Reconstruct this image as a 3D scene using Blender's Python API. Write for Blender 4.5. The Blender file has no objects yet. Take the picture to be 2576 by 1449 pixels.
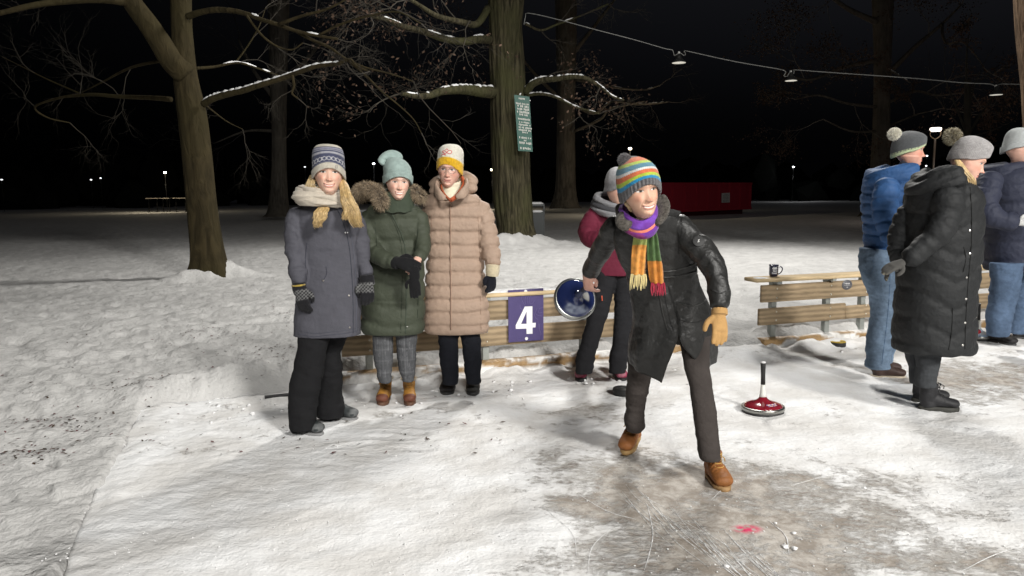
import bpy, math, random
import numpy as np
from mathutils import Vector, Matrix, geometry

sc = bpy.context.scene
C = sc.collection
rad = math.radians
PI = math.pi

# ---------------------------------------------------------------- camera
F, CX, CY = 1884.7, 1288.0, 724.5          # focal length and centre in 2576-px units
cam_d = bpy.data.cameras.new('camera'); cam = bpy.data.objects.new('camera', cam_d); C.objects.link(cam)
cam_d.sensor_width = 36; cam_d.lens = F/2576*36; cam_d.clip_end = 2000; cam_d.clip_start = 0.05
RM = Matrix.Rotation(rad(82.6), 3, 'X') @ Matrix.Rotation(rad(-0.5), 3, 'Z')
cam.matrix_world = Matrix.Translation((0, 0, 1.5)) @ RM.to_4x4()
sc.camera = cam
RN = np.array(RM)
def ray(x, y): return RN @ np.array([(x-CX)/F, -(y-CY)/F, -1.0])
def at(x, y, Y):
    d = ray(x, y); return np.array([0, 0, 1.5]) + d*(Y/d[1])
def gr(x, y, z=0.0):
    d = ray(x, y); return np.array([0, 0, 1.5]) + d*((z-1.5)/d[2])

# ---------------------------------------------------------------- night sky
w = bpy.data.worlds.new('World'); sc.world = w; w.use_nodes = True
nt = w.node_tree; bg = nt.nodes['Background']
tc = nt.nodes.new('ShaderNodeTexCoord'); sx = nt.nodes.new('ShaderNodeSeparateXYZ'); nt.links.new(tc.outputs['Generated'], sx.inputs[0])
mr = nt.nodes.new('ShaderNodeMapRange'); mr.inputs[1].default_value = -0.5; mr.inputs[2].default_value = 0.6
nt.links.new(sx.outputs['X'], mr.inputs[0])
mx = nt.nodes.new('ShaderNodeMix'); mx.data_type = 'RGBA'; nt.links.new(mr.outputs[0], mx.inputs[0])
mx.inputs[6].default_value = (0.0012, 0.0013, 0.0016, 1); mx.inputs[7].default_value = (0.0075, 0.0078, 0.0095, 1)
nt.links.new(mx.outputs[2], bg.inputs[0])
mz = nt.nodes.new('ShaderNodeMapRange'); mz.interpolation_type = 'SMOOTHSTEP'; mz.inputs[1].default_value = .03; mz.inputs[2].default_value = .34; mz.inputs[3].default_value = .08; mz.inputs[4].default_value = 1.15
nt.links.new(sx.outputs['Z'], mz.inputs[0]); nt.links.new(mz.outputs[0], bg.inputs[1])

# ---------------------------------------------------------------- lamps of the rink (floodlights above the frame)
def lamp(name, kind, loc, power, col, size=0.3, target=None, spot=None, blend=0.5):
    l = bpy.data.lights.new(name, kind); l.energy = power; l.color = col
    if kind == 'AREA': l.shape = 'DISK'; l.size = size
    else: l.shadow_soft_size = size
    if spot: l.spot_size = rad(spot); l.spot_blend = blend
    o = bpy.data.objects.new(name, l); C.objects.link(o); o.location = loc
    if target is not None:
        o.rotation_euler = (Vector(target)-Vector(loc)).to_track_quat('-Z', 'Y').to_euler()
    return o
lamp('floodlight_behind', 'SPOT', (4.0, 15.5, 10.0), 5200, (1, .975, .93), 1.0, (0.0, 9.0, 0), 150, .6)
lamp('floodlight_front', 'SPOT', (11.0, -11.0, 11.5), 17500, (1, .975, .93), 1.6, (0.6, 8.0, 0.4), 62, 1.0)
lamp('floodlight_side', 'SPOT', (2.0, -12.0, 9.0), 6800, (1, .98, .94), 1.8, (1.4, 8.0, 0.4), 62, 1.0)

sc.view_settings.view_transform = 'Standard'; sc.view_settings.look = 'None'
sc.view_settings.exposure = 0.15; sc.view_settings.gamma = 1.0
sc.cycles.use_denoising = True
sc.cycles.max_bounces = 5
sc.cycles.sample_clamp_indirect = 5

# ================================================================ helpers
def hash3(ix, iy, iz, seed):
    h = (ix*374761393 + iy*668265263 + iz*2147483647 + seed*974634777) & 0xffffffff
    h = ((h ^ (h >> 13))*1274126177) & 0xffffffff
    h = (h ^ (h >> 16))
    return (h & 0xffffff)/float(0xffffff)
def vnoise(p, seed=0):
    p = np.asarray(p, float); i = np.floor(p).astype(np.int64); f = p-i; u = f*f*(3-2*f)
    r = 0
    for dx in (0, 1):
        for dy in (0, 1):
            for dz in (0, 1):
                wgt = (u[..., 0] if dx else 1-u[..., 0])*(u[..., 1] if dy else 1-u[..., 1])*(u[..., 2] if dz else 1-u[..., 2])
                r = r+wgt*hash3(i[..., 0]+dx, i[..., 1]+dy, i[..., 2]+dz, seed)
    return r*2-1
def fbm(p, oct=3, seed=0):
    r = 0; a = 1.0; t = 0
    for k in range(oct):
        r = r+a*vnoise(np.asarray(p)*2**k+k*17.3, seed+k); t += a; a *= .5
    return r/t
def sstep(a, b, x):
    t = np.clip((x-a)/(b-a), 0, 1); return t*t*(3-2*t)
def norm(v):
    v = np.asarray(v, float); return v/(np.linalg.norm(v)+1e-12)

class MB:
    def __init__(s): s.v = []; s.f = []; s.c = []; s.n = 0
    def add(s, V, Fc, col=None):
        V = np.asarray(V, float).reshape(-1, 3)
        s.v.append(V)
        s.f.extend([tuple(i+s.n for i in q) for q in Fc])
        c = np.ones((len(V), 3))*.5 if col is None else np.broadcast_to(np.asarray(col, float), (len(V), 3))
        s.c.append(c); s.n += len(V)
    def arrays(s): return np.concatenate(s.v), s.f, np.concatenate(s.c)
    def build(s, name, mat, parent=None, smooth=True, col=True):
        V, Fc, Cc = s.arrays()
        org = np.array(parent.location) if parent else np.zeros(3)
        if parent is not None and parent.parent is not None: org = org+np.array(parent.parent.location)
        return mkobj(name, V-org, Fc, mat, parent, smooth, Cc if col else None)
def mkobj(name, V, Fc, mat, parent=None, smooth=True, colr=None, mats=None):
    me = bpy.data.meshes.new(name); me.from_pydata(np.asarray(V).tolist(), [], Fc)
    if smooth: me.polygons.foreach_set('use_smooth', [True]*len(me.polygons))
    if colr is not None:
        a = me.color_attributes.new('Col', 'FLOAT_COLOR', 'POINT')
        a.data.foreach_set('color', np.hstack([colr, np.ones((len(colr), 1))]).astype(np.float32).ravel())
    me.materials.append(mat); me.update()
    o = bpy.data.objects.new(name, me); C.objects.link(o)
    if parent is not None: o.parent = parent
    return o
def tag(o, label=None, cat=None, group=None, kind=None):
    if label: o['label'] = label
    if cat: o['category'] = cat
    if group: o['group'] = group
    if kind: o['kind'] = kind
    return o
def thing(name, label, cat, loc, group=None):
    o = bpy.data.objects.new(name, None); C.objects.link(o); o.location = [float(x) for x in loc]
    o.empty_display_size = .1
    return tag(o, label, cat, group)

def grid_faces(M, n, close=True, caps=True, base=0):
    f = []
    for i in range(M-1):
        a = base+i*n; b = a+n
        for j in range(n if close else n-1):
            k = (j+1) % n; f.append((a+j, a+k, b+k, b+j))
    return f
def loft(mb, rings, col=None, caps=True, colf=None):
    R = np.asarray(rings, float); M_, n = R.shape[:2]
    f = grid_faces(M_, n); V = R.reshape(-1, 3)
    cc = None
    if caps:
        V = np.vstack([V, R[0].mean(0), R[-1].mean(0)]); a = M_*n; b = a+1
        for j in range(n):
            k = (j+1) % n; f.append((a, k, j)); f.append((b, (M_-1)*n+j, (M_-1)*n+k))
    if colf is not None: cc = colf(V)
    elif col is not None: cc = col
    mb.add(V, f, cc)
def crom(P, m):
    P = np.asarray(P, float); K = len(P)
    if K < 3:
        t = np.linspace(0, 1, m)[:, None]; return P[0]*(1-t)+P[-1]*t
    Q = np.vstack([2*P[0]-P[1], P, 2*P[-1]-P[-2]])
    t = np.linspace(0, K-1-1e-9, m); i = t.astype(int); u = (t-i)[:, None]
    a, b, c, d = Q[i], Q[i+1], Q[i+2], Q[i+3]
    return .5*((2*b)+(-a+c)*u+(2*a-5*b+4*c-d)*u*u+(-a+3*b-3*c+d)*u**3)
def frames(P, side, flat=False):
    T = np.gradient(P, axis=0); T /= np.linalg.norm(T, axis=1)[:, None]+1e-12
    side = np.asarray(side, float)
    if flat:
        A = np.tile(norm(side), (len(P), 1)); B = np.cross(np.array([0, 0, 1.]), A); return T, A, B
    A = side-T*(T@side)[:, None]; A /= np.linalg.norm(A, axis=1)[:, None]+1e-9
    B = np.cross(T, A); return T, A, B
def tube(mb, pts, rr, n=16, side=(1, .13, .21), flat=False, m=None, col=None, rnd=False, mod=None, closed=False, sq=1.0):
    pts = np.asarray(pts, float); rr = np.asarray(rr, float)
    if rr.ndim == 0: rr = np.full(len(pts), float(rr))
    if rr.ndim == 1: rr = np.stack([rr, rr], 1)
    m = m or len(pts)*4
    X = crom(np.hstack([pts, rr]), m) if m != len(pts) or len(pts) > 2 else np.hstack([pts, rr])
    P = X[:, :3]; R = np.maximum(X[:, 3:], 1e-4)
    T, A, B = frames(P, side, flat)
    th = np.linspace(0, 2*PI, n, endpoint=False)
    c = np.sign(np.cos(th))*np.abs(np.cos(th))**sq; s_ = np.sign(np.sin(th))*np.abs(np.sin(th))**sq
    k = np.ones(len(P))
    if rnd:
        L = np.r_[0, np.cumsum(np.linalg.norm(np.diff(P, axis=0), axis=1))]; r = R.mean(1)
        e = np.minimum(L/(r[0]*.8+1e-9), (L[-1]-L)/(r[-1]*.8+1e-9)); k = np.sqrt(np.clip(1-(1-np.clip(e, 0, 1))**2, .02, 1))
    ring = P[:, None]+A[:, None]*(R[:, 0]*k)[:, None, None]*c[None, :, None]+B[:, None]*(R[:, 1]*k)[:, None, None]*s_[None, :, None]
    if mod is not None:
        u = np.linspace(0, 1, len(P))[:, None]+0*th[None]; t2 = th[None]+0*u
        ring = P[:, None]+(ring-P[:, None])*mod(u, t2)[..., None]
    loft(mb, ring, col)
    return P
def fuse(mb, voxel, smooth=2, disp=None):
    V, Fc, _ = mb.arrays()
    me = bpy.data.meshes.new('t'); me.from_pydata(V.tolist(), [], Fc)
    o = bpy.data.objects.new('t', me); C.objects.link(o)
    md = o.modifiers.new('r', 'REMESH'); md.mode = 'VOXEL'; md.voxel_size = voxel
    if smooth:
        s_ = o.modifiers.new('s', 'SMOOTH'); s_.factor = .5; s_.iterations = smooth
    dg = bpy.context.evaluated_depsgraph_get(); dg.update()
    e = o.evaluated_get(dg); m2 = bpy.data.meshes.new_from_object(e)
    bpy.data.objects.remove(o); bpy.data.meshes.remove(me)
    n = len(m2.vertices); co = np.empty(n*3); m2.vertices.foreach_get('co', co); co = co.reshape(-1, 3)
    nr = np.empty(n*3); m2.vertices.foreach_get('normal', nr); nr = nr.reshape(-1, 3)
    fs = [tuple(p.vertices) for p in m2.polygons]; bpy.data.meshes.remove(m2)
    if disp is not None: co = co+nr*disp(co, nr)[:, None]
    return co, fs, nr
def seg_param(co, poly):
    """arc length along poly and distance for every vertex"""
    poly = np.asarray(poly, float); best = np.full(len(co), 1e9); S = np.zeros(len(co)); acc = 0
    for a, b in zip(poly[:-1], poly[1:]):
        d = b-a; L = np.linalg.norm(d)+1e-9; t = np.clip(((co-a)@d)/L/L, 0, 1)
        q = np.linalg.norm(co-(a+t[:, None]*d), axis=1); m = q < best
        best[m] = q[m]; S[m] = acc+t[m]*L; acc += L
    return S, best

# ---------------------------------------------------------------- materials
def M(name, col=(.5, .5, .5), rough=.8, var=.15, vscale=6, bump=.3, bscale=80, attr=False, spec=.3, metal=0.0,
      sheen=0.0, coat=0.0, stretch=(1, 1, 1), bdist=.01, knit=0, emit=None, detail=4, b2=None, sss=0.0):
    m = bpy.data.materials.new(name); m.use_nodes = True; nt = m.node_tree; N = nt.nodes; L = nt.links
    b = N['Principled BSDF']; b.inputs['Roughness'].default_value = rough; b.inputs['Metallic'].default_value = metal
    b.inputs['Specular IOR Level'].default_value = spec
    if sheen: b.inputs['Sheen Weight'].default_value = sheen; b.inputs['Sheen Roughness'].default_value = .5
    if coat: b.inputs['Coat Weight'].default_value = coat; b.inputs['Coat Roughness'].default_value = .08
    if sss:
        b.inputs['Subsurface Weight'].default_value = sss; b.inputs['Subsurface Radius'].default_value = (.012, .005, .003)
        b.inputs['Subsurface Scale'].default_value = .6
    tcn = N.new('ShaderNodeTexCoord'); mp = N.new('ShaderNodeMapping'); mp.inputs['Scale'].default_value = stretch
    L.new(tcn.outputs['Object'], mp.inputs[0])
    ns = N.new('ShaderNodeTexNoise'); ns.inputs['Scale'].default_value = vscale; ns.inputs['Detail'].default_value = detail
    L.new(mp.outputs[0], ns.inputs['Vector'])
    r = N.new('ShaderNodeMapRange'); r.inputs[1].default_value = .3; r.inputs[2].default_value = .7
    r.inputs[3].default_value = 1-var; r.inputs[4].default_value = 1+var; L.new(ns.outputs[0], r.inputs[0])
    mul = N.new('ShaderNodeVectorMath'); mul.operation = 'SCALE'
    if attr:
        a = N.new('ShaderNodeAttribute'); a.attribute_name = 'Col'; L.new(a.outputs['Color'], mul.inputs[0])
    else: mul.inputs[0].default_value = col[:3]
    L.new(r.outputs[0], mul.inputs['Scale']); L.new(mul.outputs[0], b.inputs['Base Color'])
    if bump:
        n2 = N.new('ShaderNodeTexNoise'); n2.inputs['Scale'].default_value = bscale; n2.inputs['Detail'].default_value = 3
        L.new(mp.outputs[0], n2.inputs['Vector']); h = n2.outputs[0]
        if knit:
            wv = N.new('ShaderNodeTexWave'); wv.inputs['Scale'].default_value = knit; wv.inputs['Distortion'].default_value = 2.5
            wv.bands_direction = 'Z'; L.new(mp.outputs[0], wv.inputs['Vector'])
            ad = N.new('ShaderNodeMath'); ad.operation = 'ADD'; L.new(h, ad.inputs[0]); L.new(wv.outputs['Fac'], ad.inputs[1]); h = ad.outputs[0]
        if b2:
            n3 = N.new('ShaderNodeTexNoise'); n3.inputs['Scale'].default_value = b2[0]; n3.inputs['Detail'].default_value = 2
            L.new(mp.outputs[0], n3.inputs['Vector'])
            ma = N.new('ShaderNodeMath'); ma.operation = 'MULTIPLY_ADD'; L.new(n3.outputs[0], ma.inputs[0]); ma.inputs[1].default_value = b2[1]; L.new(h, ma.inputs[2]); h = ma.outputs[0]
        bp = N.new('ShaderNodeBump'); bp.inputs['Strength'].default_value = bump; bp.inputs['Distance'].default_value = bdist
        L.new(h, bp.inputs['Height']); L.new(bp.outputs[0], b.inputs['Normal'])
    if emit:
        b.inputs['Emission Color'].default_value = (*emit[:3], 1); b.inputs['Emission Strength'].default_value = emit[3]
    return m

MT = dict(
    skin=M('skin', attr=True, rough=.52, var=.05, vscale=30, bump=.12, bscale=260, spec=.4, sss=.12, bdist=.002),
    knit=M('knit_wool', attr=True, rough=.95, var=.12, vscale=60, bump=.7, bscale=150, spec=.1, sheen=.3, bdist=.004, knit=52),
    wool=M('fine_wool', attr=True, rough=.95, var=.1, vscale=40, bump=.4, bscale=240, spec=.08, sheen=.08, bdist=.004),
    scarf=M('scarf_cloth', attr=True, rough=.9, var=.12, vscale=30, bump=.4, bscale=90, spec=.15, sheen=.2, bdist=.008),
    cloth=M('coat_cloth', attr=True, rough=.8, var=.07, vscale=14, bump=.35, bscale=45, spec=.25, bdist=.012, b2=(11, 1.6)),
    down=M('down_fabric', attr=True, rough=.66, var=.06, vscale=14, bump=.45, bscale=30, spec=.25, bdist=.016, b2=(9, 1.0)),
    wax=M('waxed_coat', attr=True, rough=.46, var=.2, vscale=12, bump=.7, bscale=26, spec=.36, bdist=.014, b2=(8, 2.0)),
    denim=M('denim', attr=True, rough=.9, var=.16, vscale=25, bump=.5, bscale=60, spec=.15, bdist=.01, b2=(10, 1.5)),
    trouser=M('trouser_cloth', attr=True, rough=.88, var=.1, vscale=20, bump=.4, bscale=60, spec=.15, bdist=.01, b2=(9, 1.4)),
    leather=M('boot_leather', attr=True, rough=.6, var=.2, vscale=22, bump=.4, bscale=90, spec=.35, bdist=.006),
    rubber=M('rubber', attr=True, rough=.6, var=.2, vscale=30, bump=.2, bscale=60, spec=.3),
    fur=M('fur_strands', attr=True, rough=.8, var=.15, vscale=40, bump=0, spec=.2, sheen=.2),
    hair=M('hair_strands', attr=True, rough=.42, var=.22, vscale=50, bump=0, spec=.5),
    plain=M('painted_metal', attr=True, rough=.4, var=.05, vscale=15, bump=.1, bscale=60, spec=.5),
    metal=M('bare_metal', (.6, .6, .6), rough=.3, var=.1, metal=1.0, bump=.1, bscale=90, attr=True),
    gloss=M('glossy_lacquer', attr=True, rough=.12, var=.06, vscale=20, bump=0, spec=.6, coat=.6),
    snow=M('fresh_snow', (.80, .80, .80), rough=.75, var=.06, vscale=5, bump=.8, bscale=24, spec=.2, bdist=.03, b2=(90, .3)),
)
def woodmat(name, col, grey=0.0):
    m = bpy.data.materials.new(name); m.use_nodes = True; nt = m.node_tree; N = nt.nodes; L = nt.links; b = N['Principled BSDF']
    b.inputs['Roughness'].default_value = .75; b.inputs['Specular IOR Level'].default_value = .25
    tcn = N.new('ShaderNodeTexCoord'); mp = N.new('ShaderNodeMapping'); mp.inputs['Rotation'].default_value = (0, 0, -math.atan(.33)); mp.inputs['Scale'].default_value = (1.3, 9, 13)
    L.new(tcn.outputs['Object'], mp.inputs[0])
    n = N.new('ShaderNodeTexNoise'); n.inputs['Scale'].default_value = 1.6; n.inputs['Detail'].default_value = 5; n.inputs['Distortion'].default_value = 1.1; L.new(mp.outputs[0], n.inputs['Vector'])
    wv = N.new('ShaderNodeTexWave'); wv.bands_direction = 'Z'; wv.inputs['Scale'].default_value = .55; wv.inputs['Distortion'].default_value = 5; wv.inputs['Detail'].default_value = 3
    L.new(mp.outputs[0], wv.inputs['Vector'])
    a = N.new('ShaderNodeMath'); a.operation = 'MULTIPLY_ADD'; L.new(wv.outputs['Fac'], a.inputs[0]); a.inputs[1].default_value = .45; L.new(n.outputs[0], a.inputs[2])
    cr = N.new('ShaderNodeValToRGB'); L.new(a.outputs[0], cr.inputs[0])
    c = np.array(col); cr.color_ramp.elements[0].position = .3; cr.color_ramp.elements[1].position = 1.0
    cr.color_ramp.elements[0].color = (*(c*.62), 1); cr.color_ramp.elements[1].color = (*(c*1.25), 1)
    vo = N.new('ShaderNodeTexVoronoi'); vo.inputs['Scale'].default_value = .42
    mp2 = N.new('ShaderNodeMapping'); mp2.inputs['Scale'].default_value = (3.4, 9, 14); mp2.inputs['Rotation'].default_value = (0, 0, -math.atan(.33)); L.new(tcn.outputs['Object'], mp2.inputs[0]); L.new(mp2.outputs[0], vo.inputs['Vector'])
    kr = N.new('ShaderNodeMapRange'); kr.inputs[1].default_value = .10; kr.inputs[2].default_value = .17; kr.inputs[3].default_value = .38; kr.inputs[4].default_value = 1; L.new(vo.outputs['Distance'], kr.inputs[0])
    sm = N.new('ShaderNodeVectorMath'); sm.operation = 'SCALE'; L.new(cr.outputs[0], sm.inputs[0]); L.new(kr.outputs[0], sm.inputs['Scale'])
    L.new(sm.outputs[0], b.inputs['Base Color'])
    bp = N.new('ShaderNodeBump'); bp.inputs['Strength'].default_value = .35; bp.inputs['Distance'].default_value = .006; L.new(a.outputs[0], bp.inputs['Height']); L.new(bp.outputs[0], b.inputs['Normal'])
    return m
MT['wood'] = woodmat('larch_board', (.30, .225, .14))
MT['wood_pale'] = woodmat('pale_board', (.52, .40, .24))
# ================================================================ SETTING
def fence_y(x): return 6.03+.33*x
TREES = {'a': gr(525, 700)[:2], 'oak': gr(1290, 618)[:2]}
def prints(x, y, cell=.42, dens=.85, seed=5, dep=.020, L=.15, W=.06, al=.32):
    ix, iy = np.floor(x/cell), np.floor(y/cell); r = 0*x
    for dx in (-1, 0, 1):
        for dy in (-1, 0, 1):
            a, b = (ix+dx).astype(np.int64), (iy+dy).astype(np.int64)
            h1, h2, h3, h4 = [hash3(a, b, 0*a+q, seed) for q in (1, 2, 3, 4)]
            cx, cy = (a+h1)*cell, (b+h2)*cell; th = al+(h3-.5)*1.6+(h3 > .8)*1.5; X = (x-cx)*np.cos(th)+(y-cy)*np.sin(th); Y = -(x-cx)*np.sin(th)+(y-cy)*np.cos(th)
            q = np.sqrt((X/L)**2+(Y/W)**2); k = (h4 < dens)*(.4+.9*h4)*dep; r = r-k*np.exp(-q**4)+k*.55*np.exp(-((q-1.3)/.28)**2)
    return r
def ground_h(x, y):
    p = np.stack([x, y, 0*x], -1)
    d = np.hypot(x, y)
    h = .05*fbm(p*.35, 2, 3)
    fd = (x+.33*y)/1.05, (y-.33*x)/1.05
    n1 = fbm(np.stack([fd[0]*2.6, fd[1]*4.6, 0*x], -1), 3, 11)
    n2 = fbm(np.stack([fd[0]*9, fd[1]*13, 0*x], -1), 2, 21)
    n3 = vnoise(np.stack([fd[0]*1.1, fd[1]*7.5, 0*x], -1), 31)
    n4 = fbm(np.stack([fd[0]*16, fd[1]*26, 0*x], -1), 2, 77)
    h = h+(.019*n1+.018*np.maximum(0, n1-.14)-.02*np.maximum(0, -n1-.2)+.016*n2+.010*n4+.012*np.abs(n3))*sstep(70, 14, d)+.01
    h = h+(prints(x, y)+prints(x, y, .31, .6, 9, .014, .12, .05))*sstep(40, 12, d)
    for k, (s, a, R) in dict(a=(.50, .36, 0), oak=(1.1, .36, 0)).items():
        dx, dy = x-TREES[k][0], y-TREES[k][1]; q = np.hypot(dx, dy); an = np.arctan2(dy, dx)
        s2 = s*(1+.35*np.sin(an*3+1)+.2*np.sin(an*5))
        h = h+a*np.exp(-(q/s2)**2*1.6)*(1+.5*fbm(p*4, 2, 5))
    dl = (y-fence_y(x))/1.053
    on = sstep(-3.1, -2.2, x)*(1-sstep(1.45, 1.75, x))+sstep(1.85, 2.3, x)
    lump = fbm(p*np.array([4, 5, 1]), 3, 41)
    h = h+(.17+.13*lump)*np.exp(-((dl-.16)/.16)**2)*on
    h = h+.07*np.maximum(0, .6+lump)*np.exp(-((dl-.35)/.35)**2)*(1-on)
    h = h+(.05)*sstep(0, 1.2, dl)*sstep(9, 3, dl)*(.6+lump)
    # sunk under the rink
    left = (x-(-2.72))*2.55-(y-5.36)*(-.88)          # >0 right of the rink's left edge
    ins = sstep(.0, .12, left/2.7)*sstep(.02, -.08, dl)
    return h*(1-ins)-.12*ins
azs = np.concatenate([np.linspace(-180, -52, 40)[:-1], np.linspace(-52, 52, 860), np.linspace(52, 180, 40)[1:-1]])*PI/180
rs = np.concatenate([[.0, .4], np.exp(np.linspace(math.log(1.0), math.log(75), 540)), [90, 120, 180, 300, 500, 900]])
A_, R_ = np.meshgrid(azs, rs, indexing='ij')
gx, gy = R_*np.sin(A_), R_*np.cos(A_); gz = ground_h(gx, gy)
V = np.stack([gx, gy, gz], -1).reshape(-1, 3)
nr_ = len(rs); na_ = len(azs)
I = np.arange(na_)[:, None]*nr_+np.arange(nr_-1)[None]; J = ((np.arange(na_)+1) % na_)[:, None]*nr_+np.arange(nr_-1)[None]
Fq = np.stack([I, J, J+1, I+1], -1).reshape(-1, 4)
park_snow = M('trodden_park_snow', (.50, .495, .485), rough=.85, var=.12, vscale=3.5, bump=.55, bscale=22, spec=.15, bdist=.035, b2=(55, .35), detail=6)
def fastmesh(name, V, Fq, mat, smooth=True, attrs=None, kind='structure'):
    me = bpy.data.meshes.new(name); me.vertices.add(len(V)); me.vertices.foreach_set('co', V.astype(np.float32).ravel())
    n = len(Fq); me.loops.add(n*4); me.loops.foreach_set('vertex_index', Fq.astype(np.int32).ravel())
    me.polygons.add(n); me.polygons.foreach_set('loop_start', np.arange(n, dtype=np.int32)*4)
    me.polygons.foreach_set('loop_total', np.full(n, 4, dtype=np.int32)); me.update(calc_edges=True); me.validate()
    me.polygons.foreach_set('use_smooth', [smooth]*len(me.polygons))
    for k, a in (attrs or {}).items():
        at_ = me.attributes.new(k, 'FLOAT', 'POINT'); at_.data.foreach_set('value', a.astype(np.float32).ravel())
    me.materials.append(mat); o = bpy.data.objects.new(name, me); C.objects.link(o)
    if kind: o['kind'] = kind
    return o
fastmesh('park_ground', V, Fq, park_snow)

# ---- the rink
def left_x(y): return -2.69-(y-5.36)*(.88/2.55)
us = np.concatenate([np.linspace(0, .04, 40)[:-1], np.linspace(.04, 1, 470)])
vs = np.concatenate([np.linspace(-8, 1.6, 12)[:-1], np.linspace(1.6, 1, 1), np.linspace(2.0, 12, 400)])
vs = np.concatenate([np.linspace(0, .55, 14)[:-1], np.linspace(.55, .9, 240)[:-1], np.linspace(.9, 1, 110)])
U, Vv = np.meshgrid(us, vs, indexing='ij')
y0 = -8.0
xr = 14.0
# for each u: x moves from the left edge to xr, y from y0 to the fence
yb = None
X = np.zeros_like(U); Y = np.zeros_like(U)
xl_b = -2.66; yl_b = fence_y(-2.66)
Xb = xl_b+(xr-xl_b)*U; Yb = fence_y(Xb)
Xf = left_x(y0)+(xr-left_x(y0))*U; Yf = y0+0*U
X = Xf+(Xb-Xf)*Vv; Y = Yf+(Yb-Yf)*Vv
X = X+.06*fbm(np.stack([0*X, Y*2.5, 0*X], -1), 3, 15)*np.clip(1-U*18, 0, 1)
wear_and_light = 0*X
BL = [(600, 1280, 1.3, .8, -.5), (1000, 1380, .7, .4, -.4), (1150, 1130, .6, .35, -.3), (2080, 960, .7, .45, -.8), (2350, 1120, 1.0, .25, -.5), (1640, 1190, .65, .35, 1.0), (1760, 1300, .6, .35, 1.05), (1500, 1270, .4, .22, .5), (1480, 1035, .3, .3, .75), (1900, 1400, .5, .25, .8), (1700, 1420, .5, .2, .7),  # negative blobs on the right whiten a patch that lamps brighten
      (2200, 1290, .7, .3, .55), (2480, 1420, .6, .2, .6), (2380, 975, .9, .45, .85), (2520, 935, .9, .5, .75), (1400, 1130, .3, .3, .35), (2000, 1200, .5, .25, .4), (1350, 1400, .3, .2, .4), (2100, 930, .6, .3, .35), (700, 1140, .75, .14, .33), (1050, 1040, .5, .12, .45)]  # blobs beside the standing figures also carry their shadow bands
for (a, b, sx_, sy_, s) in BL:
    c = gr(a, b); wear_and_light = wear_and_light+s*np.exp(-((X-c[0])/sx_)**2-((Y-c[1])/sy_)**2)
P3 = np.stack([X, Y, 0*X], -1)
wear_and_light = np.clip(wear_and_light, -.5, 1.15)
rough = 1-sstep(.2, .8, wear_and_light)
dl = (Y-fence_y(X))/1.053; de = (X-left_x(Y))*.945
Z = .004+rough*(.007*fbm(P3*7, 3, 51)+.005*fbm(P3*22, 2, 61)+.009*np.maximum(0, fbm(P3*np.array([2.2, 3.4, 1]), 3, 71)))
on = (1-sstep(1.45, 1.75, X))*sstep(-2.4, -1.2, X)+sstep(1.85, 2.3, X)
Z = Z+rough*prints(X, Y, .36, .7, 21, .006, .14, .05)
Z = Z+.10*np.exp(-((X-1.95)/.5)**2-((Y-6.5)/.22)**2)*(1+.4*fbm(P3*4, 3, 66))+.03*np.exp(-((X-2.3)/.9)**2-((Y-5.9)/.45)**2)+(.055+.07*fbm(P3*6, 3, 81))*np.exp(-((dl+.04)/.15)**2)*(.12+.88*on)
Z = Z+.012*np.exp(-((de-.10)/.12)**2)*(1+.8*fbm(P3*9, 3, 91))
Z = np.where(U < .0005, -.10, Z)
pink = np.exp(-((X-gr(1880, 1333)[0])/.075)**2-((Y-gr(1880, 1333)[1])/.05)**2)
I = np.arange(len(us)-1)[:, None]*len(vs)+np.arange(len(vs)-1)[None]
Fq = np.stack([I, I+len(vs), I+len(vs)+1, I+1], -1).reshape(-1, 4)
m = bpy.data.materials.new('rink_ice_and_snow'); m.use_nodes = True; nt = m.node_tree; N = nt.nodes; L = nt.links; b = N['Principled BSDF']
tcn = N.new('ShaderNodeTexCoord')
def noise(scale, det=4, dist=0, stretch=None, ro=.5):
    n = N.new('ShaderNodeTexNoise'); n.inputs['Scale'].default_value = scale; n.inputs['Detail'].default_value = det; n.inputs['Distortion'].default_value = dist; n.inputs['Roughness'].default_value = ro
    if stretch:
        mp = N.new('ShaderNodeMapping'); mp.inputs['Scale'].default_value = stretch; mp.inputs['Rotation'].default_value = (0, 0, .5); L.new(tcn.outputs['Object'], mp.inputs[0]); L.new(mp.outputs[0], n.inputs['Vector'])
    else: L.new(tcn.outputs['Object'], n.inputs['Vector'])
    return n.outputs[0]
def math_(op, a, b_, c=None):
    n = N.new('ShaderNodeMath'); n.operation = op
    for k, q in enumerate((a, b_, c)):
        if q is None: continue
        if isinstance(q, (int, float)): n.inputs[k].default_value = q
        else: L.new(q, n.inputs[k])
    return n.outputs[0]
def mrange(v, a, b_, c=0, d=1, smooth=True):
    n = N.new('ShaderNodeMapRange'); n.interpolation_type = 'SMOOTHSTEP' if smooth else 'LINEAR'; L.new(v, n.inputs[0])
    for k, q in enumerate((a, b_, c, d)): n.inputs[k+1].default_value = q
    return n.outputs[0]
aw = N.new('ShaderNodeAttribute'); aw.attribute_name = 'wear_and_light'; ap = N.new('ShaderNodeAttribute'); ap.attribute_name = 'pink'
t = math_('MULTIPLY_ADD', noise(3.4, 11, .25, None, .68), 3.4, aw.outputs['Fac'])
t = math_('MULTIPLY_ADD', noise(20, 9, .2, (1, 1.6, 1), .7), 2.0, t)
ice = mrange(t, 2.92, 3.95, 0, .92)
icec = N.new('ShaderNodeMix'); icec.data_type = 'RGBA'; L.new(mrange(noise(7, 11, .3, None, .74), .40, .66), icec.inputs[0]); icec.inputs[6].default_value = (.225, .188, .15, 1); icec.inputs[7].default_value = (.52, .485, .44, 1)
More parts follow.
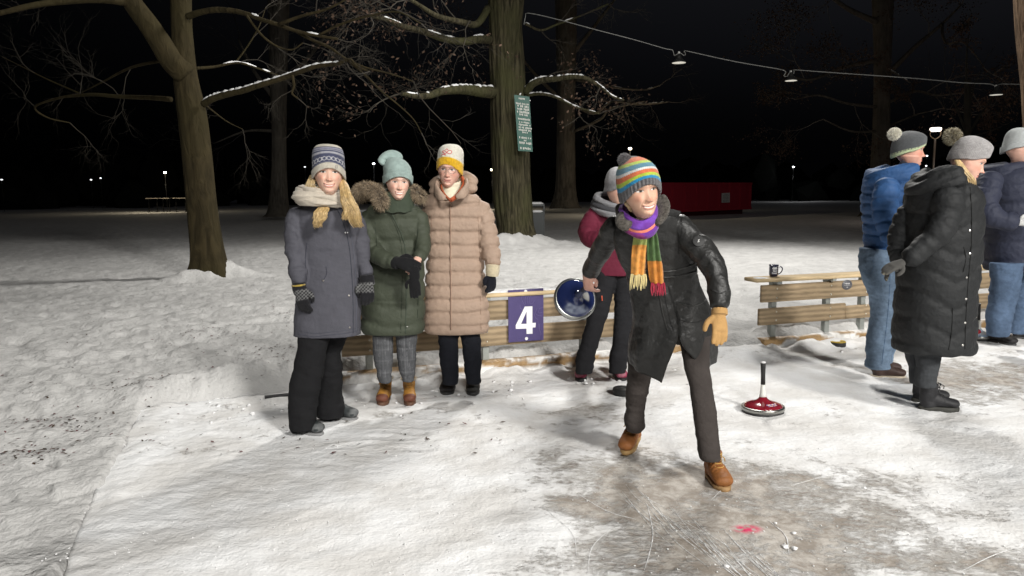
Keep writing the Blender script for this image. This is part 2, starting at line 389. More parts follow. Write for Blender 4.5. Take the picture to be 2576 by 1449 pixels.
snc = N.new('ShaderNodeMix'); snc.data_type = 'RGBA'; L.new(mrange(noise(2.5, 6), .35, .65), snc.inputs[0]); snc.inputs[6].default_value = (.66, .65, .635, 1); snc.inputs[7].default_value = (.81, .815, .82, 1)
mixc = N.new('ShaderNodeMix'); mixc.data_type = 'RGBA'; L.new(ice, mixc.inputs[0]); L.new(snc.outputs[2], mixc.inputs[6]); L.new(icec.outputs[2], mixc.inputs[7])
pk = N.new('ShaderNodeMix'); pk.data_type = 'RGBA'; L.new(math_('MULTIPLY', mrange(ap.outputs['Fac'], .25, .9), mrange(noise(30, 5), .35, .55)), pk.inputs[0]); L.new(mixc.outputs[2], pk.inputs[6]); pk.inputs[7].default_value = (.62, .035, .12, 1)
L.new(pk.outputs[2], b.inputs['Base Color'])
L.new(mrange(ice, 0, 1, .85, .70), b.inputs['Roughness']); b.inputs['Specular IOR Level'].default_value = .14
hh = math_('MULTIPLY_ADD', noise(60, 4), .5, math_('MULTIPLY', noise(18, 5), .9))
hh = math_('MULTIPLY', hh, mrange(ice, 0, 1, 1, .22))
hh = math_('MULTIPLY_ADD', ice, -.35, hh)
bp = N.new('ShaderNodeBump'); bp.inputs['Strength'].default_value = 1.0; bp.inputs['Distance'].default_value = .010; L.new(hh, bp.inputs['Height']); L.new(bp.outputs[0], b.inputs['Normal'])
rink = fastmesh('rink_surface', np.stack([X, Y, Z], -1).reshape(-1, 3), Fq, m, attrs={'wear_and_light': wear_and_light, 'pink': pink})
# scratches of powder left by the running plates
rng = random.Random(5); mb = MB()
def ribbon(pts, wd, z=.0065):
    P = crom(np.array([[p[0], p[1], z] for p in pts]), 14); T = np.gradient(P, axis=0); T /= np.linalg.norm(T, axis=1)[:, None]; Nn = np.stack([-T[:, 1], T[:, 0], 0*T[:, 0]], 1)
    ww = wd*np.sin(np.linspace(.15, PI-.15, 14))**.5*(1+.5*vnoise(P*40, 3))
    mb.add(np.vstack([P+Nn*ww[:, None]/2, P-Nn*ww[:, None]/2, P+np.array([0, 0, .0012])]), [(k, k+1, 28+k+1, 28+k) for k in range(13)]+[(28+k, 28+k+1, 14+k+1, 14+k) for k in range(13)], (.8, .8, .8))
for k in range(46):
    x = 1560+k*8+rng.uniform(-25, 25); y = 1225+k*4.0+rng.uniform(-25, 30); dx = rng.uniform(70, 170)*(.6+k/40); dy = dx*rng.uniform(.65, 1.05)
    ribbon([gr(x, y), gr(x+dx*.4+rng.uniform(-4, 4), y+dy*.5), gr(x+dx, y+dy)], rng.uniform(.0012, .0035))
for (q) in [[(1628, 1270), (1642, 1340), (1635, 1390), (1620, 1440)], [(1540, 1330), (1490, 1380), (1478, 1448)], [(2420, 1440), (2500, 1400), (2590, 1370)], [(2180, 1190), (2080, 1200), (1990, 1225)], [(1840, 1210), (1810, 1240), (1790, 1260)], [(1460, 1250), (1530, 1290), (1600, 1310)], [(1930, 1310), (1975, 1350), (1985, 1400)], [(1380, 1290), (1440, 1345), (1450, 1400)], [(2240, 1250), (2400, 1248), (2560, 1280)]]:
    ribbon([gr(*p) for p in q], .0035)
sc_ = mb.build('powder_scratches', MT['snow'], None, col=False); sc_['kind'] = 'structure'; sc_.parent = rink
# crumbs of snow and leaf litter
rng = random.Random(8)
def ico(mb, c, r, col, sq=1, rng=rng):
    t = (1+5**.5)/2
    Vs = np.array([(-1, t, 0), (1, t, 0), (-1, -t, 0), (1, -t, 0), (0, -1, t), (0, 1, t), (0, -1, -t), (0, 1, -t), (t, 0, -1), (t, 0, 1), (-t, 0, -1), (-t, 0, 1)])/1.9
    Fs = [(0, 11, 5), (0, 5, 1), (0, 1, 7), (0, 7, 10), (0, 10, 11), (1, 5, 9), (5, 11, 4), (11, 10, 2), (10, 7, 6), (7, 1, 8), (3, 9, 4), (3, 4, 2), (3, 2, 6), (3, 6, 8), (3, 8, 9), (4, 9, 5), (2, 4, 11), (6, 2, 10), (8, 6, 7), (9, 8, 1)]
    j = np.array([[rng.uniform(.7, 1.2) for _ in range(3)] for _ in range(12)])
    mb.add(np.array(c)+Vs*j*r*np.array([1, 1, sq]), Fs, col)
mb = MB()
for k in range(1500):
    if k < 500: a = gr(rng.uniform(200, 2576), rng.uniform(1000, 1449)); r = rng.uniform(.002, .005)
    elif k < 1200:
        x = rng.uniform(-2.2, 7); a = (x, fence_y(x)-rng.expovariate(6)); r = rng.uniform(.005, .022)
    else:
        y = rng.uniform(2.2, 5.2); a = (left_x(y)+rng.uniform(-.1, .25), y); r = rng.uniform(.002, .006)
    ico(mb, (a[0], a[1], r*.35+.006), r, (.8, .8, .8), .7)
for (x, y, r) in [(2175, 1232, .014), (1997, 1346, .013), (1975, 1380, .018), (1998, 1385, .016), (1828, 1430, .014), (1950, 1321, .01)]:
    a = gr(x, y); ico(mb, (a[0], a[1], .01), r, (.8, .8, .8), .5)
tag(mb.build('snow_crumbs', MT['snow'], None, col=False), 'loose crumbs and lumps of snow scattered over the rink', 'snow', kind='stuff')
mb = MB()
for k in range(1500):
    x, y = rng.uniform(0, 1300), rng.uniform(770, 1150)
    if k % 3: 
        cx_, cy_ = [(760, 800), (330, 1010), (150, 1080), (90, 1150), (700, 900), (640, 950), (520, 850), (900, 830)][k % 8]; x = rng.gauss(cx_, 60); y = rng.gauss(cy_, 14)
    if k > 1200: x, y = rng.uniform(1250, 2560), rng.uniform(590, 760)
    a = gr(x, y); z = float(ground_h(np.array([a[0]]), np.array([a[1]]))[0])
    if z < -.03: z = .01
    r = rng.uniform(.006, .02); t1 = rng.uniform(0, 6.3); u = np.array([math.cos(t1), math.sin(t1), rng.uniform(-.2, .3)])*r; v2 = np.array([-math.sin(t1), math.cos(t1), .1])*r*rng.uniform(.2, .6)
    c = np.array([a[0], a[1], z+.008]); cl = np.array(rng.choice([(.07, .045, .03), (.05, .04, .03), (.12, .05, .05)]))
    mb.add([c-u, c+v2, c+u, c-v2], [(0, 1, 2, 3)], cl)
tag(mb.build('leaf_litter', M('dead_leaf', attr=True, rough=.9, bump=0), None, smooth=False), 'dark dead leaves and bits of twig lying on the trodden snow', 'leaves', kind='stuff')

rng = random.Random(77); mb = MB()
for k in range(800):
    a = rad(rng.uniform(-62, 62)); R_ = rng.uniform(92, 125); z = rng.uniform(-1, 4)*rng.uniform(.5, 1.2); r = rng.uniform(1.2, 2.6)
    ico(mb, (R_*math.sin(a), R_*math.cos(a), z), r, (.012, .013, .012), rng.uniform(.8, 1.4))
tag(mb.build('far_wood', M('far_wood_dark', (.010, .011, .010), rough=1, bump=0, spec=0), None, col=False, smooth=False), 'dark mass of woodland closing the far side of the park', 'wood', kind='stuff')
# ---------------------------------------------------------------- trees
def barkmat(name, c1, c2, st, moss=None):
    m = bpy.data.materials.new(name); m.use_nodes = True; nt = m.node_tree; N = nt.nodes; L = nt.links; b = N['Principled BSDF']
    b.inputs['Roughness'].default_value = .95; b.inputs['Specular IOR Level'].default_value = .1
    t = N.new('ShaderNodeTexCoord'); mp = N.new('ShaderNodeMapping'); mp.inputs['Scale'].default_value = st; L.new(t.outputs['Object'], mp.inputs[0])
    n = N.new('ShaderNodeTexNoise'); n.inputs['Scale'].default_value = 1; n.inputs['Detail'].default_value = 5; n.inputs['Distortion'].default_value = .8; L.new(mp.outputs[0], n.inputs['Vector'])
    r = N.new('ShaderNodeValToRGB'); r.color_ramp.elements[0].position = .35; r.color_ramp.elements[1].position = .65
    r.color_ramp.elements[0].color = (*c1, 1); r.color_ramp.elements[1].color = (*c2, 1); L.new(n.outputs[0], r.inputs[0])
    n2 = N.new('ShaderNodeTexNoise'); n2.inputs['Scale'].default_value = .8; n2.inputs['Detail'].default_value = 4; L.new(t.outputs['Object'], n2.inputs['Vector'])
    mx = N.new('ShaderNodeMix'); mx.data_type = 'RGBA'; rr = N.new('ShaderNodeMapRange'); rr.inputs[1].default_value = .45; rr.inputs[2].default_value = .65; L.new(n2.outputs[0], rr.inputs[0]); L.new(rr.outputs[0], mx.inputs[0])
    mc = moss or c2; mx.inputs[7].default_value = (*mc, 1); L.new(r.outputs[0], mx.inputs[6]); L.new(mx.outputs[2], b.inputs['Base Color'])
    bp = N.new('ShaderNodeBump'); bp.inputs['Strength'].default_value = 1; bp.inputs['Distance'].default_value = .05; L.new(n.outputs[0], bp.inputs['Height']); L.new(bp.outputs[0], b.inputs['Normal'])
    return m
bark_oak = barkmat('furrowed_oak_bark', (.022, .020, .012), (.080, .070, .042), (16, 16, 1.8), (.06, .06, .027))
bark_maple = barkmat('smooth_maple_bark', (.024, .019, .010), (.046, .036, .018), (7, 7, 2.5), (.034, .028, .013))
bark_far = barkmat('far_bark', (.05, .045, .038), (.10, .09, .075), (8, 8, 1.5))
twig_m = M('twig_bark', (.034, .029, .022), rough=.9, var=.3, bump=0)
leaf_m = M('brown_oak_leaf', attr=True, rough=.85, bump=0, var=.3, vscale=3)
def leafcol(rng):
    t = rng.random(); return (np.array((.13, .07, .04))*(1-t)+np.array((.19, .12, .08))*t)*.36
def grow(mb, p, d, L, r, depth, rng, droop=0., tips=None, kids=3, n=4):
    pts = [p]; q = np.array(p, float); dd = norm(d)
    K = 5
    for k in range(K):
        dd = norm(dd+np.array([rng.gauss(0, .24), rng.gauss(0, .24), rng.gauss(0, .2)-droop*.15])); q = q+dd*L/K; pts.append(q.copy())
        if depth > 0 and k >= 1:
            for _ in range(1 if kids < 3 or rng.random() < .6 else 2):
                ax = norm(np.array([rng.gauss(0, 1) for _ in range(3)])); nd = norm(dd+ax*rng.uniform(.5, 1.0))
                grow(mb, q, nd, L*rng.uniform(.45, .75), r*(1-k/K*.6)*.55, depth-1, rng, droop, tips, kids, 3)
    rr = np.linspace(r, r*.35, len(pts)); tube(mb, pts, rr, n=n, m=len(pts))
    if tips is not None: tips.extend(pts[2:])
def snowcap(mb, pts, rr, rng, cover=.7, seg=9):
    """snow lying along the top of a limb, in broken lengths"""
    P = crom(np.hstack([np.array(pts), np.array(rr)[:, None]]), max(8, int(len(pts)*seg))); i = 0
    while i < len(P)-2:
        ln = rng.randint(3, 9)
        if rng.random() < cover and i+ln < len(P):
            S = P[i:i+ln]; k = np.sin(np.linspace(.25, PI-.25, ln))**.5; j = np.array([rng.uniform(.75, 1.25) for _ in range(ln)])
            c = S[:, :3]+np.array([0, 0, 1.])*(S[:, 3:]*.75)
            tube(mb, c, np.stack([S[:, 3]*.62*k*j+.006, (S[:, 3]*.35+.014)*k*j], 1), n=8, m=ln, flat=False, side=(0, 0, 1) if False else (1, .1, 0))
        i += ln-1
def leaves(mb, tips, rng, count, size, spread):
    for _ in range(count):
        c = tips[rng.randrange(len(tips))]+np.array([rng.gauss(0, spread) for _ in range(3)])
        a = norm([rng.gauss(0, 1) for _ in range(3)]); b = norm(np.cross(a, [rng.gauss(0, 1) for _ in range(3)])); s = size*rng.uniform(.6, 1.3)
        mb.add([c-a*s, c-b*s*.5, c+a*s*.9, c+b*s*.55], [(0, 1, 2, 3)], leafcol(rng))
def trunkrings(mb, rows, Y, n=110, ridge=.0, seed=0, flare=None, m=60):
    R = []
    rows = np.array(rows, float); X = crom(rows, m)
    for xl, xr_, yv in X:
        a, b = at(xl, yv, Y), at(xr_, yv, Y); R.append(np.r_[(a+b)/2, (b[0]-a[0])/2])
    R = np.array(R); th = np.linspace(0, 2*PI, n, endpoint=False); rings = []
    for c in R:
        p = np.stack([np.cos(th)*4, np.sin(th)*4, 0*th+c[2]*.35], -1)
        k = 1+ridge*vnoise(np.stack([np.cos(th)*13, np.sin(th)*13, 0*th+c[2]*.8], -1), seed)+.04*vnoise(p, seed+1)
        if flare: k = k+flare*np.exp(-max(c[2], 0)/.28)*(.35+.65*np.maximum(0, np.sin(th*4+1.3+seed)))
        rings.append(np.stack([c[0]+c[3]*k*np.cos(th), c[1]+c[3]*k*np.sin(th), 0*th+c[2]], -1))
    loft(mb, rings, None)
def limb(mb, px, Y0, Y1, r0, r1, n=10):
    K = len(px); P = [at(x, y, Y0+(Y1-Y0)*k/(K-1)) for k, (x, y) in enumerate(px)]; rr = np.linspace(r0, r1, K)
    tube(mb, P, rr, n=n, m=K*5); return P, rr
def tree(name, label, base, trunk_rows, Y, bark, ridge, limbs, seed, twig=None, leafn=0, group=None, flare=.5, snow=True, leafsize=.05, tdepth=2, tlen=1.3, tr=.016, m=60, tstep=.5):
    rng = random.Random(seed); t = thing(name, label, 'tree', (base[0], base[1], 0), group)
    mb = MB(); trunkrings(mb, trunk_rows, Y, ridge=ridge, seed=seed, flare=flare, m=m)
    mb.build('trunk', bark, t, col=False)
    ml, mt_, ms, tips = MB(), MB(), MB(), []
    for spec in limbs:
        px, Y0, Y1, r0, r1 = spec[:5]; opt = spec[5] if len(spec) > 5 else {}
        P, rr = limb(ml, px, Y0, Y1, r0, r1)
        if opt.get('snow', 0) and snow: snowcap(ms, P, rr, rng, opt['snow'])
        D = crom(np.array(P), max(3, int(sum(np.linalg.norm(np.array(P[i+1])-P[i]) for i in range(len(P)-1))/opt.get('step', tstep))))
        if opt.get('twig', 1):
            for i in range(1, len(D)):
                if rng.random() < .92:
                    d = norm(D[i]-D[i-1])+norm([rng.gauss(0, 1), rng.gauss(0, 1), rng.gauss(.1, .9)])*.9
                    tt = []; grow(mt_, D[i], d, opt.get('len', tlen)*rng.uniform(.6, 1.2), opt.get('tr', tr), opt.get('depth', tdepth), rng, opt.get('droop', 0), tt)
                    if opt.get('leafy', 1): tips.extend(tt)
    br = ml.build('branches', bark, t, col=False)
    if mt_.n:
        tw = mt_.build('twigs', twig or twig_m, t, col=False, smooth=False)
    if ms.n: ms.build('branch_snow', MT['snow'], t, col=False)
    if leafn and tips:
        mlv = MB(); leaves(mlv, tips, rng, leafn, leafsize, .12); mlv.build('dead_leaves', leaf_m, t, smooth=False)
    return t
ta = TREES['a']
tree('maple_tree', 'smooth barked forked tree at left with snow along its low right branch', ta,
     [(424, 474, -140), (428, 479, -40), (431, 481, 40), (433, 484, 95), (438, 495, 190), (446, 512, 262), (452, 521, 310), (461, 532, 400), (470, 542, 500), (479, 556, 600), (484, 566, 655), (480, 572, 690), (476, 577, 720)],
     ta[1], bark_maple, .012, [
         ([(470, 190), (430, 150), (405, 110), (372, 60), (335, 10), (300, -50), (262, -120)], 13.2, 12.6, .21, .13, dict(snow=0, twig=0)),
         ([(345, 12), (310, 4), (240, -2), (150, 4), (80, 14), (0, 33), (-120, 60)], 12.9, 11.5, .075, .03, dict(step=1.2, len=.9)),
         ([(472, 42), (500, 32), (540, 25), (585, 27), (622, 36), (660, 50), (700, 62), (745, 78), (800, 90), (850, 98)], 13.1, 12.2, .055, .02, dict(snow=.15)),
         ([(745, 78), (780, 98), (830, 120), (870, 148), (920, 170), (980, 185), (1040, 205)], 12.5, 12.0, .03, .008, dict(len=1.1)),
         ([(870, 148), (920, 190), (960, 230), (1000, 262), (1040, 300), (1060, 335)], 12.2, 11.8, .02, .006, dict(len=.8)),
         ([(620, 38), (640, 66), (665, 95), (700, 118), (735, 125), (762, 108)], 12.6, 12.4, .022, .01, dict(len=.7)),
         ([(512, 262), (535, 248), (575, 236), (610, 228), (650, 215), (700, 200), (745, 184), (790, 168), (830, 162), (858, 160)], 13.1, 12.2, .062, .03, dict(snow=.93, len=.8, step=.7)),
         ([(850, 160), (880, 150), (900, 168), (930, 180)], 12.2, 11.9, .03, .012, dict(len=.9)),
         ([(735, 190), (740, 215), (735, 235), (750, 248)], 12.2, 12.2, .024, .012, dict(len=.5)),
         ([(500, 250), (530, 275), (570, 305), (610, 325)], 13.6, 14.5, .02, .006, dict(len=.9)),
         ([(490, 172), (540, 168), (600, 158), (660, 176), (700, 190)], 13.6, 14.6, .03, .012, dict(snow=.4)),
         ([(590, 160), (620, 120), (650, 70), (668, 20)], 14.2, 14.4, .018, .008),
         ([(430, 250), (380, 246), (300, 243), (240, 238), (200, 240), (150, 246), (88, 269), (120, 296), (176, 309)], 14.5, 16.5, .05, .012, dict(len=1.4)),
         ([(420, 150), (330, 170), (260, 205), (200, 235)], 15, 17, .035, .012), ([(200, 235), (120, 200), (60, 170), (0, 140)], 17, 18, .02, .008),
         ([(700, 62), (760, 40), (830, 20), (900, -20)], 12.4, 12.0, .03, .01, dict(len=1.2)), ([(800, 90), (860, 60), (930, 40), (1000, 30), (1060, 60)], 12.3, 11.6, .022, .008, dict(len=1.0)),
     ], 3, tdepth=2, tlen=1.0, tr=.010, tstep=.78)
oak = TREES['oak']
tree('oak_tree', 'thick furrowed oak with a green notice board on its trunk', oak,
     [(1222, 1326, -160), (1226, 1320, -60), (1228, 1318, 0), (1231, 1313, 60), (1232, 1315, 130), (1234, 1322, 230), (1236, 1327, 330), (1239, 1333, 440), (1244, 1338, 520), (1252, 1343, 570), (1250, 1352, 600), (1246, 1358, 625)],
     21.0, bark_oak, .085, [
         ([(1240, 232), (1210, 230), (1180, 226), (1150, 225), (1110, 230), (1080, 240), (1050, 242), (1010, 235)], 20.6, 18.5, .17, .05, dict(snow=.9, len=1.5, step=.8)),
         ([(1232, 100), (1205, 98), (1170, 104), (1120, 98), (1060, 78), (1010, 65), (975, 50), (930, 40)], 20.6, 17.5, .12, .04, dict(snow=.55, len=1.5, step=.8)),
         ([(1228, 20), (1200, 60), (1160, 55), (1100, 40), (1050, 10), (1000, -20)], 20.5, 17, .10, .03, dict(len=1.8)),
         ([(1322, 232), (1340, 212), (1365, 201), (1400, 198), (1440, 193), (1475, 197), (1510, 218), (1540, 242), (1570, 252)], 20.8, 19.5, .11, .02, dict(snow=.85, len=1.0, step=.6)),
         ([(1325, 240), (1360, 236), (1400, 245), (1445, 268), (1480, 278), (1508, 286)], 20.8, 20, .05, .02, dict(snow=.6, len=.9, leafy=1)),
         ([(1322, 60), (1360, 76), (1400, 62), (1460, 40), (1530, 10)], 21.2, 22, .04, .02, dict(snow=.3, len=1.2, leafy=0)),
     ], 9, leafn=1500, tdepth=2, tlen=1.5, tr=.02, leafsize=.045, flare=.3, m=80)
# loose snowy ends of branches reaching out of the dark to the right of the oak belong to the tree behind it
t2 = at(1424, 517, 50)
tree('background_tree', 'dark broad tree behind and just right of the oak', t2,
     [(1394, 1452, -60), (1400, 1449, 150), (1401, 1446, 300), (1398, 1448, 460), (1388, 1455, 512), (1384, 1462, 524)], 50.0, bark_far, .03, [
         ([(1440, 260), (1470, 278), (1500, 284), (1540, 256), (1600, 262), (1650, 260), (1682, 256)], 49, 46, .12, .04, dict(snow=.8, leafy=0, len=2, step=2)),
         ([(1446, 330), (1510, 300), (1530, 275), (1560, 268), (1620, 255)], 49, 46, .10, .04, dict(snow=.5, leafy=0, len=2, step=2)),
         ([(1446, 200), (1500, 210), (1560, 222), (1620, 226), (1660, 215)], 49, 46, .10, .04, dict(snow=.5, leafy=0, len=2.5, step=2)),
         ([(1410, 250), (1340, 180), (1280, 100)], 50, 50, .14, .05, dict(len=4, step=3)),
         ([(1430, 150), (1500, 60), (1560, -20)], 50, 50, .16, .06, dict(len=4, step=3)),
     ], 12, twig=M('far_twig', (.05, .045, .04), rough=.9, bump=0), tdepth=2, tlen=3, tr=.03, flare=.3, leafn=700, leafsize=.06)
t3 = at(2200, 545, 38)
tree('background_tree', 'tall dark tree behind the man in the blue jacket', t3,
     [(2190, 2250, -160), (2196, 2246, 0), (2200, 2240, 150), (2198, 2238, 300), (2190, 2238, 430), (2175, 2245, 520), (2168, 2250, 548)], 38.0, bark_far, .03, [
         ([(2215, 60), (2130, 20), (2050, -40)], 38, 36, .16, .05, dict(len=3.5)), ([(2215, 150), (2120, 170), (2040, 200), (1980, 190)], 38, 35, .12, .04, dict(len=3.0)),
         ([(2210, 270), (2130, 260), (2060, 240), (2000, 250)], 38, 35, .08, .03, dict(len=2.6)), ([(2230, 190), (2300, 120), (2370, 60), (2420, 10)], 38, 36, .14, .04, dict(len=3.2)),
         ([(2370, 60), (2372, 90), (2385, 110), (2420, 105), (2455, 140), (2475, 170)], 36, 34, .07, .02, dict(len=1.5)),
         ([(2230, 260), (2300, 230), (2360, 240), (2440, 230)], 38, 35, .08, .03, dict(len=2.6)), ([(2235, 175), (2262, 190), (2290, 208)], 36, 35, .05, .03, dict(snow=.9, twig=0)),
         ([(2210, 330), (2140, 330), (2070, 300)], 38, 36, .07, .03, dict(len=2)), ([(2225, 40), (2260, -30)], 38, 38, .15, .08, dict(len=3)), ([(2230, 320), (2300, 290), (2340, 280)], 38, 36, .06, .02, dict(len=2)),
     ], 15, twig=M('far_twig', (.11, .10, .085), rough=.9, bump=0), tdepth=2, tlen=3, tr=.028, leafn=9000, leafsize=.06, flare=.25, tstep=1.1)
t4 = at(705, 540, 42)
tree('background_tree', 'barely visible dark trunk far behind the women at left', t4, [(672, 728, -60), (680, 722, 200), (684, 720, 400), (676, 726, 520), (668, 734, 545)], 42.0, bark_far, .03,
     [([(700, 260), (640, 180), (600, 100)], 42, 42, .15, .05, dict(len=4)), ([(705, 220), (780, 140), (840, 60)], 42, 42, .15, .05, dict(len=4)), ([(700, 330), (620, 330), (540, 360)], 42, 42, .1, .03, dict(len=3))],
     18, twig=M('far_twig', (.03, .028, .025), rough=.9, bump=0), tstep=2.5, tr=.03, flare=.3)
ts = at(2434, 560, 24)
tree('young_tree', 'thin leafless young tree spreading behind the bobble hat in black', (ts[0], ts[1]),
     [(2427, 2441, 200), (2425, 2442, 330), (2424, 2443, 450), (2420, 2446, 570)], 24.0, twig_m, .02, [
         ([(2434, 340), (2432, 260), (2431, 200), (2432, 137), (2436, 90)], 24, 24, .05, .012, dict(len=.8)), ([(2434, 345), (2410, 280), (2385, 220), (2373, 170)], 24, 24, .04, .01, dict(len=.9)),
         ([(2434, 345), (2465, 290), (2496, 246), (2520, 180)], 24, 24, .04, .01, dict(len=.9)), ([(2434, 350), (2400, 300), (2360, 250), (2341, 200)], 24, 24, .03, .008), ([(2440, 345), (2490, 330), (2560, 300)], 24, 23, .025, .008),
         ([(2434, 300), (2450, 220), (2475, 160)], 24, 24, .03, .008)], 21, tdepth=1, tlen=.9, tr=.010, flare=0, snow=False, tstep=.7)
te = at(2590, 760, 12.5)
tree('edge_tree', 'brown rough trunk cut by the right edge of the photo', (te[0], te[1]),
     [(2556, 2640, -80), (2557, 2640, 0), (2562, 2644, 80), (2572, 2650, 180), (2580, 2656, 300), (2588, 2660, 480), (2590, 2664, 700), (2584, 2672, 790)], 12.5, barkmat('warm_bark', (.05, .034, .022), (.12, .08, .052), (14, 14, 2)), .04,
     [([(2600, 20), (2660, -60)], 12.5, 12.5, .12, .08, dict(twig=0))], 25, flare=.2)
# ================================================================ PEOPLE
def HM(x, y, Y, yaw=0, nod=0, tilt=0, s=1.0):
    """matrix of a head: local -Y is the face, Z up; yaw turns the face to the picture's right"""
    return Matrix.Translation(Vector(at(x, y, Y))) @ Matrix.Rotation(rad(tilt), 4, 'Y') @ Matrix.Rotation(rad(yaw), 4, 'Z') @ Matrix.Rotation(rad(nod), 4, 'X') @ Matrix.Scale(s, 4)
def xf(V, Mx):
    m = np.array(Mx); V = np.asarray(V, float); return V@m[:3, :3].T+m[:3, 3]
HZ = [-.128, -.118, -.110, -.10, -.085, -.07, -.05, -.02, 0, .03, .06, .09, .108, .117]
HW = [.022, .029, .035, .0425, .052, .059, .067, .071, .073, .076, .073, .058, .036, .004]
HF = [.040, .072, .082, .088, .090, .0905, .090, .090, .088, .094, .088, .066, .040, .004]
HB = [.030, .030, .032, .036, .045, .060, .078, .092, .097, .100, .094, .072, .045, .004]
def G(x, s): return np.exp(-(x/s)**2)
def head(mb, Mx, skin=(.62, .38, .28), lip=(.50, .17, .14), brow=(.26, .16, .09), iris=(.10, .14, .16), smile=1.0, teeth=.6, gaze=0.0, age=0.0, blush=1.0, neck_to=None, jaw=1.0, male=0):
    nz, na = 170, 180
    z = np.concatenate([np.linspace(-.128, .045, 130), np.linspace(.045, .117, nz-130+1)[1:]])
    w = np.interp(z, HZ, HW)*np.where(z < -.05, jaw, 1); f = np.interp(z, HZ, HF); b = np.interp(z, HZ, HB)
    k = np.ones(9)/9
    def smo(a): return np.convolve(np.pad(a, 4, 'edge'), k, 'valid')
    w, f, b = smo(w), smo(f), smo(b)
    t = np.linspace(-1, 1, na, endpoint=False); az = PI*(np.abs(t)**1.35)*np.sign(t)     # 0 = front, dense at the front
    Zg, A = np.meshgrid(z, az, indexing='ij'); sn, cs = np.sin(A), np.cos(A)
    W = w[:, None]; D = np.where(cs > 0, f[:, None], b[:, None])
    X = W*np.sign(sn)*np.abs(sn)**.92; Y = -D*np.sign(cs)*np.abs(cs)**.86
    fr = sstep(.0, .45, cs)
    d = 0*X
    ax = np.abs(X)
    d = d+(.0055*G(ax-.010, .020)+.004*G(ax-.032, .016))*G(Zg-.021, .009)                  # brow ridge
    d = d-.0105*G(ax-.032, .0165)*G(Zg-.001, .0115)                                      # sockets
    d = d+.0052*G(ax-.0315, .0115)*G(Zg+.0005, .0085)                                    # lids over the eyeball
    bridge = np.clip((.014-Zg)/.055, 0, 1)
    nose = .0022+.0195*bridge**1.7; nose = nose*sstep(-.0535, -.0455, Zg)*sstep(.034, .008, Zg)
    d = d+nose*G(X, .0078+.0050*bridge)
    d = d+.0075*G(ax-.0125, .0055)*G(Zg+.0415, .0065)                                    # wings
    d = d+.004*G(X, .009)*G(Zg+.0405, .008)
    d = d+(.0035+.0045*smile)*G(ax-.040, .016)*G(Zg+.034, .016)                           # cheeks
    mz = -.0715+smile*(.0065*(ax/.026)**2-.002)                                          # mouth line
    mw = .022+.008*smile; inm = sstep(mw+.004, mw-.006, ax)
    d = d+.0042*G(Zg-mz-.0055, .0042)*inm+.0046*G(Zg-mz+.0068, .0048)*sstep(mw, mw-.012, ax)-.0022*G(Zg-mz, .0022)*inm
    d = d-.0026*smile*G(ax-(.0265+(-.045-Zg)*.35), .0032)*sstep(-.082, -.066, Zg)*sstep(-.038, -.052, Zg)   # folds beside the mouth
    d = d-.0035*G(Zg+.0885, .006)*G(X, .02)+.005*G(Zg+.103, .010)*G(X, .018)
    d = d-.0025*G(ax-.045, .012)*G(Zg+.070, .016)*smile
    d = d*fr
    Y = Y-d
    hx = np.sign(sn)*.004*G(cs, .22)*G(Zg+.008, .028); X = X+hx*2.2                        # hint of the ears
    # colours
    col = np.tile(np.array(skin), X.shape+(1,)).astype(float)
    def mixc(c, m): 
        nonlocal col; m = np.clip(m*fr, 0, 1)[..., None]; col = col*(1-m)+np.array(c)*m
    red = np.array(skin)*np.array([1.05, .68, .62])
    mixc(red, .5*blush*(G(ax-.044, .018)*G(Zg+.030, .018)+.8*G(X, .012)*G(Zg+.040, .012)+.3*G(X, .014)*G(Zg+.105, .012)))
    mixc(np.array(skin)*.72, .5*G(ax-.032, .016)*G(Zg+.004, .010)*.8)                       # darker around the lids
    lipm = sstep(.0088, .0055, np.abs(Zg-mz+.0008))*sstep(mw, mw-.006, ax)
    mixc(lip, lipm*.9)
    mixc((.08, .02, .018), sstep(.0018, .0008, np.abs(Zg-mz))*sstep(mw+.002, mw-.002, ax)*.8)
    if teeth > 0:
        tm = sstep(.0043*teeth+.0007, .0043*teeth-.0006, np.abs(Zg-mz+.0002))*sstep(mw*.82, mw*.70, ax)
        mixc((.70, .66, .60), tm)
    bz = .0205+.0035*(1-((ax-.036)/.022)**2)-np.maximum(0, ax-.040)*.25
    mixc(brow, .75*sstep(.0042, .0018, np.abs(Zg-bz))*sstep(.012, .018, ax)*sstep(.056, .046, ax))
    ex = (ax-.0315)/.0162; lid = np.sqrt(np.clip(1-ex**2, 0, 1)); up = .0068*lid*(1-.18*smile); lo = -.0050*lid*(1-.25*smile)
    eye = (Zg < up) & (Zg > lo) & (np.abs(ex) < 1)
    mixc((.66, .62, .58), eye*1.0)
    gx_ = X-np.sign(X)*.0315-gaze
    ri = np.sqrt(gx_**2+(Zg-.0008)**2); mixc(iris, eye*sstep(.0070, .0060, ri)); mixc((.01, .01, .01), eye*sstep(.0042, .0032, ri))
    mixc((.06, .035, .025), .95*sstep(.0022, .0010, np.abs(Zg-up-.0008))*(np.abs(ex) < 1.05)); mixc((.22, .12, .09), .45*sstep(.0012, .0005, np.abs(Zg-lo))*(np.abs(ex) < 1))
    mixc((.15, .05, .04), .8*G(ax-.0062, .0026)*G(Zg+.0495, .0018))
    if age: mixc(np.array(skin)*.8, age*.4*np.clip(fbm(np.stack([X*60, Zg*160, 0*X], -1), 2, 4), 0, 1))
    V = np.stack([X, Y, Zg], -1)
    rings = xf(V.reshape(-1, 3), Mx).reshape(V.shape); cols = col
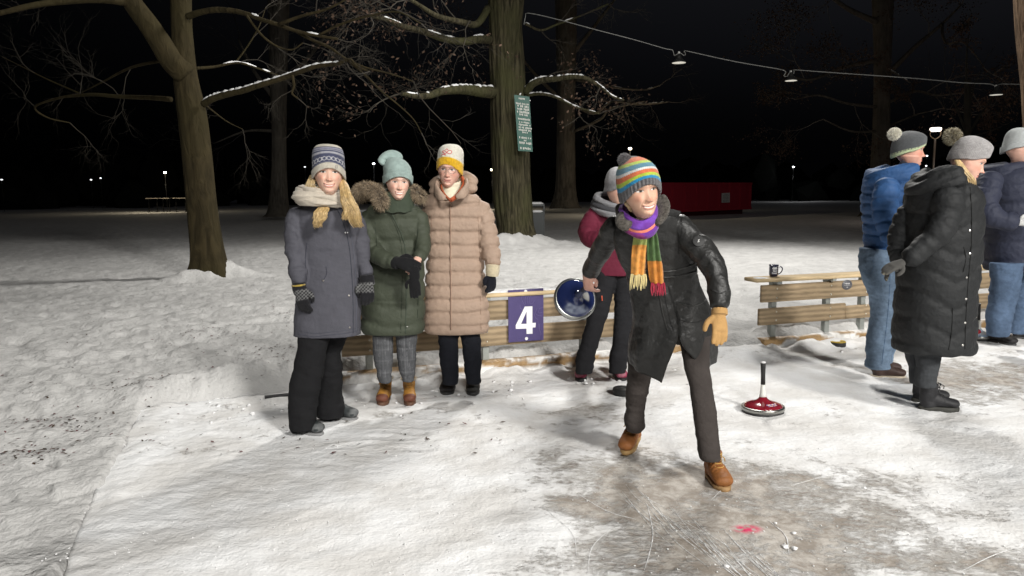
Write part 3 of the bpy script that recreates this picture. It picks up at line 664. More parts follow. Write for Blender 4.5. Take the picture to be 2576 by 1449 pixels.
    # neck and trunk continue the same surface
    if neck_to is not None:
        n0 = np.array(neck_to[0]); cn = rings[0].mean(0); extra = []; a0 = rings[0]-cn
        for k in range(1, 15):
            u = k/14; c_ = cn*(1-u)+n0*u; s_ = 1+.38*sstep(0, .35, u); extra.append(c_+a0*s_)
        extra = extra[::-1]; last = a0
        trunk = []
        for (c_, rx, ry) in neck_to[1:]:
            ang = az; trunk.append(np.stack([c_[0]+rx*np.sin(ang), c_[1]-ry*np.cos(ang), c_[2]+0*ang], -1))
        allr = np.array(trunk[::-1]+extra); cc = np.tile(np.array(skin), (len(allr), na, 1))
        rings = np.concatenate([allr, rings]); cols = np.concatenate([cc, cols])
    R = rings; Mn, n = R.shape[:2]; Vv = np.vstack([R.reshape(-1, 3), R[0].mean(0), R[-1].mean(0)]); cc = np.vstack([cols.reshape(-1, 3), cols[0, :1], cols[-1, :1]])
    f_ = grid_faces(Mn, n); a = Mn*n
    for j in range(n):
        k2 = (j+1) % n; f_.append((a, k2, j)); f_.append((a+1, (Mn-1)*n+j, (Mn-1)*n+k2))
    mb.add(Vv, f_, cc)

def hat(name, parent, Mx, mat, zf=.03, zs=-.03, zb=-.055, top=.165, rx=.088, ry=.106, cy=.004, p=2.4, flat=.55, colf=None, rib=0, ribn=60, ribv=.3, slouch=(0, 0, 0), bulge=.04, fold=0, lump=.003, seed=0, tilt=0, knitv=0, cyl=.5):
    nv, n = 90, 180; th = np.linspace(-PI, PI, n, endpoint=False); v = np.linspace(0, 1, nv)
    Vg, T = np.meshgrid(v, th, indexing='ij'); cs, sn = np.cos(T), np.sin(T)
    brim = zs+(zf-zs)*np.maximum(0, cs)**1.5+(zb-zs)*np.maximum(0, -cs)**1.2+tilt*sn
    prof = np.where(Vg < flat, 1+bulge*np.sin(PI*Vg/flat*.8), 0)
    u = np.clip((Vg-flat)/(1-flat), 0, 1); edge = 1+bulge*math.sin(PI*.8); prof = np.where(Vg < flat, prof, edge*np.clip(np.cos(u*PI/2), 0, 1)**(2/p))
    zz = brim+(top-brim)*np.where(Vg < flat, Vg*cyl/flat*1.0, cyl+(1-cyl)*np.sin(u*PI/2)**(2/p*1.0))
    hz = np.stack([cs*2.5, sn*2.5, Vg*4+seed], -1)
    r = prof*(1+lump/.09*fbm(hz, 3, seed))
    r = r-(rib/.09)*np.cos(T*ribn)*(Vg < ribv)*(prof > .3)
    if knitv: r = r+(.0016/.09)*np.sin(T*knitv+np.floor(Vg*34)*PI)*np.sin(Vg*34*2*PI*.5)**2*(Vg >= ribv)
    if fold: r = r+(.006/.09)*sstep(fold, fold-.03, Vg)
    r = r*(1+.012*np.minimum(Vg/.03, 1)) - .03*(Vg < .012)
    X = rx*r*sn+slouch[0]*Vg**2.2; Y = cy-ry*r*cs+slouch[1]*Vg**2.2; Z = zz+slouch[2]*Vg**2
    R = xf(np.stack([X, Y, Z], -1).reshape(-1, 3), Mx).reshape(nv, n, 3)
    inner = xf(np.stack([X[0]*.86, (Y[0]-cy)*.86+cy, Z[0]+.012], -1), Mx)
    R = np.concatenate([inner[None], R]); cc = np.zeros((nv+1, n, 3)); cc[1:] = colf(Vg, T, Z) if callable(colf) else np.array(colf); cc[0] = cc[1]*.5
    Vv = np.vstack([R.reshape(-1, 3), R[-1].mean(0)]); c2 = np.vstack([cc.reshape(-1, 3), cc[-1, :1]]); f_ = grid_faces(nv+1, n); a = (nv+1)*n
    for j in range(n): f_.append((a, nv*n+j, nv*n+(j+1) % n))
    mb = MB(); mb.add(Vv, f_, c2); return mb.build(name, mat, parent), mb
def blades(mb, pts, nrm, L, wd, cols, rng, jit=.5, droop=0.0, curl=0.0):
    for p, nn in zip(pts, nrm):
        d = norm(np.array(nn)+np.array([rng.gauss(0, jit), rng.gauss(0, jit), rng.gauss(0, jit)-droop])); l = L*rng.uniform(.6, 1.2)
        s = norm(np.cross(d, [rng.gauss(0, 1), rng.gauss(0, 1), rng.gauss(0, 1)]))*wd; c = cols[rng.randrange(len(cols))]; m_ = p+d*l*.55+np.array([0, 0, -curl*l]); e = p+d*l+np.array([0, 0, -curl*l*2.2])
        mb.add([p-s, p+s, m_+s*.7, m_-s*.7, e], [(0, 1, 2, 3), (3, 2, 4)], [c, c, np.array(c)*1.1, np.array(c)*1.1, np.array(c)*1.25])
def pompom(parent, c, r, cols, n=900, seed=0, L=.30, name='bobble', sq=(1, 1, 1)):
    rng = random.Random(seed); mb = MB(); c = np.array(c); a = np.linspace(-PI/2, PI/2, 12)
    lathe(mb, [(max(.0005, r*.75*math.cos(q)), r*.75*math.sin(q)) for q in a], axisM(c, (0, 0, 1)), 18, col=cols[0])
    P, Nn = [], []
    for _ in range(int(n*1.8)):
        d = norm([rng.gauss(0, 1) for _ in range(3)]); P.append(c+d*r*.72*np.array(sq)); Nn.append(d)
    blades(mb, P, Nn, r*L*1.1, r*.035, cols, rng, .45); return mb.build(name, MT['fur'], parent, smooth=False)
def axisM(o, z, xhint=(1, 0, 0)):
    z = norm(z); x = np.array(xhint, float); x = norm(x-z*(x@z)); y = np.cross(z, x)
    m = np.eye(4); m[:3, 0] = x; m[:3, 1] = y; m[:3, 2] = z; m[:3, 3] = o; return m
def lathe(mb, prof, M4, n=40, colf=None, col=None):
    th = np.linspace(0, 2*PI, n, endpoint=False); rings = []; M4 = np.array(M4)
    for r, z in prof:
        p = np.stack([r*np.cos(th), r*np.sin(th), 0*th+z], -1); rings.append(p@M4[:3, :3].T+M4[:3, 3])
    loft(mb, rings, col, colf=colf)

def rowtube(mb, rows, ratio=.62, m=None, n=40, yaw=0, sq=.85, col=None):
    """horizontal rings fitted between a left and a right silhouette point: (xl, xr, y, Y[, ratio[, dz]])"""
    P, R = [], []
    for r in rows:
        a, b = at(r[0], r[2], r[3]), at(r[1], r[2], r[3]); h = (b[0]-a[0])/2; c = (a+b)/2; P.append(c); R.append((h, h*(r[4] if len(r) > 4 else ratio)))
    tube(mb, P, np.array(R), n=n, side=(math.cos(yaw), math.sin(yaw), 0), flat=True, m=m or len(rows)*6, sq=sq, col=col); return [p for p in P], R
def pathtube(mb, pts, ratio=1.0, n=24, m=None, side=(1, .2, .1), col=None, rnd=True):
    P = [at(x, y, Y) for x, y, Y, r in pts]; R = [(r*Y/F, r*Y/F*ratio) for x, y, Y, r in pts]
    tube(mb, P, np.array(R), n=n, m=m or len(pts)*8, side=side, rnd=rnd, col=col); return P
def garment(name, parent, mb, mat, col, voxel=.009, smooth=3, bones=(), wr=.006, wf=7.0, seed=0, lab=None, colf=None, post=None, along=2.6):
    """fuse the pieces into one surface and give it quilting / creases along its bones
    bone: (points, radius, spacing, depth, wrinkle)"""
    co, fs, nr = fuse(mb, voxel, smooth)
    if bones:
        q = []; S = []
        for b in bones:
            s_, d = seg_param(co, b[0]); q.append(d/b[1]); S.append(s_)
        q = np.array(q); S = np.array(S); k = q.argmin(0); disp = np.zeros(len(co)); seam = np.zeros(len(co))
        for i, b in enumerate(bones):
            m_ = k == i; s_ = S[i][m_]; c = co[m_]; sp, dp, wk = b[2], b[3], b[4]; d = np.zeros(m_.sum())
            ax = norm(np.array(b[0][-1])-np.array(b[0][0])); pr = c-np.outer(c@ax, ax)*(1-.0)+np.outer(s_, ax)*along
            w_ = fbm(pr*np.array([wf, wf, wf]), 3, seed+i); d = d+wk*w_+wk*.8*np.maximum(0, fbm(pr*wf*1.9+3, 2, seed+9+i))
            if sp:
                ph = s_+(b[5](c) if len(b) > 5 else 0)+.006*vnoise(c*6, seed); fq = ph/sp; dist = np.abs(fq-np.round(fq))*sp
                g = np.exp(-(dist/(.16*sp))**2); d = d-dp*g+dp*.35; seam[m_] = g
                d = d+.0022*vnoise(c*38, seed+3)*np.exp(-(dist/(.3*sp))**2)*1.2
            disp[m_] = d
        co = co+nr*disp[:, None]
    if post is not None: co = post(co, nr)
    c_ = np.tile(np.array(col, float), (len(co), 1)) if colf is None else colf(co, nr)
    org = np.array(parent.location)
    o = mkobj(name, co-org, fs, mat, parent, True, c_)
    if lab: o['label'] = lab
    return o
def fabric_plaid(co, nr): pass

def hand(mb, w, d, n, side, L=.185, curls=(.3, .35, .4, .45), thumb=.5, thick=1.0, spread=.10, thin=1.0, col=None):
    """w wrist, d towards the fingers, n back of the hand, side towards the thumb"""
    w = np.array(w, float); d = norm(d); n = norm(np.array(n)-d*(np.array(n)@d)); side = norm(np.array(side)-d*(np.array(side)@d)-n*(np.array(side)@n)); k = L/.185
    tube(mb, [w-d*.02*k, w+d*.015*k, w+d*.05*k, w+d*.085*k, w+d*.098*k], np.array([(.026, .019), (.030, .019), (.040, .0165), (.041, .0145), (.034, .011)])*k*np.array([1, thick*.9+.1]), n=20, side=side, m=20, rnd=True)
    for i, (o, ln) in enumerate(((.029, .070), (.0095, .079), (-.0105, .073), (-.029, .057))):
        p = w+d*.085*k+side*o*k; dd = norm(d+side*o*spread*28*.35); pts = [p-d*.02*k, p]; c = curls[i]
        for s_, f in ((.45, .9), (.30, 1.2), (.25, .9)):
            a = c*f; dd = norm(dd*math.cos(a)-n*math.sin(a)); q = np.cross(n, dd); n_ = norm(np.cross(dd, q)); n2 = n_ if n_@n > -2 else n; p = p+dd*ln*k*s_; pts.append(p.copy())
            nn_ = norm(n-dd*(n@dd)) if abs(n@dd) < .95 else n
        r = .0088*k*thick*thin; tube(mb, pts, [r*1.08, r*1.1, r*1.02, r*.95, r*.8], n=12, m=16, side=side, rnd=True)
    b = w+d*.022*k+side*.026*k-n*.006*k; t1 = b+(d*.55+side*.75-n*.25)*.038*k; t2_ = t1+norm(d*.85+side*(.55-thumb)-n*.3)*.030*k; t3_ = t2_+norm(d*.9+side*(.2-thumb)-n*.25*(1+thumb))*.024*k
    r = .0105*k*thick*thin; tube(mb, [b-side*.012*k, b, t1, t2_, t3_], [r*1.2, r*1.25, r*1.1, r, r*.78], n=12, m=16, side=n, rnd=True)

def boot(parent, name, ankle, hd, L=.275, H=.15, W=.050, col=(.2, .1, .04), sole=(.03, .03, .03), pitch=0, lace=None, toecol=None, soleh=.024, shaft=(.046, .054), roll=0, fur=None, mat='leather', lean=(0, 0), soft=0, snow=0, zb=0.0):
    """ankle: ground point under the ankle; hd: heading on the ground"""
    hd = norm([hd[0], hd[1], 0]); lt = np.array([-hd[1], hd[0], 0.]); up = np.array([0, 0, 1.]); a = np.array([ankle[0], ankle[1], zb])
    piv = a+hd*L*.60
    def T(P):
        P = np.asarray(P, float); sh = P.shape; P = P.reshape(-1, 3); q = a+np.outer(P[:, 0], hd)+np.outer(P[:, 1], lt)+np.outer(P[:, 2], up)
        if pitch:
            r = Matrix.Rotation(rad(pitch), 3, Vector(lt)); q = (q-piv)@np.array(r).T+piv
        return q.reshape(sh)
    k = L/.275; mb = MB(); s0 = soleh
    ft = [(-.058, .045, .030, .040), (-.03, .052, .037, .050), (.02, .056, .040, .054), (.06, .052, .044, .048), (.10, .044, .048, .038), (.14, .038, .0485, .032), (.170, .034, .043, .028), (.190, .030, .030, .020)]
    tube(mb, T([(u*k, 0, z+s0*.6) for u, z, rw, rh in ft]), np.array([(rw*W/.05, rh) for u, z, rw, rh in ft]), n=26, m=40, side=lt, rnd=True)
    tube(mb, T([(0, 0, .03), (-.004, 0, .08), (-.004+lean[0]*.3, lean[1]*.3, .12), (-.002+lean[0], lean[1], H)]), np.array([(shaft[0]*.9, shaft[1]*.95), (shaft[0]*.88, shaft[1]*.94), (shaft[0]*.94, shaft[1]), (shaft[0], shaft[1])]), n=24, m=20, side=lt)
    co, fs, nr = fuse(mb, .0058, 2)
    zz = (co-a)@up if not pitch else None
    # flatten to the sole
    def inv(P):
        if pitch:
            r = np.array(Matrix.Rotation(rad(-pitch), 3, Vector(lt))); P = (P-piv)@r.T+piv
        q = P-a; return np.stack([q@hd, q@lt, q@up], 1)
    loc = inv(co); loc[:, 2] = np.maximum(loc[:, 2], s0*.8); loc = loc+.0025*fbm(loc*26, 3, 7)[:, None]*np.array([.5, 1, 1]); 
    crease = .003*np.sin(loc[:, 0]*260)*np.exp(-((loc[:, 0]-.075*k)/.03)**2)*sstep(.05, .08, loc[:, 2]); loc[:, 2] -= crease
    co = T(loc); cc = np.tile(np.array(col, float), (len(co), 1))*(1+.18*fbm(loc*18, 3, 3))[:, None]
    if toecol is not None:
        mq = sstep(.135*k, .145*k, loc[:, 0]-(loc[:, 2]-.05)*.25)[:, None]; mq = np.maximum(mq, sstep(.036, .028, loc[:, 2])[:, None]); cc = cc*(1-mq)+np.array(toecol)*mq
    if snow: mq = (sstep(.04, .16, fbm(loc*30, 2, 9))*sstep(.125*k, .17*k, loc[:, 0])*snow)[:, None]; cc = cc*(1-mq)+.75*mq
    mkobj(name, co-np.array(parent.location), fs, MT[mat], parent, True, cc)['label'] = None or (name.replace('_', ' ')) if False else ''
    o = C.objects[-1]
    if 'label' in o: del o['label']
    root_, parent = parent, o
    # sole
    mb = MB(); th = np.linspace(0, 2*PI, 48, endpoint=False); u = np.cos(th); v = np.sin(th)
    ux = (.066+.128*k/1)*0; Xs = np.where(u > 0, .06+.130*k*np.sign(u)*np.abs(u)**.8, .06+.124*k*np.sign(u)*np.abs(u)**.75); wv = W*.97*np.interp(Xs, [-.07, -.03, .03, .07, .13, .19], [.70, .82, .74, .86, 1.04, .8]); Ys = wv*np.sign(v)*np.abs(v)**.75
    loft(mb, [T(np.stack([Xs*1+.06*(s_-1)*-1*0+(Xs-.06)*(s_-1), Ys*s_, 0*Xs+z], 1)) for s_, z in ((.94, .0), (.985, .004), (1.0, .012), (1.0, s0), (.93, s0+.003))], sole)
    if snow: pass
    s_o = mb.build('sole', MT['rubber'], parent)
    if lace is not None:
        mb = MB()
        for q in range(6):
            f_ = q/5; x = (.095-.050*f_)*k if q > 1 else (.115-.02*q)*k; zt = np.interp(x/k, [.04, .06, .08, .10, .115], [H-.004, .112, .094, .082, .074])+s0*.4
            if q >= 3: x = .052+.002*q; zt = .105+(H-.105)*(q-2)/3.2
            ww = .020+.004*(q % 2)
            tube(mb, T([(x-.006, -ww, zt-.004), (x+.004, -ww*.4, zt+.004), (x+.002, ww*.4, zt+.002), (x-.008, ww, zt-.006+.012)]), .0026, n=6, m=8, col=lace)
            tube(mb, T([(x-.006, ww, zt-.004), (x+.004, ww*.4, zt+.004), (x+.002, -ww*.4, zt+.002), (x-.008, -ww, zt-.006+.012)]), .0026, n=6, m=8, col=lace)
        tube(mb, T([(.06, 0, H-.01), (.075, .025, H-.012), (.07, .035, H-.035)]), .0026, n=6, m=8, col=lace); tube(mb, T([(.06, 0, H-.01), (.078, -.022, H-.008), (.075, -.034, H-.03)]), .0026, n=6, m=8, col=lace)
        mb.build('laces', MT['scarf'], parent)
    if fur is not None:
        mb = MB(); r0 = random.Random(3); P, Nn = [], []
        for _ in range(420):
            a_ = r0.uniform(0, 2*PI); P.append(T(np.array([[.0+shaft[1]*.98*math.cos(a_), shaft[0]*.98*math.sin(a_), H-.012+r0.uniform(-.006, .008)]]))[0]); Nn.append(hd*math.cos(a_)*.6+lt*math.sin(a_)*.6+up*.8)
        blades(mb, P, Nn, .022, .0022, [fur, np.array(fur)*.8], r0, .35); mb.build('fleece_cuff', MT['fur'], parent, smooth=False)
def person(label, loc, mbody):
    pass
def root(label, x, y):
    """placeholder holding the place of a person; the body mesh takes it over"""
    me = bpy.data.meshes.new('person'); o = bpy.data.objects.new('person', me); C.objects.link(o); o.location = (float(x), float(y), 0)
    return tag(o, label, 'person')
def body(o, mb):
    V, Fc, Cc = mb.arrays(); me = o.data; me.from_pydata((V-np.array(o.location)).tolist(), [], Fc)
    me.polygons.foreach_set('use_smooth', [True]*len(me.polygons))
    a = me.color_attributes.new('Col', 'FLOAT_COLOR', 'POINT'); a.data.foreach_set('color', np.hstack([Cc, np.ones((len(Cc), 1))]).astype(np.float32).ravel()); me.materials.append(MT['skin']); me.update()
def lock(mb, pts, r0, r1, n, rng, spread, wave=.006, wf=22, cols=((.50, .34, .15), (.62, .46, .24), (.38, .25, .11)), flat=.35, fan=1.0, seed=0):
    """a lock of hair: many thin strands following pts with a waving width"""
    P = crom(np.array(pts), 26); u = np.linspace(0, 1, 26)
    r0 *= .38; r1 *= .35
    for k in range(int(n*4)):
        a = rng.uniform(0, 2*PI); q = math.sqrt(rng.random()); off = np.array([math.cos(a), math.sin(a)*.6, 0])*spread*q; ph = rng.uniform(0, 2.2); fz = np.array([rng.gauss(0, .35), rng.gauss(0, .2), rng.gauss(0, .2)])*spread
        env = (.5+.7*np.sin(u*PI*.8+.25))*(1+(fan-1)*u)
        S = P+off[None]*env[:, None]+fz[None]*(u**1.5)[:, None]+np.stack([wave*(1.2*np.sin(u*wf*.5+ph*.6)+.7*np.sin(u*wf+ph*2+k*.03))*u**.7, wave*np.cos(u*wf*.5+ph*.6)*u, .4*wave*np.sin(u*wf*.8+ph)*u], 1)*1.3
        e = 26-int(13*rng.random()**1.6); S = S[:e]; r = np.interp(np.linspace(0, 1, e), [0, .2, .8, 1], [r0*.7, r0, r0*.8, r1]); c = np.array(cols[rng.randrange(len(cols))])
        tube(mb, S, np.stack([r, r*.6], 1), n=5, m=e, col=c)
def line_on(mb, pts, r, col, n=6, m=None):
    P = np.array(pts); tube(mb, P, r, n=n, m=m or len(P)*6, col=col)
def press(pts_px, off, col, r, mb, Y):
    P = [at(x, y, Y)-np.array([0, off, 0]) for x, y in pts_px]; line_on(mb, P, r, col)
def _world_off(o):
    r = np.zeros(3)
    while o is not None: r = r+np.array(o.location); o = o.parent
    return r
class Surf:
    """ray-cast from the camera's side onto built garments, so that seams, zips, buttons lie on them"""
    def __init__(s, objs):
        from mathutils.bvhtree import BVHTree
        V, Fc = [], []
        for o in objs:
            b = len(V); off = _world_off(o)
            n = len(o.data.vertices); co = np.empty(n*3); o.data.vertices.foreach_get('co', co); V += [Vector(v) for v in (co.reshape(-1, 3)+off)]; Fc += [tuple(b+i for i in p.vertices) for p in o.data.polygons]
        s.t = BVHTree.FromPolygons(V, Fc)
    def hit(s, x, y, lift=.003):
        d = Vector(ray(x, y)).normalized(); h = s.t.ray_cast(Vector((0, 0, 1.5)), d)
        if h[0] is None: return None, None
        n = h[1] if h[1].dot(d) < 0 else -h[1]; return np.array(h[0]+n*lift), np.array(n)
    def line(s, mb, px, r, col, lift=.0014, n=6, dens=6.0, flat=1.0):
        px = crom(np.array(px, float), max(6, int(sum(math.dist(px[i], px[i+1]) for i in range(len(px)-1))/dens))); P = [s.hit(x, y, lift)[0] for x, y in px]; P = [p for p in P if p is not None]
        if len(P) < 3: return
        P = np.array(P); 
        for _ in range(2): P[1:-1] = (P[:-2]+P[1:-1]*2+P[2:])/4
        tube(mb, P, r, n=n, m=len(P), col=col)
    def dot(s, mb, x, y, r, col, h=.003):
        p, n = s.hit(x, y, 0)
        if p is not None: lathe(mb, [(r, -.002), (r, h*.6), (r*.7, h), (.0005, h*1.05)], axisM(p, n), 14, col=col)
NT = dict(flat=0)

# ---------------------------------------------------------------- 1: woman in the long grey-blue parka
def w1():
    o = root('person in patterned wool hat, pale scarf and long slate grey parka, leftmost', *gr(790, 1080)[:2]); Yb = 4.60; r = random.Random(1)
    hm = HM(827, 435, 4.50, 15, -2, 2, 1.06)
    nb = at(815, 520, 4.62); b = MB(); head(b, hm, skin=(.66, .42, .32), smile=1.15, teeth=.45, gaze=.0, iris=(.10, .12, .12), brow=(.40, .26, .15), neck_to=[nb, (at(825, 560, 4.62), .12, .055), (at(828, 700, 4.62), .13, .09), (at(828, 820, 4.62), .12, .055)])
    g = MB(); T = [(798, 852, 494, 4.62, .8), (778, 868, 504, 4.62, .75), (757, 890, 518, 4.61, .62), (746, 902, 545, 4.6, .58), (748, 905, 580, 4.6, .56), (754, 904, 640, 4.6, .58), (750, 905, 700, 4.6, .6), (744, 907, 760, 4.6, .62), (741, 907, 815, 4.6, .62), (741, 907, 842, 4.6, .62)]
    tp, _ = rowtube(g, T)
    ra = pathtube(g, [(768, 530, 4.61, 27), (752, 552, 4.6, 33), (745, 590, 4.58, 29), (745, 630, 4.55, 27), (749, 675, 4.50, 23), (752, 708, 4.47, 19), (752, 717, 4.46, 18.5)]); la = pathtube(g, [(876, 530, 4.62, 22), (890, 552, 4.62, 25), (900, 590, 4.61, 24), (908, 630, 4.59, 21), (917, 670, 4.57, 18.5), (923, 697, 4.56, 17)])
    coat = garment('parka', o, g, MT['cloth'], (.070, .070, .084), .0085, 3, [(tp, .2, 0, 0, .006), (ra, .07, 0, 0, .019), (la, .06, 0, 0, .018)], wf=5.5, seed=3)
    S = Surf([coat]); m_ = MB()
    S.line(m_, [(838, 512), (855, 540), (868, 575), (878, 620), (884, 680), (888, 760), (888, 838)], 0.001925, (.03, .033, .045)); S.line(m_, [(846, 508), (866, 545), (882, 590), (891, 650), (895, 720), (896, 790), (896, 835)], 0.002475, (.085, .088, .11))
    S.line(m_, [(750, 840), (790, 847), (824, 843), (880, 837), (905, 828)], 0.00165, (.05, .053, .07)); S.line(m_, [(756, 833), (790, 839), (824, 836), (880, 830), (903, 822)], 0.0011, (.045, .05, .065))
    S.line(m_, [(820, 670), (823, 690), (812, 706)], 0.00165, (.03, .03, .045)); S.line(m_, [(772, 610), (768, 660), (770, 705)], 0.00165, (.03, .03, .045)); m_.build('placket', MT['cloth'], coat)
    for x, y in ((813, 706), (878, 744), (880, 824)): m_ = MB(); S.dot(m_, x, y, .006, (.35, .33, .3)); m_.build('button', MT['metal'], coat)
    m_ = MB(); S.dot(m_, 869, 585, .005, (.6, .6, .6)); S.dot(m_, 874, 585, .004, (.6, .6, .6)); m_.build('emblem', MT['plain'], coat)
    g = MB(); l1, _ = rowtube(g, [(764, 835, 800, 4.58, .8), (753, 830, 842, 4.57, .85), (746, 822, 885, 4.56, .85), (737, 814, 930, 4.55, .8), (730, 803, 975, 4.54, .85), (727, 796, 1020, 4.53, .95), (728, 794, 1062, 4.52, 1.05), (731, 793, 1079, 4.52, 1.05)]); l2, _ = rowtube(g, [(800, 884, 800, 4.7, .7), (802, 872, 842, 4.72, .8), (802, 858, 890, 4.74, .9), (798, 858, 930, 4.76, .9), (796, 861, 975, 4.78, .9), (795, 863, 1010, 4.8, 1), (797, 866, 1037, 4.8, 1.05), (799, 868, 1046, 4.8, 1.05)])
    garment('trousers', o, g, MT['trouser'], (.011, .011, .012), .009, 2, [(l1, .09, 0, 0, .013), (l2, .09, 0, 0, .013)], wf=4, seed=6)
    a = gr(754, 1086); boot(o, 'shoe', a, (.85, -.42), .27, .10, .050, (.030, .035, .036), (.22, .22, .22), snow=.12, soleh=.016, mat='rubber'); a = gr(838, 1051); boot(o, 'shoe', a, (.93, -.30), .27, .10, .048, (.030, .035, .036), (.22, .22, .22), snow=.12, soleh=.016, mat='rubber')
    # gloves
    for wx, wy, wY, ex, ey, nn, sd in ((752, 716, 4.46, 770, 802, (-.3, -.9, 0), (1, -.3, 0)), (923, 697, 4.55, 926, 770, (.4, -.9, 0), (-1, -.2, 0))):
        g = MB(); W = at(wx, wy, wY); E = at(ex, ey, wY-.03); pathtube(g, [(wx, wy-6, wY, 17), (wx+1, wy+8, wY, 18), (wx+5, wy+22, wY, 17)], rnd=False); hand(g, W+(E-W)*.12, E-W, nn, sd, L=.19, curls=(.35, .4, .45, .5), thick=1.35, thumb=.6); 
        def cf(co, nr, W=W, E=E):
            u = (co-W)@norm(E-W); q = (sstep(.03, .04, u)*sstep(.10, .09, u)*(np.sin(co[:, 0]*300)*np.sin(co[:, 2]*300) > -.1))[:, None]; return np.array((.014, .014, .016))*(1-q)+np.array((.13, .13, .13))*q
        garment('glove', o, g, MT['wool'], None, .005, 2, colf=cf)
    m_ = MB(); pathtube(m_, [(751, 715, 4.455, 17.6), (751.5, 719, 4.455, 17.8)], rnd=False, n=24, m=4, col=(.35, .25, .05)); mo = m_.build('cuff_lining', MT['knit'], o, col=True)
    # scarf
    c = at(806, 490, 4.555); mb = MB()
    for k, (dz, R1, R2, rr, ph) in enumerate(((-.040, .122, .118, .034, 0), (-.010, .112, .108, .034, 1.7), (.018, .096, .10, .030, 3.1), (-.030, .132, .122, .028, 4))):
        th = np.linspace(0, 2*PI, 15)[:-1]; pts = [c+np.array([R1*math.cos(t)+.015*math.sin(t+ph), R2*math.sin(t), dz+.004*math.sin(-t)*1+.018*math.cos(t+ph*.3+2.6)]) for t in th]; pts.append(pts[0]); pts.append(pts[1])
        tube(mb, pts, np.array([(rr, rr*1.05)]*len(pts)), n=28, m=90, side=(0, 0, 1), rnd=False, mod=lambda u, t, ph=ph: 1+.20*np.sin(3*t+ph+2*np.sin(u*9+ph))+.10*np.sin(7*t+u*20+ph), col=(.47, .42, .35))
    V, Fc, Cc = mb.arrays(); Cc = np.array((.47, .42, .35))*(1+.22*fbm(V*np.array([14, 14, 60]), 3, 4))[:, None]; mb2 = MB(); mb2.add(V, Fc, Cc); mb2.build('scarf', MT['scarf'], o)
    # hair
    mb = MB(); cols = ((.48, .33, .14), (.58, .42, .21), (.36, .24, .10))
    lock(mb, [at(*q) for q in ((786, 440, 4.52), (782, 462, 4.46), (779, 480, 4.47), (775, 497, 4.52))], .0045, .002, 60, r, .022, .003, cols=((.30, .22, .12), (.42, .31, .17), (.50, .38, .2)))
    lock(mb, [at(*q) for q in ((800, 470, 4.46), (812, 490, 4.44), (822, 500, 4.45))], .004, .002, 30, r, .014, .003, cols=((.33, .24, .13), (.42, .31, .17)))
    lock(mb, [at(*q) for q in ((857, 448, 4.53), (866, 470, 4.46), (873, 495, 4.42), (882, 520, 4.41), (892, 545, 4.41), (903, 570, 4.42))], .005, .002, 150, r, .024, .005, cols=cols, fan=1.35)
    lock(mb, [at(*q) for q in ((862, 470, 4.48), (868, 500, 4.42), (874, 530, 4.40), (872, 552, 4.40))], .005, .002, 70, r, .02, .005, cols=cols, fan=1.1)
    lock(mb, [at(*q) for q in ((812, 517, 4.46), (805, 532, 4.40), (800, 548, 4.385), (802, 570, 4.39))], .005, .002, 120, r, .026, .004, cols=cols, fan=.75)
    lock(mb, [at(*q) for q in ((822, 520, 4.45), (817, 535, 4.395), (808, 552, 4.385), (806, 562, 4.39))], .005, .002, 60, r, .018, .006, cols=cols, fan=.8)
    lock(mb, [at(*q) for q in ((790, 452, 4.60), (772, 470, 4.62), (760, 482, 4.62))], .004, .002, 40, r, .025, .004, cols=((.12, .10, .07), (.2, .16, .1)))
    mb.build('hair', MT['hair'], o)
    # dark fur trimmed hood behind
    def hc(V, T, Z):
        c = np.tile(np.array((.43, .40, .34)), V.shape+(1,)); n = 22; t = (T/(2*PI)*n) % 1-.5; band = (V > .30) & (V < .70); q = (V-.50)/.10
        c[band] = (.055, .06, .10); fl = band & (np.abs(q) < 1) & ((np.abs(np.abs(t)*2.2-np.abs(q)*1.0) < .22) | (np.abs(t) < .10) & (np.abs(q) < .8)) & (((T/(2*PI)*n).astype(int) % 1) == 0); c[fl] = (.36, .36, .38)
        for a_, b_ in ((.32, .335), (.64, .655), (.675, .69)): c[(V > a_) & (V < b_)] = (.30, .30, .33)
        c[(V > .70) & (V < .745)] = (.20, .20, .25); c[(V > .745) & (V < .765)] = (.05, .055, .09); return c
    ho, _ = hat('wool_hat', o, hm, MT['wool'], zf=.020, zs=-.040, zb=-.07, top=.157, rx=.0865, ry=.106, p=3.6, flat=.62, colf=hc, lump=.004, fold=.30, bulge=.02, seed=2, slouch=(-.006, 0, 0))
    m_ = MB(); HS = Surf([ho]); 
    for (x, y, dx, dy) in ((843.5, 419, 0, 3.6), (848.5, 419.5, 0, 3.6)): HS.line(m_, [(x, y-dy), (x, y), (x, y+dy)], 0.00066, (.05, .06, .10), .001, dens=1.2)
    for y in (415.5, 419.5, 423): HS.line(m_, [(843.5, y), (846, y), (848.5, y+.5)], 0.00055, (.05, .06, .10), .001, dens=.8)
    if m_.n: m_.build('hat_emblem', MT['plain'], ho)
    body(o, b)
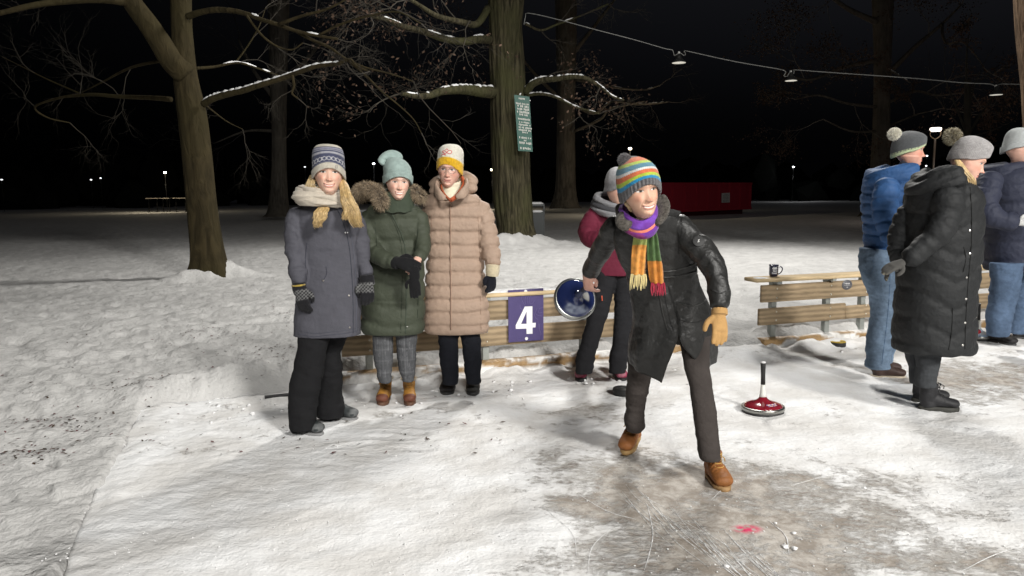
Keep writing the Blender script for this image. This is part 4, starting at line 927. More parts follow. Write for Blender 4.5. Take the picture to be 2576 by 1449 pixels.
# ---------------------------------------------------------------- 2: woman in dark green
def w2():
    o = root('person in pale teal slouch hat and dark green coat with fur collar', *gr(1002, 1035)[:2]); r = random.Random(2); Yb = 5.0
    hm = HM(1001, 457, 4.93, 17, 3, 3, .955)
    b = MB(); head(b, hm, skin=(.68, .44, .35), lip=(.52, .15, .13), smile=1.1, teeth=.85, gaze=.0, iris=(.07, .09, .10), brow=(.20, .11, .07), blush=.9, neck_to=[at(998, 505, 5.0), (at(992, 560, 5.0), .12, .055), (at(990, 700, 5.0), .12, .055), (at(988, 810, 5.0), .11, .055)])
    # bare left hand
    hw = at(1052, 650, 4.80); hh = MB(); hand(hh, hw, at(1040, 668, 4.74)-hw, (.2, -.6, .7), (-.8, -.3, .3), L=.165, curls=(.5, .55, .6, .6), thumb=.5); co, fs, nr = fuse(hh, .0035, 2); b.add(co, fs, (.68, .42, .33)); body(o, b)
    g = MB(); T = [(962, 1030, 500, 5.0, .8), (938, 1046, 512, 5.0, .62), (920, 1060, 528, 5.0, .56), (917, 1066, 560, 5.0, .56), (920, 1066, 610, 5.0, .56), (920, 1066, 660, 5.0, .58), (914, 1068, 720, 5.0, .62), (910, 1069, 780, 5.0, .66), (909, 1068, 820, 5.0, .68), (916, 1064, 836, 5.0, .68)]
    tp, _ = rowtube(g, T)
    ra = pathtube(g, [(935, 528, 5.0, 22), (927, 560, 4.98, 25), (927, 600, 4.93, 25), (940, 634, 4.86, 24), (968, 652, 4.78, 21), (995, 661, 4.74, 19), (1001, 663, 4.73, 18)]); la = pathtube(g, [(1050, 530, 5.0, 20), (1058, 565, 4.98, 22), (1062, 605, 4.94, 21), (1062, 632, 4.88, 19), (1052, 648, 4.82, 16), (1047, 654, 4.80, 14)])
    chev = lambda c: np.where(c[:, 2] < .78, .22*np.abs(c[:, 0]-at(988, 700, 5)[0])-.04, 0)
    coat = garment('quilted_coat', o, g, MT['down'], (.050, .058, .040), .0085, 3, [(tp, .2, .135, .011, .004, chev), (ra, .065, .16, .006, .010), (la, .06, .16, .006, .010)], wf=6, seed=13)
    S = Surf([coat]); m_ = MB(); dk = (.022, .03, .02)
    S.line(m_, [(985, 536), (996, 560), (1010, 590), (1020, 630), (1022, 700), (1022, 760), (1020, 838)], 0.0044, (.05, .062, .045), .001); S.line(m_, [(980, 538), (991, 562), (1004, 592), (1011, 630), (1012, 700), (1010, 770), (1008, 838)], 0.00165, dk, .001); S.line(m_, [(944, 560), (947, 620), (942, 660)], 0.00165, dk); S.line(m_, [(1052, 560), (1050, 600), (1044, 640)], 0.00165, dk)
    S.line(m_, [(1045, 660), (1052, 720), (1050, 800)], 0.00165, dk); m_.build('placket', MT['cloth'], coat)
    for x, y in ((981, 534), (994, 526), (1008, 508), (1024, 822)): m_ = MB(); S.dot(m_, x, y, .007, (.12, .12, .11)); m_.build('button', MT['metal'], coat)
    # stand-up collar
    mb = MB(); c = at(999, 505, 4.96); th = np.linspace(-PI, PI, 60); rings = []
    for k, (dz, s_) in enumerate(((-.075, 1.25), (-.05, 1.16), (-.02, 1.08), (.01, 1.04), (.035, 1.05), (.045, 1.0), (.04, .93), (.0, .90), (-.05, .90))):
        rings.append([c+np.array([.098*s_*math.sin(t), -.085*s_*math.cos(t)+.01, dz+(.030*abs(math.sin(t))**1.5+.02*(1-math.cos(t))*.5)*(1 if dz > -.03 else .2)+.004*math.sin(9*t+k)]) for t in th[:-1]])
    loft(mb, rings, (.040, .052, .035), caps=False); mb.build('collar', MT['cloth'], o)
    # fur
    mb = MB(); P, Nn = [], []
    path = [(900, 490, 5.02), (905, 478, 4.96), (922, 472, 4.92), (942, 478, 4.88), (955, 492, 4.85), (960, 510, 4.83)]; pathR = [(1022, 480, 5.02), (1036, 476, 4.98), (1050, 484, 4.95), (1060, 496, 4.95)]
    for pth, rr, cnt in ((path, .055, 9000), (pathR, .042, 4800), ([(905, 492, 5.05), (940, 478, 5.12), (985, 470, 5.16), (1030, 476, 5.10)], .05, 2600)):
        Q = crom(np.array([at(*q) for q in pth]), 40); core = MB()
        for _ in range(cnt):
            k = r.randrange(40); d = norm([r.gauss(0, 1) for _ in range(3)]); P.append(Q[k]+d*rr*.55); Nn.append(d+np.array([0, -.1, .12]))
    blades(mb, P, Nn, .036, .0010, [(.30, .23, .15), (.16, .12, .08), (.40, .32, .22), (.06, .045, .03), (.24, .18, .12), (.34, .26, .17)], r, .35, .25, .15); mb.build('fur_collar', MT['fur'], o, smooth=False)
    # trousers
    g = MB(); l1, _ = rowtube(g, [(930, 992, 810, 4.98, .9), (937, 990, 846, 4.98, .95), (939, 988, 880, 4.98, .95), (944, 987, 920, 4.98, .95), (951, 984, 950, 4.98, 1), (954, 982, 962, 4.98, 1)]); l2, _ = rowtube(g, [(990, 1052, 810, 5.0, .9), (996, 1050, 846, 5.0, .95), (999, 1046, 880, 5.0, .95), (1003, 1045, 920, 5.0, .95), (1011, 1042, 948, 5.0, 1), (1013, 1040, 960, 5.0, 1)])
    def pl(co, nr):
        a_ = np.arctan2(co[:, 1]-4.98, co[:, 0]-np.where(co[:, 0] < at(994, 900, 5)[0], at(965, 900, 4.98)[0], at(1022, 900, 5)[0])); v = (np.abs(np.sin(a_*9)) > .985)*.45+(np.abs(np.sin(co[:, 2]*38)) > .99)*.25; base = np.array((.075, .077, .082))*(1+.35*np.sin(a_*36)[:, None]*.5); return base+np.array((.10, .10, .105))*np.clip(v, 0, 1)[:, None]
    garment('trousers', o, g, MT['trouser'], None, .007, 2, [(l1, .06, 0, 0, .009), (l2, .06, 0, 0, .009)], wf=7, seed=16, colf=pl)
    for ax, hd in ((971, (-.02, -1)), (1030, (.16, -1))): boot(o, 'boot', gr(ax, 1006), hd, .255, .165, .047, (.42, .20, .035), (.10, .05, .03), lace=(.30, .17, .05), toecol=(.13, .045, .025), fur=(.62, .55, .44), soleh=.028)
    # gloves: one worn, one held dangling
    W = at(997, 658, 4.72); g = MB(); pathtube(g, [(994, 660, 4.74, 17), (1003, 664, 4.72, 15)], rnd=False); hand(g, W, at(1036, 668, 4.70)-W, (-.1, -.8, .5), (.1, -.5, .8), L=.20, curls=(.45, .5, .5, .55), thick=1.5, thumb=.7); garment('glove', o, g, MT['wool'], (.012, .012, .013), .0045, 2)
    W = at(1040, 668, 4.69); g = MB(); tube(g, [W, at(1043, 685, 4.69), at(1042, 705, 4.70)], [(.026, .012), (.032, .014), (.038, .014)], n=16, m=12, side=(1, 0, 0), rnd=True); hand(g, at(1042, 697, 4.70), at(1046, 752, 4.72)-at(1042, 697, 4.70), (0, -1, 0), (-1, 0, 0), L=.17, curls=(.1, .15, .1, .2), thick=1.1, thumb=.3)
    gl = garment('held_glove', o, g, MT['wool'], (.012, .012, .013), .0045, 2)
    mt = MT['wool']
    ho, mbh = hat('slouch_hat', o, hm, mt, zf=.038, zs=-.020, zb=-.06, top=.165, rx=.092, ry=.110, p=2.0, flat=.50, colf=lambda V, T, Z: np.tile(np.array((.27, .345, .325)), V.shape+(1,))*(1-.12*((V > .30) & (V < .325)))[..., None], rib=.0009, ribn=64, ribv=.31, slouch=(-.030, .02, .0), lump=.005, seed=8, fold=.31)
    mb = MB(); tube(mb, [at(*q) for q in ((1003, 414, 4.98), (992, 400, 4.97), (981, 394, 4.95), (970, 394, 4.93), (962, 401, 4.91), (964, 411, 4.90), (969, 414, 4.90))], np.array([(.060, .055), (.056, .050), (.044, .042), (.029, .034), (.022, .030), (.017, .025), (.009, .016)]), n=30, m=50, side=(0, 0, 1), rnd=True, col=(.27, .345, .325)); mb.build('hat_tip', mt, ho)
# ---------------------------------------------------------------- 3: woman in the long beige down coat
def w3():
    o = root('person in white and yellow hat, glasses and long beige down coat, third from left', *gr(1158, 1003)[:2]); r = random.Random(3)
    hm = HM(1131, 427, 5.22, -4, 2, 4, .985)
    b = MB(); head(b, hm, skin=(.62, .38, .30), lip=(.42, .16, .14), smile=.5, teeth=0, gaze=-.003, iris=(.08, .10, .12), brow=(.25, .17, .12), age=.8, blush=1.1, neck_to=[at(1140, 480, 5.28), (at(1148, 540, 5.28), .12, .055), (at(1148, 700, 5.28), .12, .055), (at(1148, 800, 5.28), .11, .055)]); body(o, b)
    g = MB(); T = [(1104, 1176, 482, 5.30, .75), (1078, 1200, 492, 5.3, .60), (1068, 1217, 508, 5.3, .54), (1068, 1222, 540, 5.3, .54), (1074, 1216, 600, 5.3, .56), (1074, 1216, 650, 5.3, .57), (1070, 1222, 720, 5.3, .58), (1067, 1230, 790, 5.3, .6), (1068, 1230, 822, 5.3, .6), (1074, 1224, 834, 5.3, .58)]
    tp, _ = rowtube(g, T, sq=.8)
    la = pathtube(g, [(1196, 512, 5.3, 24), (1212, 540, 5.3, 27), (1224, 580, 5.28, 26), (1232, 620, 5.25, 25), (1238, 650, 5.22, 22.5), (1240, 672, 5.20, 21)]); ra = pathtube(g, [(1085, 520, 5.32, 22), (1078, 560, 5.4, 20), (1064, 600, 5.45, 18)])
    zf = at(1148, 600, 5.1)
    coat = garment('down_coat', o, g, MT['down'], (.345, .25, .19), .0085, 2, [(tp, .2, .094, .015, .003), (la, .07, .085, .012, .006), (ra, .06, .09, .009, .008)], wf=7, seed=23)
    S = Surf([coat]); m_ = MB(); S.line(m_, [(1132, 508), (1133, 560), (1133, 650), (1134, 740), (1134, 830)], 0.0048, (.33, .22, .16), .002); S.line(m_, [(1132, 508), (1133, 560), (1133, 650), (1134, 740), (1134, 830)], 0.00121, (.16, .10, .075), .009); m_.build('zip', MT['cloth'], coat)
    m_ = MB(); S.line(m_, [(1202, 540), (1206, 620), (1208, 720), (1210, 830)], 0.00154, (.24, .16, .115)); S.line(m_, [(1086, 540), (1084, 640), (1080, 830)], 0.00154, (.24, .16, .115)); S.line(m_, [(1147, 478), (1152, 488), (1153, 503)], 0.0022, (.25, .15, .11), .012); S.line(m_, [(1131, 500), (1135, 508), (1138, 518)], 0.00165, (.2, .13, .1), .012); m_.build('seams_and_cords', MT['cloth'], coat)
    # hood resting behind, open collar
    mb = MB(); c = at(1140, 474, 5.32)
    for (dz, R1, R2, rr, t0, t1, dy) in ((.03, .116, .115, .046, -.10*PI, 1.10*PI, .03), (-.02, .118, .115, .042, -.10*PI, 1.10*PI, .0)):
        th = np.linspace(t0, t1, 14); pts = [c+np.array([R1*math.cos(t), dy+R2*math.sin(t), dz+.035*math.sin(t)+(.02 if math.cos(t) > 0 else 0)]) for t in th]; tube(mb, pts, np.array([(rr, rr*1.2)]*14), n=28, m=60, side=(0, 0, 1), rnd=True, mod=lambda u, t: 1+.09*np.abs(np.sin(u*16))-.05+.05*np.sin(4*t+u*9))
    for sgn, pts in ((-1, [(1104, 458, 5.24), (1098, 476, 5.16), (1106, 492, 5.10), (1122, 499, 5.08)]), (1, [(1172, 455, 5.22), (1174, 474, 5.14), (1164, 488, 5.09), (1146, 497, 5.08)])):
        tube(mb, [at(*q) for q in pts], np.array([(.034, .016), (.042, .018), (.036, .016), (.014, .01)]), n=22, m=36, side=(0, 0, 1), rnd=True)
    garment('hood', o, mb, MT['down'], (.345, .25, .19), .007, 2)
    mb = MB(); c = at(1134, 480, 5.24)
    rings = [[c+np.array([R*math.sin(t)+.002*math.sin(5*t+z*90), -R*.95*math.cos(t), z+.012*math.cos(t+.5)*(-1 if z > .02 else 0)]) for t in np.linspace(0, 2*PI, 60, endpoint=False)] for R, z in ((.078, -.06), (.074, -.03), (.072, -.012), (.069, .0), (.071, .012), (.069, .028), (.072, .045), (.074, .058), (.068, .062), (.062, .03))]
    loft(mb, rings, (.68, .63, .48)); mb.build('neck_warmer', MT['wool'], o)
    mb = MB(); tube(mb, [at(*q) for q in ((1163, 448, 5.24), (1167, 462, 5.20), (1160, 478, 5.14), (1148, 494, 5.11), (1134, 504, 5.09))], np.array([(.012, .02)]*5), n=12, m=24, side=(1, 0, 0), col=(.40, .09, .035)); tube(mb, [at(*q) for q in ((1110, 466, 5.20), (1113, 480, 5.14), (1122, 494, 5.11), (1134, 505, 5.09))], np.array([(.008, .014)]*4), n=12, m=24, side=(1, 0, 0), col=(.34, .09, .04)); mb.build('inner_collar', MT['cloth'], o)
    g = MB(); l1, _ = rowtube(g, [(1098, 1158, 800, 5.28, .8), (1103, 1153, 838, 5.28, .9), (1105, 1153, 880, 5.28, .95), (1108, 1153, 920, 5.28, .95), (1112, 1153, 945, 5.28, .95), (1113, 1153, 966, 5.28, .95)]); l2, _ = rowtube(g, [(1150, 1216, 800, 5.3, .8), (1158, 1209, 838, 5.3, .9), (1164, 1211, 880, 5.3, .9), (1168, 1211, 920, 5.3, .95), (1171, 1210, 945, 5.3, .95), (1173, 1209, 964, 5.3, .95)])
    garment('trousers', o, g, MT['trouser'], (.010, .011, .015), .008, 2, [(l1, .07, 0, 0, .010), (l2, .07, 0, 0, .010)], wf=6, seed=26)
    boot(o, 'shoe', gr(1133, 980), (-.12, -1), .27, .13, .056, (.026, .022, .022), (.03, .03, .03), lace=(.05, .045, .04)); boot(o, 'shoe', gr(1191, 980), (.03, -1), .27, .13, .054, (.024, .024, .022), (.03, .03, .03), lace=(.05, .045, .04))
    m_ = MB(); pathtube(m_, [(1240, 668, 5.20, 18), (1239, 682, 5.19, 17.5), (1238, 694, 5.19, 16)], rnd=False, n=28, col=(.60, .52, .36)); m_.build('knit_cuff', MT['knit'], o)
    W = at(1238, 690, 5.19); g = MB(); hand(g, W, at(1236, 735, 5.17)-W, (.6, -.8, 0), (-.8, -.5, 0), L=.165, curls=(.4, .45, .5, .5), thick=1.45, thumb=.7); garment('glove', o, g, MT['wool'], (.010, .011, .016), .0045, 2)
    def hc(V, T, Z):
        c = np.tile(np.array((.70, .67, .58)), V.shape+(1,)); y = V < .41; c[y] = (.72, .42, .015); c[(V > .41) & (V < .44)] = (.74, .60, .25)
        return c
    ho, _ = hat('wool_hat', o, hm, MT['knit'], zf=.034, zs=-.022, zb=-.06, top=.178, rx=.088, ry=.104, p=2.6, flat=.58, colf=hc, rib=.0016, ribn=52, ribv=.34, slouch=(.012, .0, .0), lump=.006, seed=5, bulge=.05, tilt=-.012)
    HS = Surf([ho]); m_ = MB()
    for q in ([(1118, 386), (1113, 381), (1119, 379), (1124, 384), (1118, 387)], [(1124, 384), (1130, 378), (1137, 381), (1133, 387), (1125, 385)], [(1110, 391), (1116, 388), (1122, 390)], [(1121, 377), (1124, 374), (1127, 377)]): HS.line(m_, q, .0022, (.55, .03, .05), .001, dens=1.5)
    m_.build('hat_emblem', MT['plain'], ho)
    # glasses
    mb = MB(); fc = (.16, .10, .09)
    for s_ in (-1, 1):
        th = np.linspace(0, 2*PI, 25); P = [(s_*.0325+.0245*math.cos(t)*(1 if True else 1), -.108+abs(s_*.0325+.0245*math.cos(t))*.12, -.004+.0205*math.sin(t)) for t in th]; tube(mb, xf(P, hm), .0014, n=6, m=40, col=fc); tube(mb, xf([(s_*.057, -.10, .002), (s_*.070, -.085, .002), (s_*.076, -.03, -.002)], hm), .0014, n=6, m=10, col=fc)
    tube(mb, xf([(-.009, -.108, -.002), (0, -.111, .001), (.009, -.108, -.002)], hm), .0014, n=6, m=8, col=fc); mb.build('glasses', MT['plain'], o)
# ---------------------------------------------------------------- 4: person in maroon behind the thrower
def pm():
    o = root('person in maroon jacket with grey lined hood and black trousers, standing behind the one throwing', *gr(1508, 965)[:2]); r = random.Random(4)
    hm = HM(1554, 474, 5.60, 30, 10, 3, .98)
    b = MB(); head(b, hm, skin=(.58, .36, .28), smile=.3, teeth=0, neck_to=[at(1548, 520, 5.68), (at(1548, 570, 5.7), .12, .055), (at(1545, 650, 5.7), .12, .055), (at(1540, 690, 5.7), .11, .055)]); body(o, b)
    g = MB(); tp, _ = rowtube(g, [(1512, 1590, 505, 5.7, .75), (1498, 1612, 522, 5.7, .6), (1490, 1624, 545, 5.7, .55), (1492, 1618, 600, 5.7, .55), (1497, 1604, 650, 5.7, .58), (1499, 1598, 676, 5.7, .6), (1499, 1596, 692, 5.7, .6)])
    ra = pathtube(g, [(1508, 522, 5.7, 20), (1494, 545, 5.68, 23), (1480, 575, 5.62, 24), (1484, 600, 5.52, 23), (1510, 602, 5.44, 19), (1535, 590, 5.42, 16)])
    garment('jacket', o, g, MT['cloth'], (.115, .013, .030), .009, 2, [(tp, .2, 0, 0, .007), (ra, .065, 0, 0, .012)], wf=6, seed=33)
    mb = MB(); c = at(1543, 517, 5.68)
    for dz, R1, rr, cc in ((.0, .13, .030, (.05, .05, .055)), (.05, .125, .022, (.19, .19, .20)), (-.035, .135, .028, (.20, .20, .21))):
        th = np.linspace(.2, 2*PI+.2, 16); tube(mb, [c+np.array([R1*math.cos(t), R1*.85*math.sin(t), dz*.8+.040*math.sin(t)-.02*math.cos(t)]) for t in th], np.array([(rr, rr*1.3)]*16), n=18, m=60, side=(0, 0, 1), mod=lambda u, t: 1+.1*np.sin(4*t+u*15), col=cc)
    mb.build('hood', MT['cloth'], o)
    g = MB(); l1, _ = rowtube(g, [(1497, 1556, 680, 5.7, .85), (1494, 1545, 720, 5.7, .9), (1484, 1534, 770, 5.69, .9), (1474, 1522, 812, 5.68, .9), (1462, 1508, 858, 5.68, .9), (1451, 1497, 895, 5.68, .9), (1448, 1491, 928, 5.68, .95), (1449, 1490, 938, 5.68, .95)]); l2, _ = rowtube(g, [(1545, 1600, 680, 5.72, .85), (1545, 1598, 720, 5.72, .9), (1546, 1596, 770, 5.7, .9), (1545, 1592, 812, 5.68, .9), (1541, 1588, 858, 5.66, .9), (1534, 1580, 895, 5.65, .9), (1531, 1575, 928, 5.64, .95), (1532, 1575, 938, 5.64, .95)])
    garment('trousers', o, g, MT['trouser'], (.016, .016, .018), .008, 2, [(l1, .07, 0, 0, .010), (l2, .07, 0, 0, .010)], wf=6, seed=36)
    m_ = MB(); tube(m_, [at(1514, 744, 5.60), at(1515, 757, 5.60)], .004, n=6, m=4, col=(.65, .10, .04)); m_.build('zip_tab', MT['plain'], o)
    boot(o, 'shoe', gr(1466, 948), (-.22, -1), .26, .12, .050, (.26, .03, .07), (.02, .02, .02), lace=(.02, .02, .02), snow=.1, soleh=.03); boot(o, 'shoe', gr(1552, 948), (.14, -1), .26, .12, .050, (.26, .03, .07), (.02, .02, .02), lace=(.02, .02, .02), snow=.1, soleh=.03)
    def hc(V, T, Z): return (np.array((.22, .22, .23))+np.array((.26, .26, .27))*sstep(.3, .8, V)[..., None])
    hat('wool_hat', o, hm, MT['knit'], zf=.03, zs=-.03, zb=-.06, top=.160, rx=.090, ry=.106, p=2.5, flat=.55, colf=hc, rib=.001, ribn=60, ribv=.3, lump=.006, seed=15)
# ---------------------------------------------------------------- 5: the thrower
def pb():
    o = root('person leaning forward in striped bobble hat and rainbow scarf, swinging an ice stock', *gr(1700, 1180)[:2]); r = random.Random(5)
    hm = HM(1609, 477, 3.50, 13, 5, -9.5, 1.03)
    b = MB(); head(b, hm, skin=(.64, .39, .28), lip=(.45, .17, .16), smile=1.0, teeth=.75, gaze=.003, iris=(.07, .06, .045), brow=(.38, .25, .15), age=.4, neck_to=[at(1624, 548, 3.60), (at(1640, 600, 3.70), .12, .055), (at(1660, 700, 3.80), .12, .055), (at(1680, 780, 3.85), .11, .055)])
    W = at(1475, 688, 4.06); E = at(1477, 722, 4.07); hh = MB(); pathtube(hh, [(1482, 670, 4.05, 13), (1476, 692, 4.06, 12)]); hand(hh, W+(E-W)*.1, norm(E-W)+np.array([.12, -.1, 0]), (-.75, -.6, .2), (.55, -.75, 0), L=.168, curls=(.95, 1.05, 1.1, 1.1), thumb=1.0); co, fs, nr = fuse(hh, .0038, 2); b.add(co, fs, (.60, .34, .27)); body(o, b)
    # coat
    g = MB()
    T = [(1580, 1690, 528, 3.66, .75), (1562, 1708, 545, 3.66, .60), (1550, 1724, 568, 3.68, .55), (1545, 1736, 600, 3.70, .54), (1552, 1742, 635, 3.73, .54), (1568, 1748, 668, 3.76, .56), (1578, 1752, 700, 3.79, .60), (1592, 1764, 740, 3.81, .60), (1598, 1776, 780, 3.82, .60), (1602, 1784, 806, 3.82, .60)]
    tp, _ = rowtube(g, T, sq=.85)
    ra = pathtube(g, [(1560, 556, 3.70, 27), (1541, 578, 3.76, 27), (1523, 610, 3.84, 26), (1504, 645, 3.95, 24), (1489, 672, 4.03, 21), (1480, 692, 4.08, 18.5)]); la = pathtube(g, [(1690, 548, 3.66, 22), (1712, 572, 3.65, 27), (1742, 609, 3.62, 30), (1774, 642, 3.58, 31), (1798, 682, 3.54, 30), (1808, 725, 3.50, 28), (1810, 760, 3.47, 26), (1810, 782, 3.45, 25)])
    coat = garment('waxed_coat', o, g, MT['wax'], (.018, .018, .0175), .0075, 2, [(tp, .18, 0, 0, .012), (ra, .07, 0, 0, .012), (la, .07, 0, 0, .015), ], wf=6.5, along=1.0, seed=43)
    # open skirt of the coat: two flaps falling from the belt, slit at the front
    mb = MB(); ys = [690, 715, 740, 780, 815, 845, 880, 900, 945]; xl_ = [1574, 1578, 1584, 1589, 1590, 1584, 1580, 1580, 1581]; xr_ = [1754, 1760, 1770, 1786, 1796, 1800, 1800, 1798, 1796]
    def skirt(y, a, off):
        l, r_ = np.interp(y, ys, xl_), np.interp(y, ys, xr_); Yc = 3.80+.0004*(y-690); p = at((l+r_)/2, y, Yc); hw = at(r_, y, Yc)[0]-p[0]; v = (y-690)/250; k = 1+(.035*math.sin(5*a+1.3)+.022*math.sin(11*a+v*5))*v*1.3-off/hw
        ry = hw*(.60+.28*v); q = np.array([p[0]+hw*k*math.cos(a), p[1]+ry*k*math.sin(a), p[2]]); return q+.008*fbm(q*9, 3, 4)*np.array([1, 1, 0])
    for a0, d0, a1, hem in ((-90, -20, -275, lambda f: 941-34*f**.6-22*f), (-90, 42, 92, lambda f: 913-20*f-14*f*f)):
        nA, nV = 46, 44; V = []
        for off in (0, .010):
            for i in range(nA):
                f = i/(nA-1)
                for j in range(nV):
                    v = j/(nV-1); y = 690+(hem(f)-690)*v; sl = max(0, (y-826)/100); sl = sl if d0 < 0 else sl*sl*1.3; a = rad(a0+d0*sl+(a1-a0-d0*sl)*f); V.append(skirt(y, a, off))
        n1 = nA*nV; fs = [(i*nV+j, (i+1)*nV+j, (i+1)*nV+j+1, i*nV+j+1) for i in range(nA-1) for j in range(nV-1)]; fs += [tuple(n1+q for q in f_[::-1]) for f_ in fs]
        fs += [(i*nV+nV-1, (i+1)*nV+nV-1, n1+(i+1)*nV+nV-1, n1+i*nV+nV-1) for i in range(nA-1)]+[(j, j+1, n1+j+1, n1+j) for j in range(nV-1)]
        mb.add(V, fs, (.018, .018, .0175))
    skirt_o = mb.build('coat_skirt', MT['wax'], coat)
    S = Surf([coat, skirt_o]); m_ = MB(); dk = (.008, .008, .008)
    S.line(m_, [(1630, 570), (1640, 640), (1655, 720), (1668, 790), (1682, 840)], 0.004, (.022, .022, .021)); S.line(m_, [(1648, 560), (1656, 640), (1668, 720), (1684, 800), (1694, 832)], 0.00165, dk)
    S.line(m_, [(1592, 668), (1650, 682), (1700, 680), (1752, 662)], 0.0048, (.025, .025, .024)); S.line(m_, [(1590, 684), (1650, 697), (1705, 695), (1758, 680)], 0.0048, (.025, .025, .024)); S.line(m_, [(1700, 760), (1745, 770), (1780, 752)], 0.0048, (.028, .028, .027)); S.line(m_, [(1702, 765), (1706, 800), (1748, 812), (1786, 796)], 0.00165, dk)
    S.line(m_, [(1790, 728), (1812, 738), (1835, 730)], 0.004, (.03, .03, .03)); S.line(m_, [(1700, 520), (1712, 545), (1716, 580), (1708, 640)], 0.00165, dk); m_.build('straps_and_seams', MT['wax'], coat)
    p, n = S.hit(1757, 607, .001); m_ = MB(); lathe(m_, [(.028, -.002), (.028, .002), (.026, .003), (.0005, .003)], axisM(p, n), 24, col=(.03, .03, .03)); m_.build('sleeve_badge', MT['rubber'], coat); m_ = MB(); M0 = axisM(p+n*.0035, n); tube(m_, [xf([q], M0)[0] for q in ((-.006, -.006, 0), (.002, -.002, 0), (-.002, .004, 0), (.006, .007, 0))], .0016, n=6, m=10, col=(.7, .7, .68)); m_.build('badge_mark', MT['plain'], coat)
    m_ = MB(); 
    tube(m_, [S.hit(*q, lift=.008)[0] for q in ((1672, 536), (1688, 538), (1704, 543))], np.array([(.022, .005)]*3), n=12, m=12, side=(0, -.6, 1)); m_.c[-1][:] = .02; m_.build('shoulder_strap', MT['wax'], coat, col=True)
    V_ = o
    # collar of pile
    mb = MB()
    for pts, rr in (([(1565, 535, 3.56), (1558, 550, 3.50), (1566, 566, 3.47), (1585, 572, 3.46)], .022), ([(1560, 512, 3.62), (1562, 535, 3.58), (1570, 556, 3.52), (1590, 566, 3.47)], .024), ([(1655, 495, 3.60), (1668, 520, 3.55), (1662, 548, 3.50), (1648, 566, 3.47)], .032), ([(1570, 500, 3.74), (1610, 492, 3.80), (1655, 498, 3.72)], .035)): tube(mb, [at(*q) for q in pts], np.array([(rr*1.15, rr*.6)]*len(pts)), n=18, m=30, side=(.7, 0, .6), rnd=True)
    garment('pile_collar', o, mb, MT['wool'], (.075, .068, .06), .006, 2, wr=0, colf=lambda co, nr: np.array((.075, .068, .06))*(1+.9*vnoise(co*190, 5))[:, None])
    # trousers
    g = MB(); l1, _ = rowtube(g, [(1588, 1668, 850, 3.90, .9), (1582, 1652, 900, 3.92, .95), (1579, 1641, 940, 3.95, .95), (1575, 1630, 985, 3.98, .95), (1574, 1624, 1025, 4.02, .95), (1570, 1620, 1055, 4.04, 1.05), (1573, 1624, 1072, 4.05, 1.1), (1578, 1614, 1086, 4.05, 1.1)]); l2, _ = rowtube(g, [(1706, 1790, 840, 3.80, .9), (1714, 1783, 880, 3.77, .9), (1722, 1784, 925, 3.73, .92), (1733, 1790, 965, 3.70, .92), (1740, 1797, 1010, 3.67, .92), (1746, 1804, 1060, 3.64, .92), (1753, 1810, 1110, 3.61, .92), (1757, 1811, 1140, 3.60, .95), (1763, 1812, 1158, 3.59, .95)])
    garment('trousers', o, g, MT['trouser'], (.047, .040, .037), .0075, 2, [(l1, .08, 0, 0, .009), (l2, .08, 0, 0, .006)], wf=6, seed=46)
    boot(o, 'boot', gr(1596, 1128), (-.50, -1), .27, .15, .050, (.25, .095, .028), (.35, .22, .09), lace=(.45, .27, .07), soleh=.024, pitch=10, zb=.02); boot(o, 'boot', gr(1793, 1205), (.10, -1), .265, .155, .052, (.25, .095, .026), (.33, .2, .09), lace=(.45, .27, .07), soleh=.024)
    # tan glove
    W = at(1810, 782, 3.44); g = MB(); pathtube(g, [(1810, 776, 3.45, 20), (1810, 792, 3.44, 21)], rnd=False); hand(g, W+np.array([0, 0, -.01]), at(1812, 862, 3.40)-W, (.25, -1, .1), (-1, -.15, 0), L=.178, curls=(.12, .15, .12, .15), thick=1.25, thumb=.25, spread=.22); garment('glove', o, g, MT['wool'], (.42, .25, .10), .0045, 2)
    # scarf
    pc = (.13, .035, .26); cc = (.70, .20, .14); mg = (.22, .03, .15); mb = MB(); c = at(1606, 536, 3.55); A = np.array(Matrix.Rotation(rad(-14), 3, 'Y')@Matrix.Rotation(rad(14), 3, 'X'))
    for (dz, R1, R2, rr, c1, c2, ph) in ((-.006, .070, .092, .024, pc, (.17, .06, .40), 0), (-.028, .078, .098, .017, cc, (.68, .42, .28), 1), (-.046, .078, .098, .022, mg, pc, 2)):
        th = np.linspace(0, 2*PI, 17); pts = [c+A@np.array([R1*math.cos(t), R2*math.sin(t), dz+.030*math.sin(t)*1.0+.020*(math.cos(t)**2)]) for t in th]; pts.append(pts[1]); k = len(mb.v); tube(mb, pts, np.array([(rr, rr*.75)]*18), n=22, m=90, side=(0, 0, 1), mod=lambda u, t, ph=ph: 1+.16*np.sin(3*t+ph+u*11)+.07*np.sin(8*t+u*23), col=c1)
        V = mb.v[k]; q = sstep(-.1, .25, fbm(V*np.array([14, 14, 22]), 2, 3+int(ph)))[:, None]; mb.c[k] = np.array(c1)*(1-q)+np.array(c2)*q
    mb.build('scarf', MT['scarf'], o)
    def tail(name, px, w_, bands, fringe, Yo=-.012, seed=0):
        P = crom(np.array(px, float), 60); mb = MB(); mbf = MB(); V = []; cols = []; nx = 13; rg = random.Random(seed)
        for i, (x, y, wd) in enumerate(P):
            h, n_ = S.hit(x, y, .016)
            Y = (h[1] if h is not None else 3.58)-.004; P[i, 2] = wd; V.append([x, y, Y, wd])
        V = np.array(V); k = np.ones(9)/9; V[:, 2] = np.convolve(np.pad(V[:, 2], 4, 'edge'), k, 'valid'); V[:, 2] = np.minimum.accumulate(V[::-1, 2])[::-1]*.5+V[:, 2]*.5
        out = []; cc_ = []
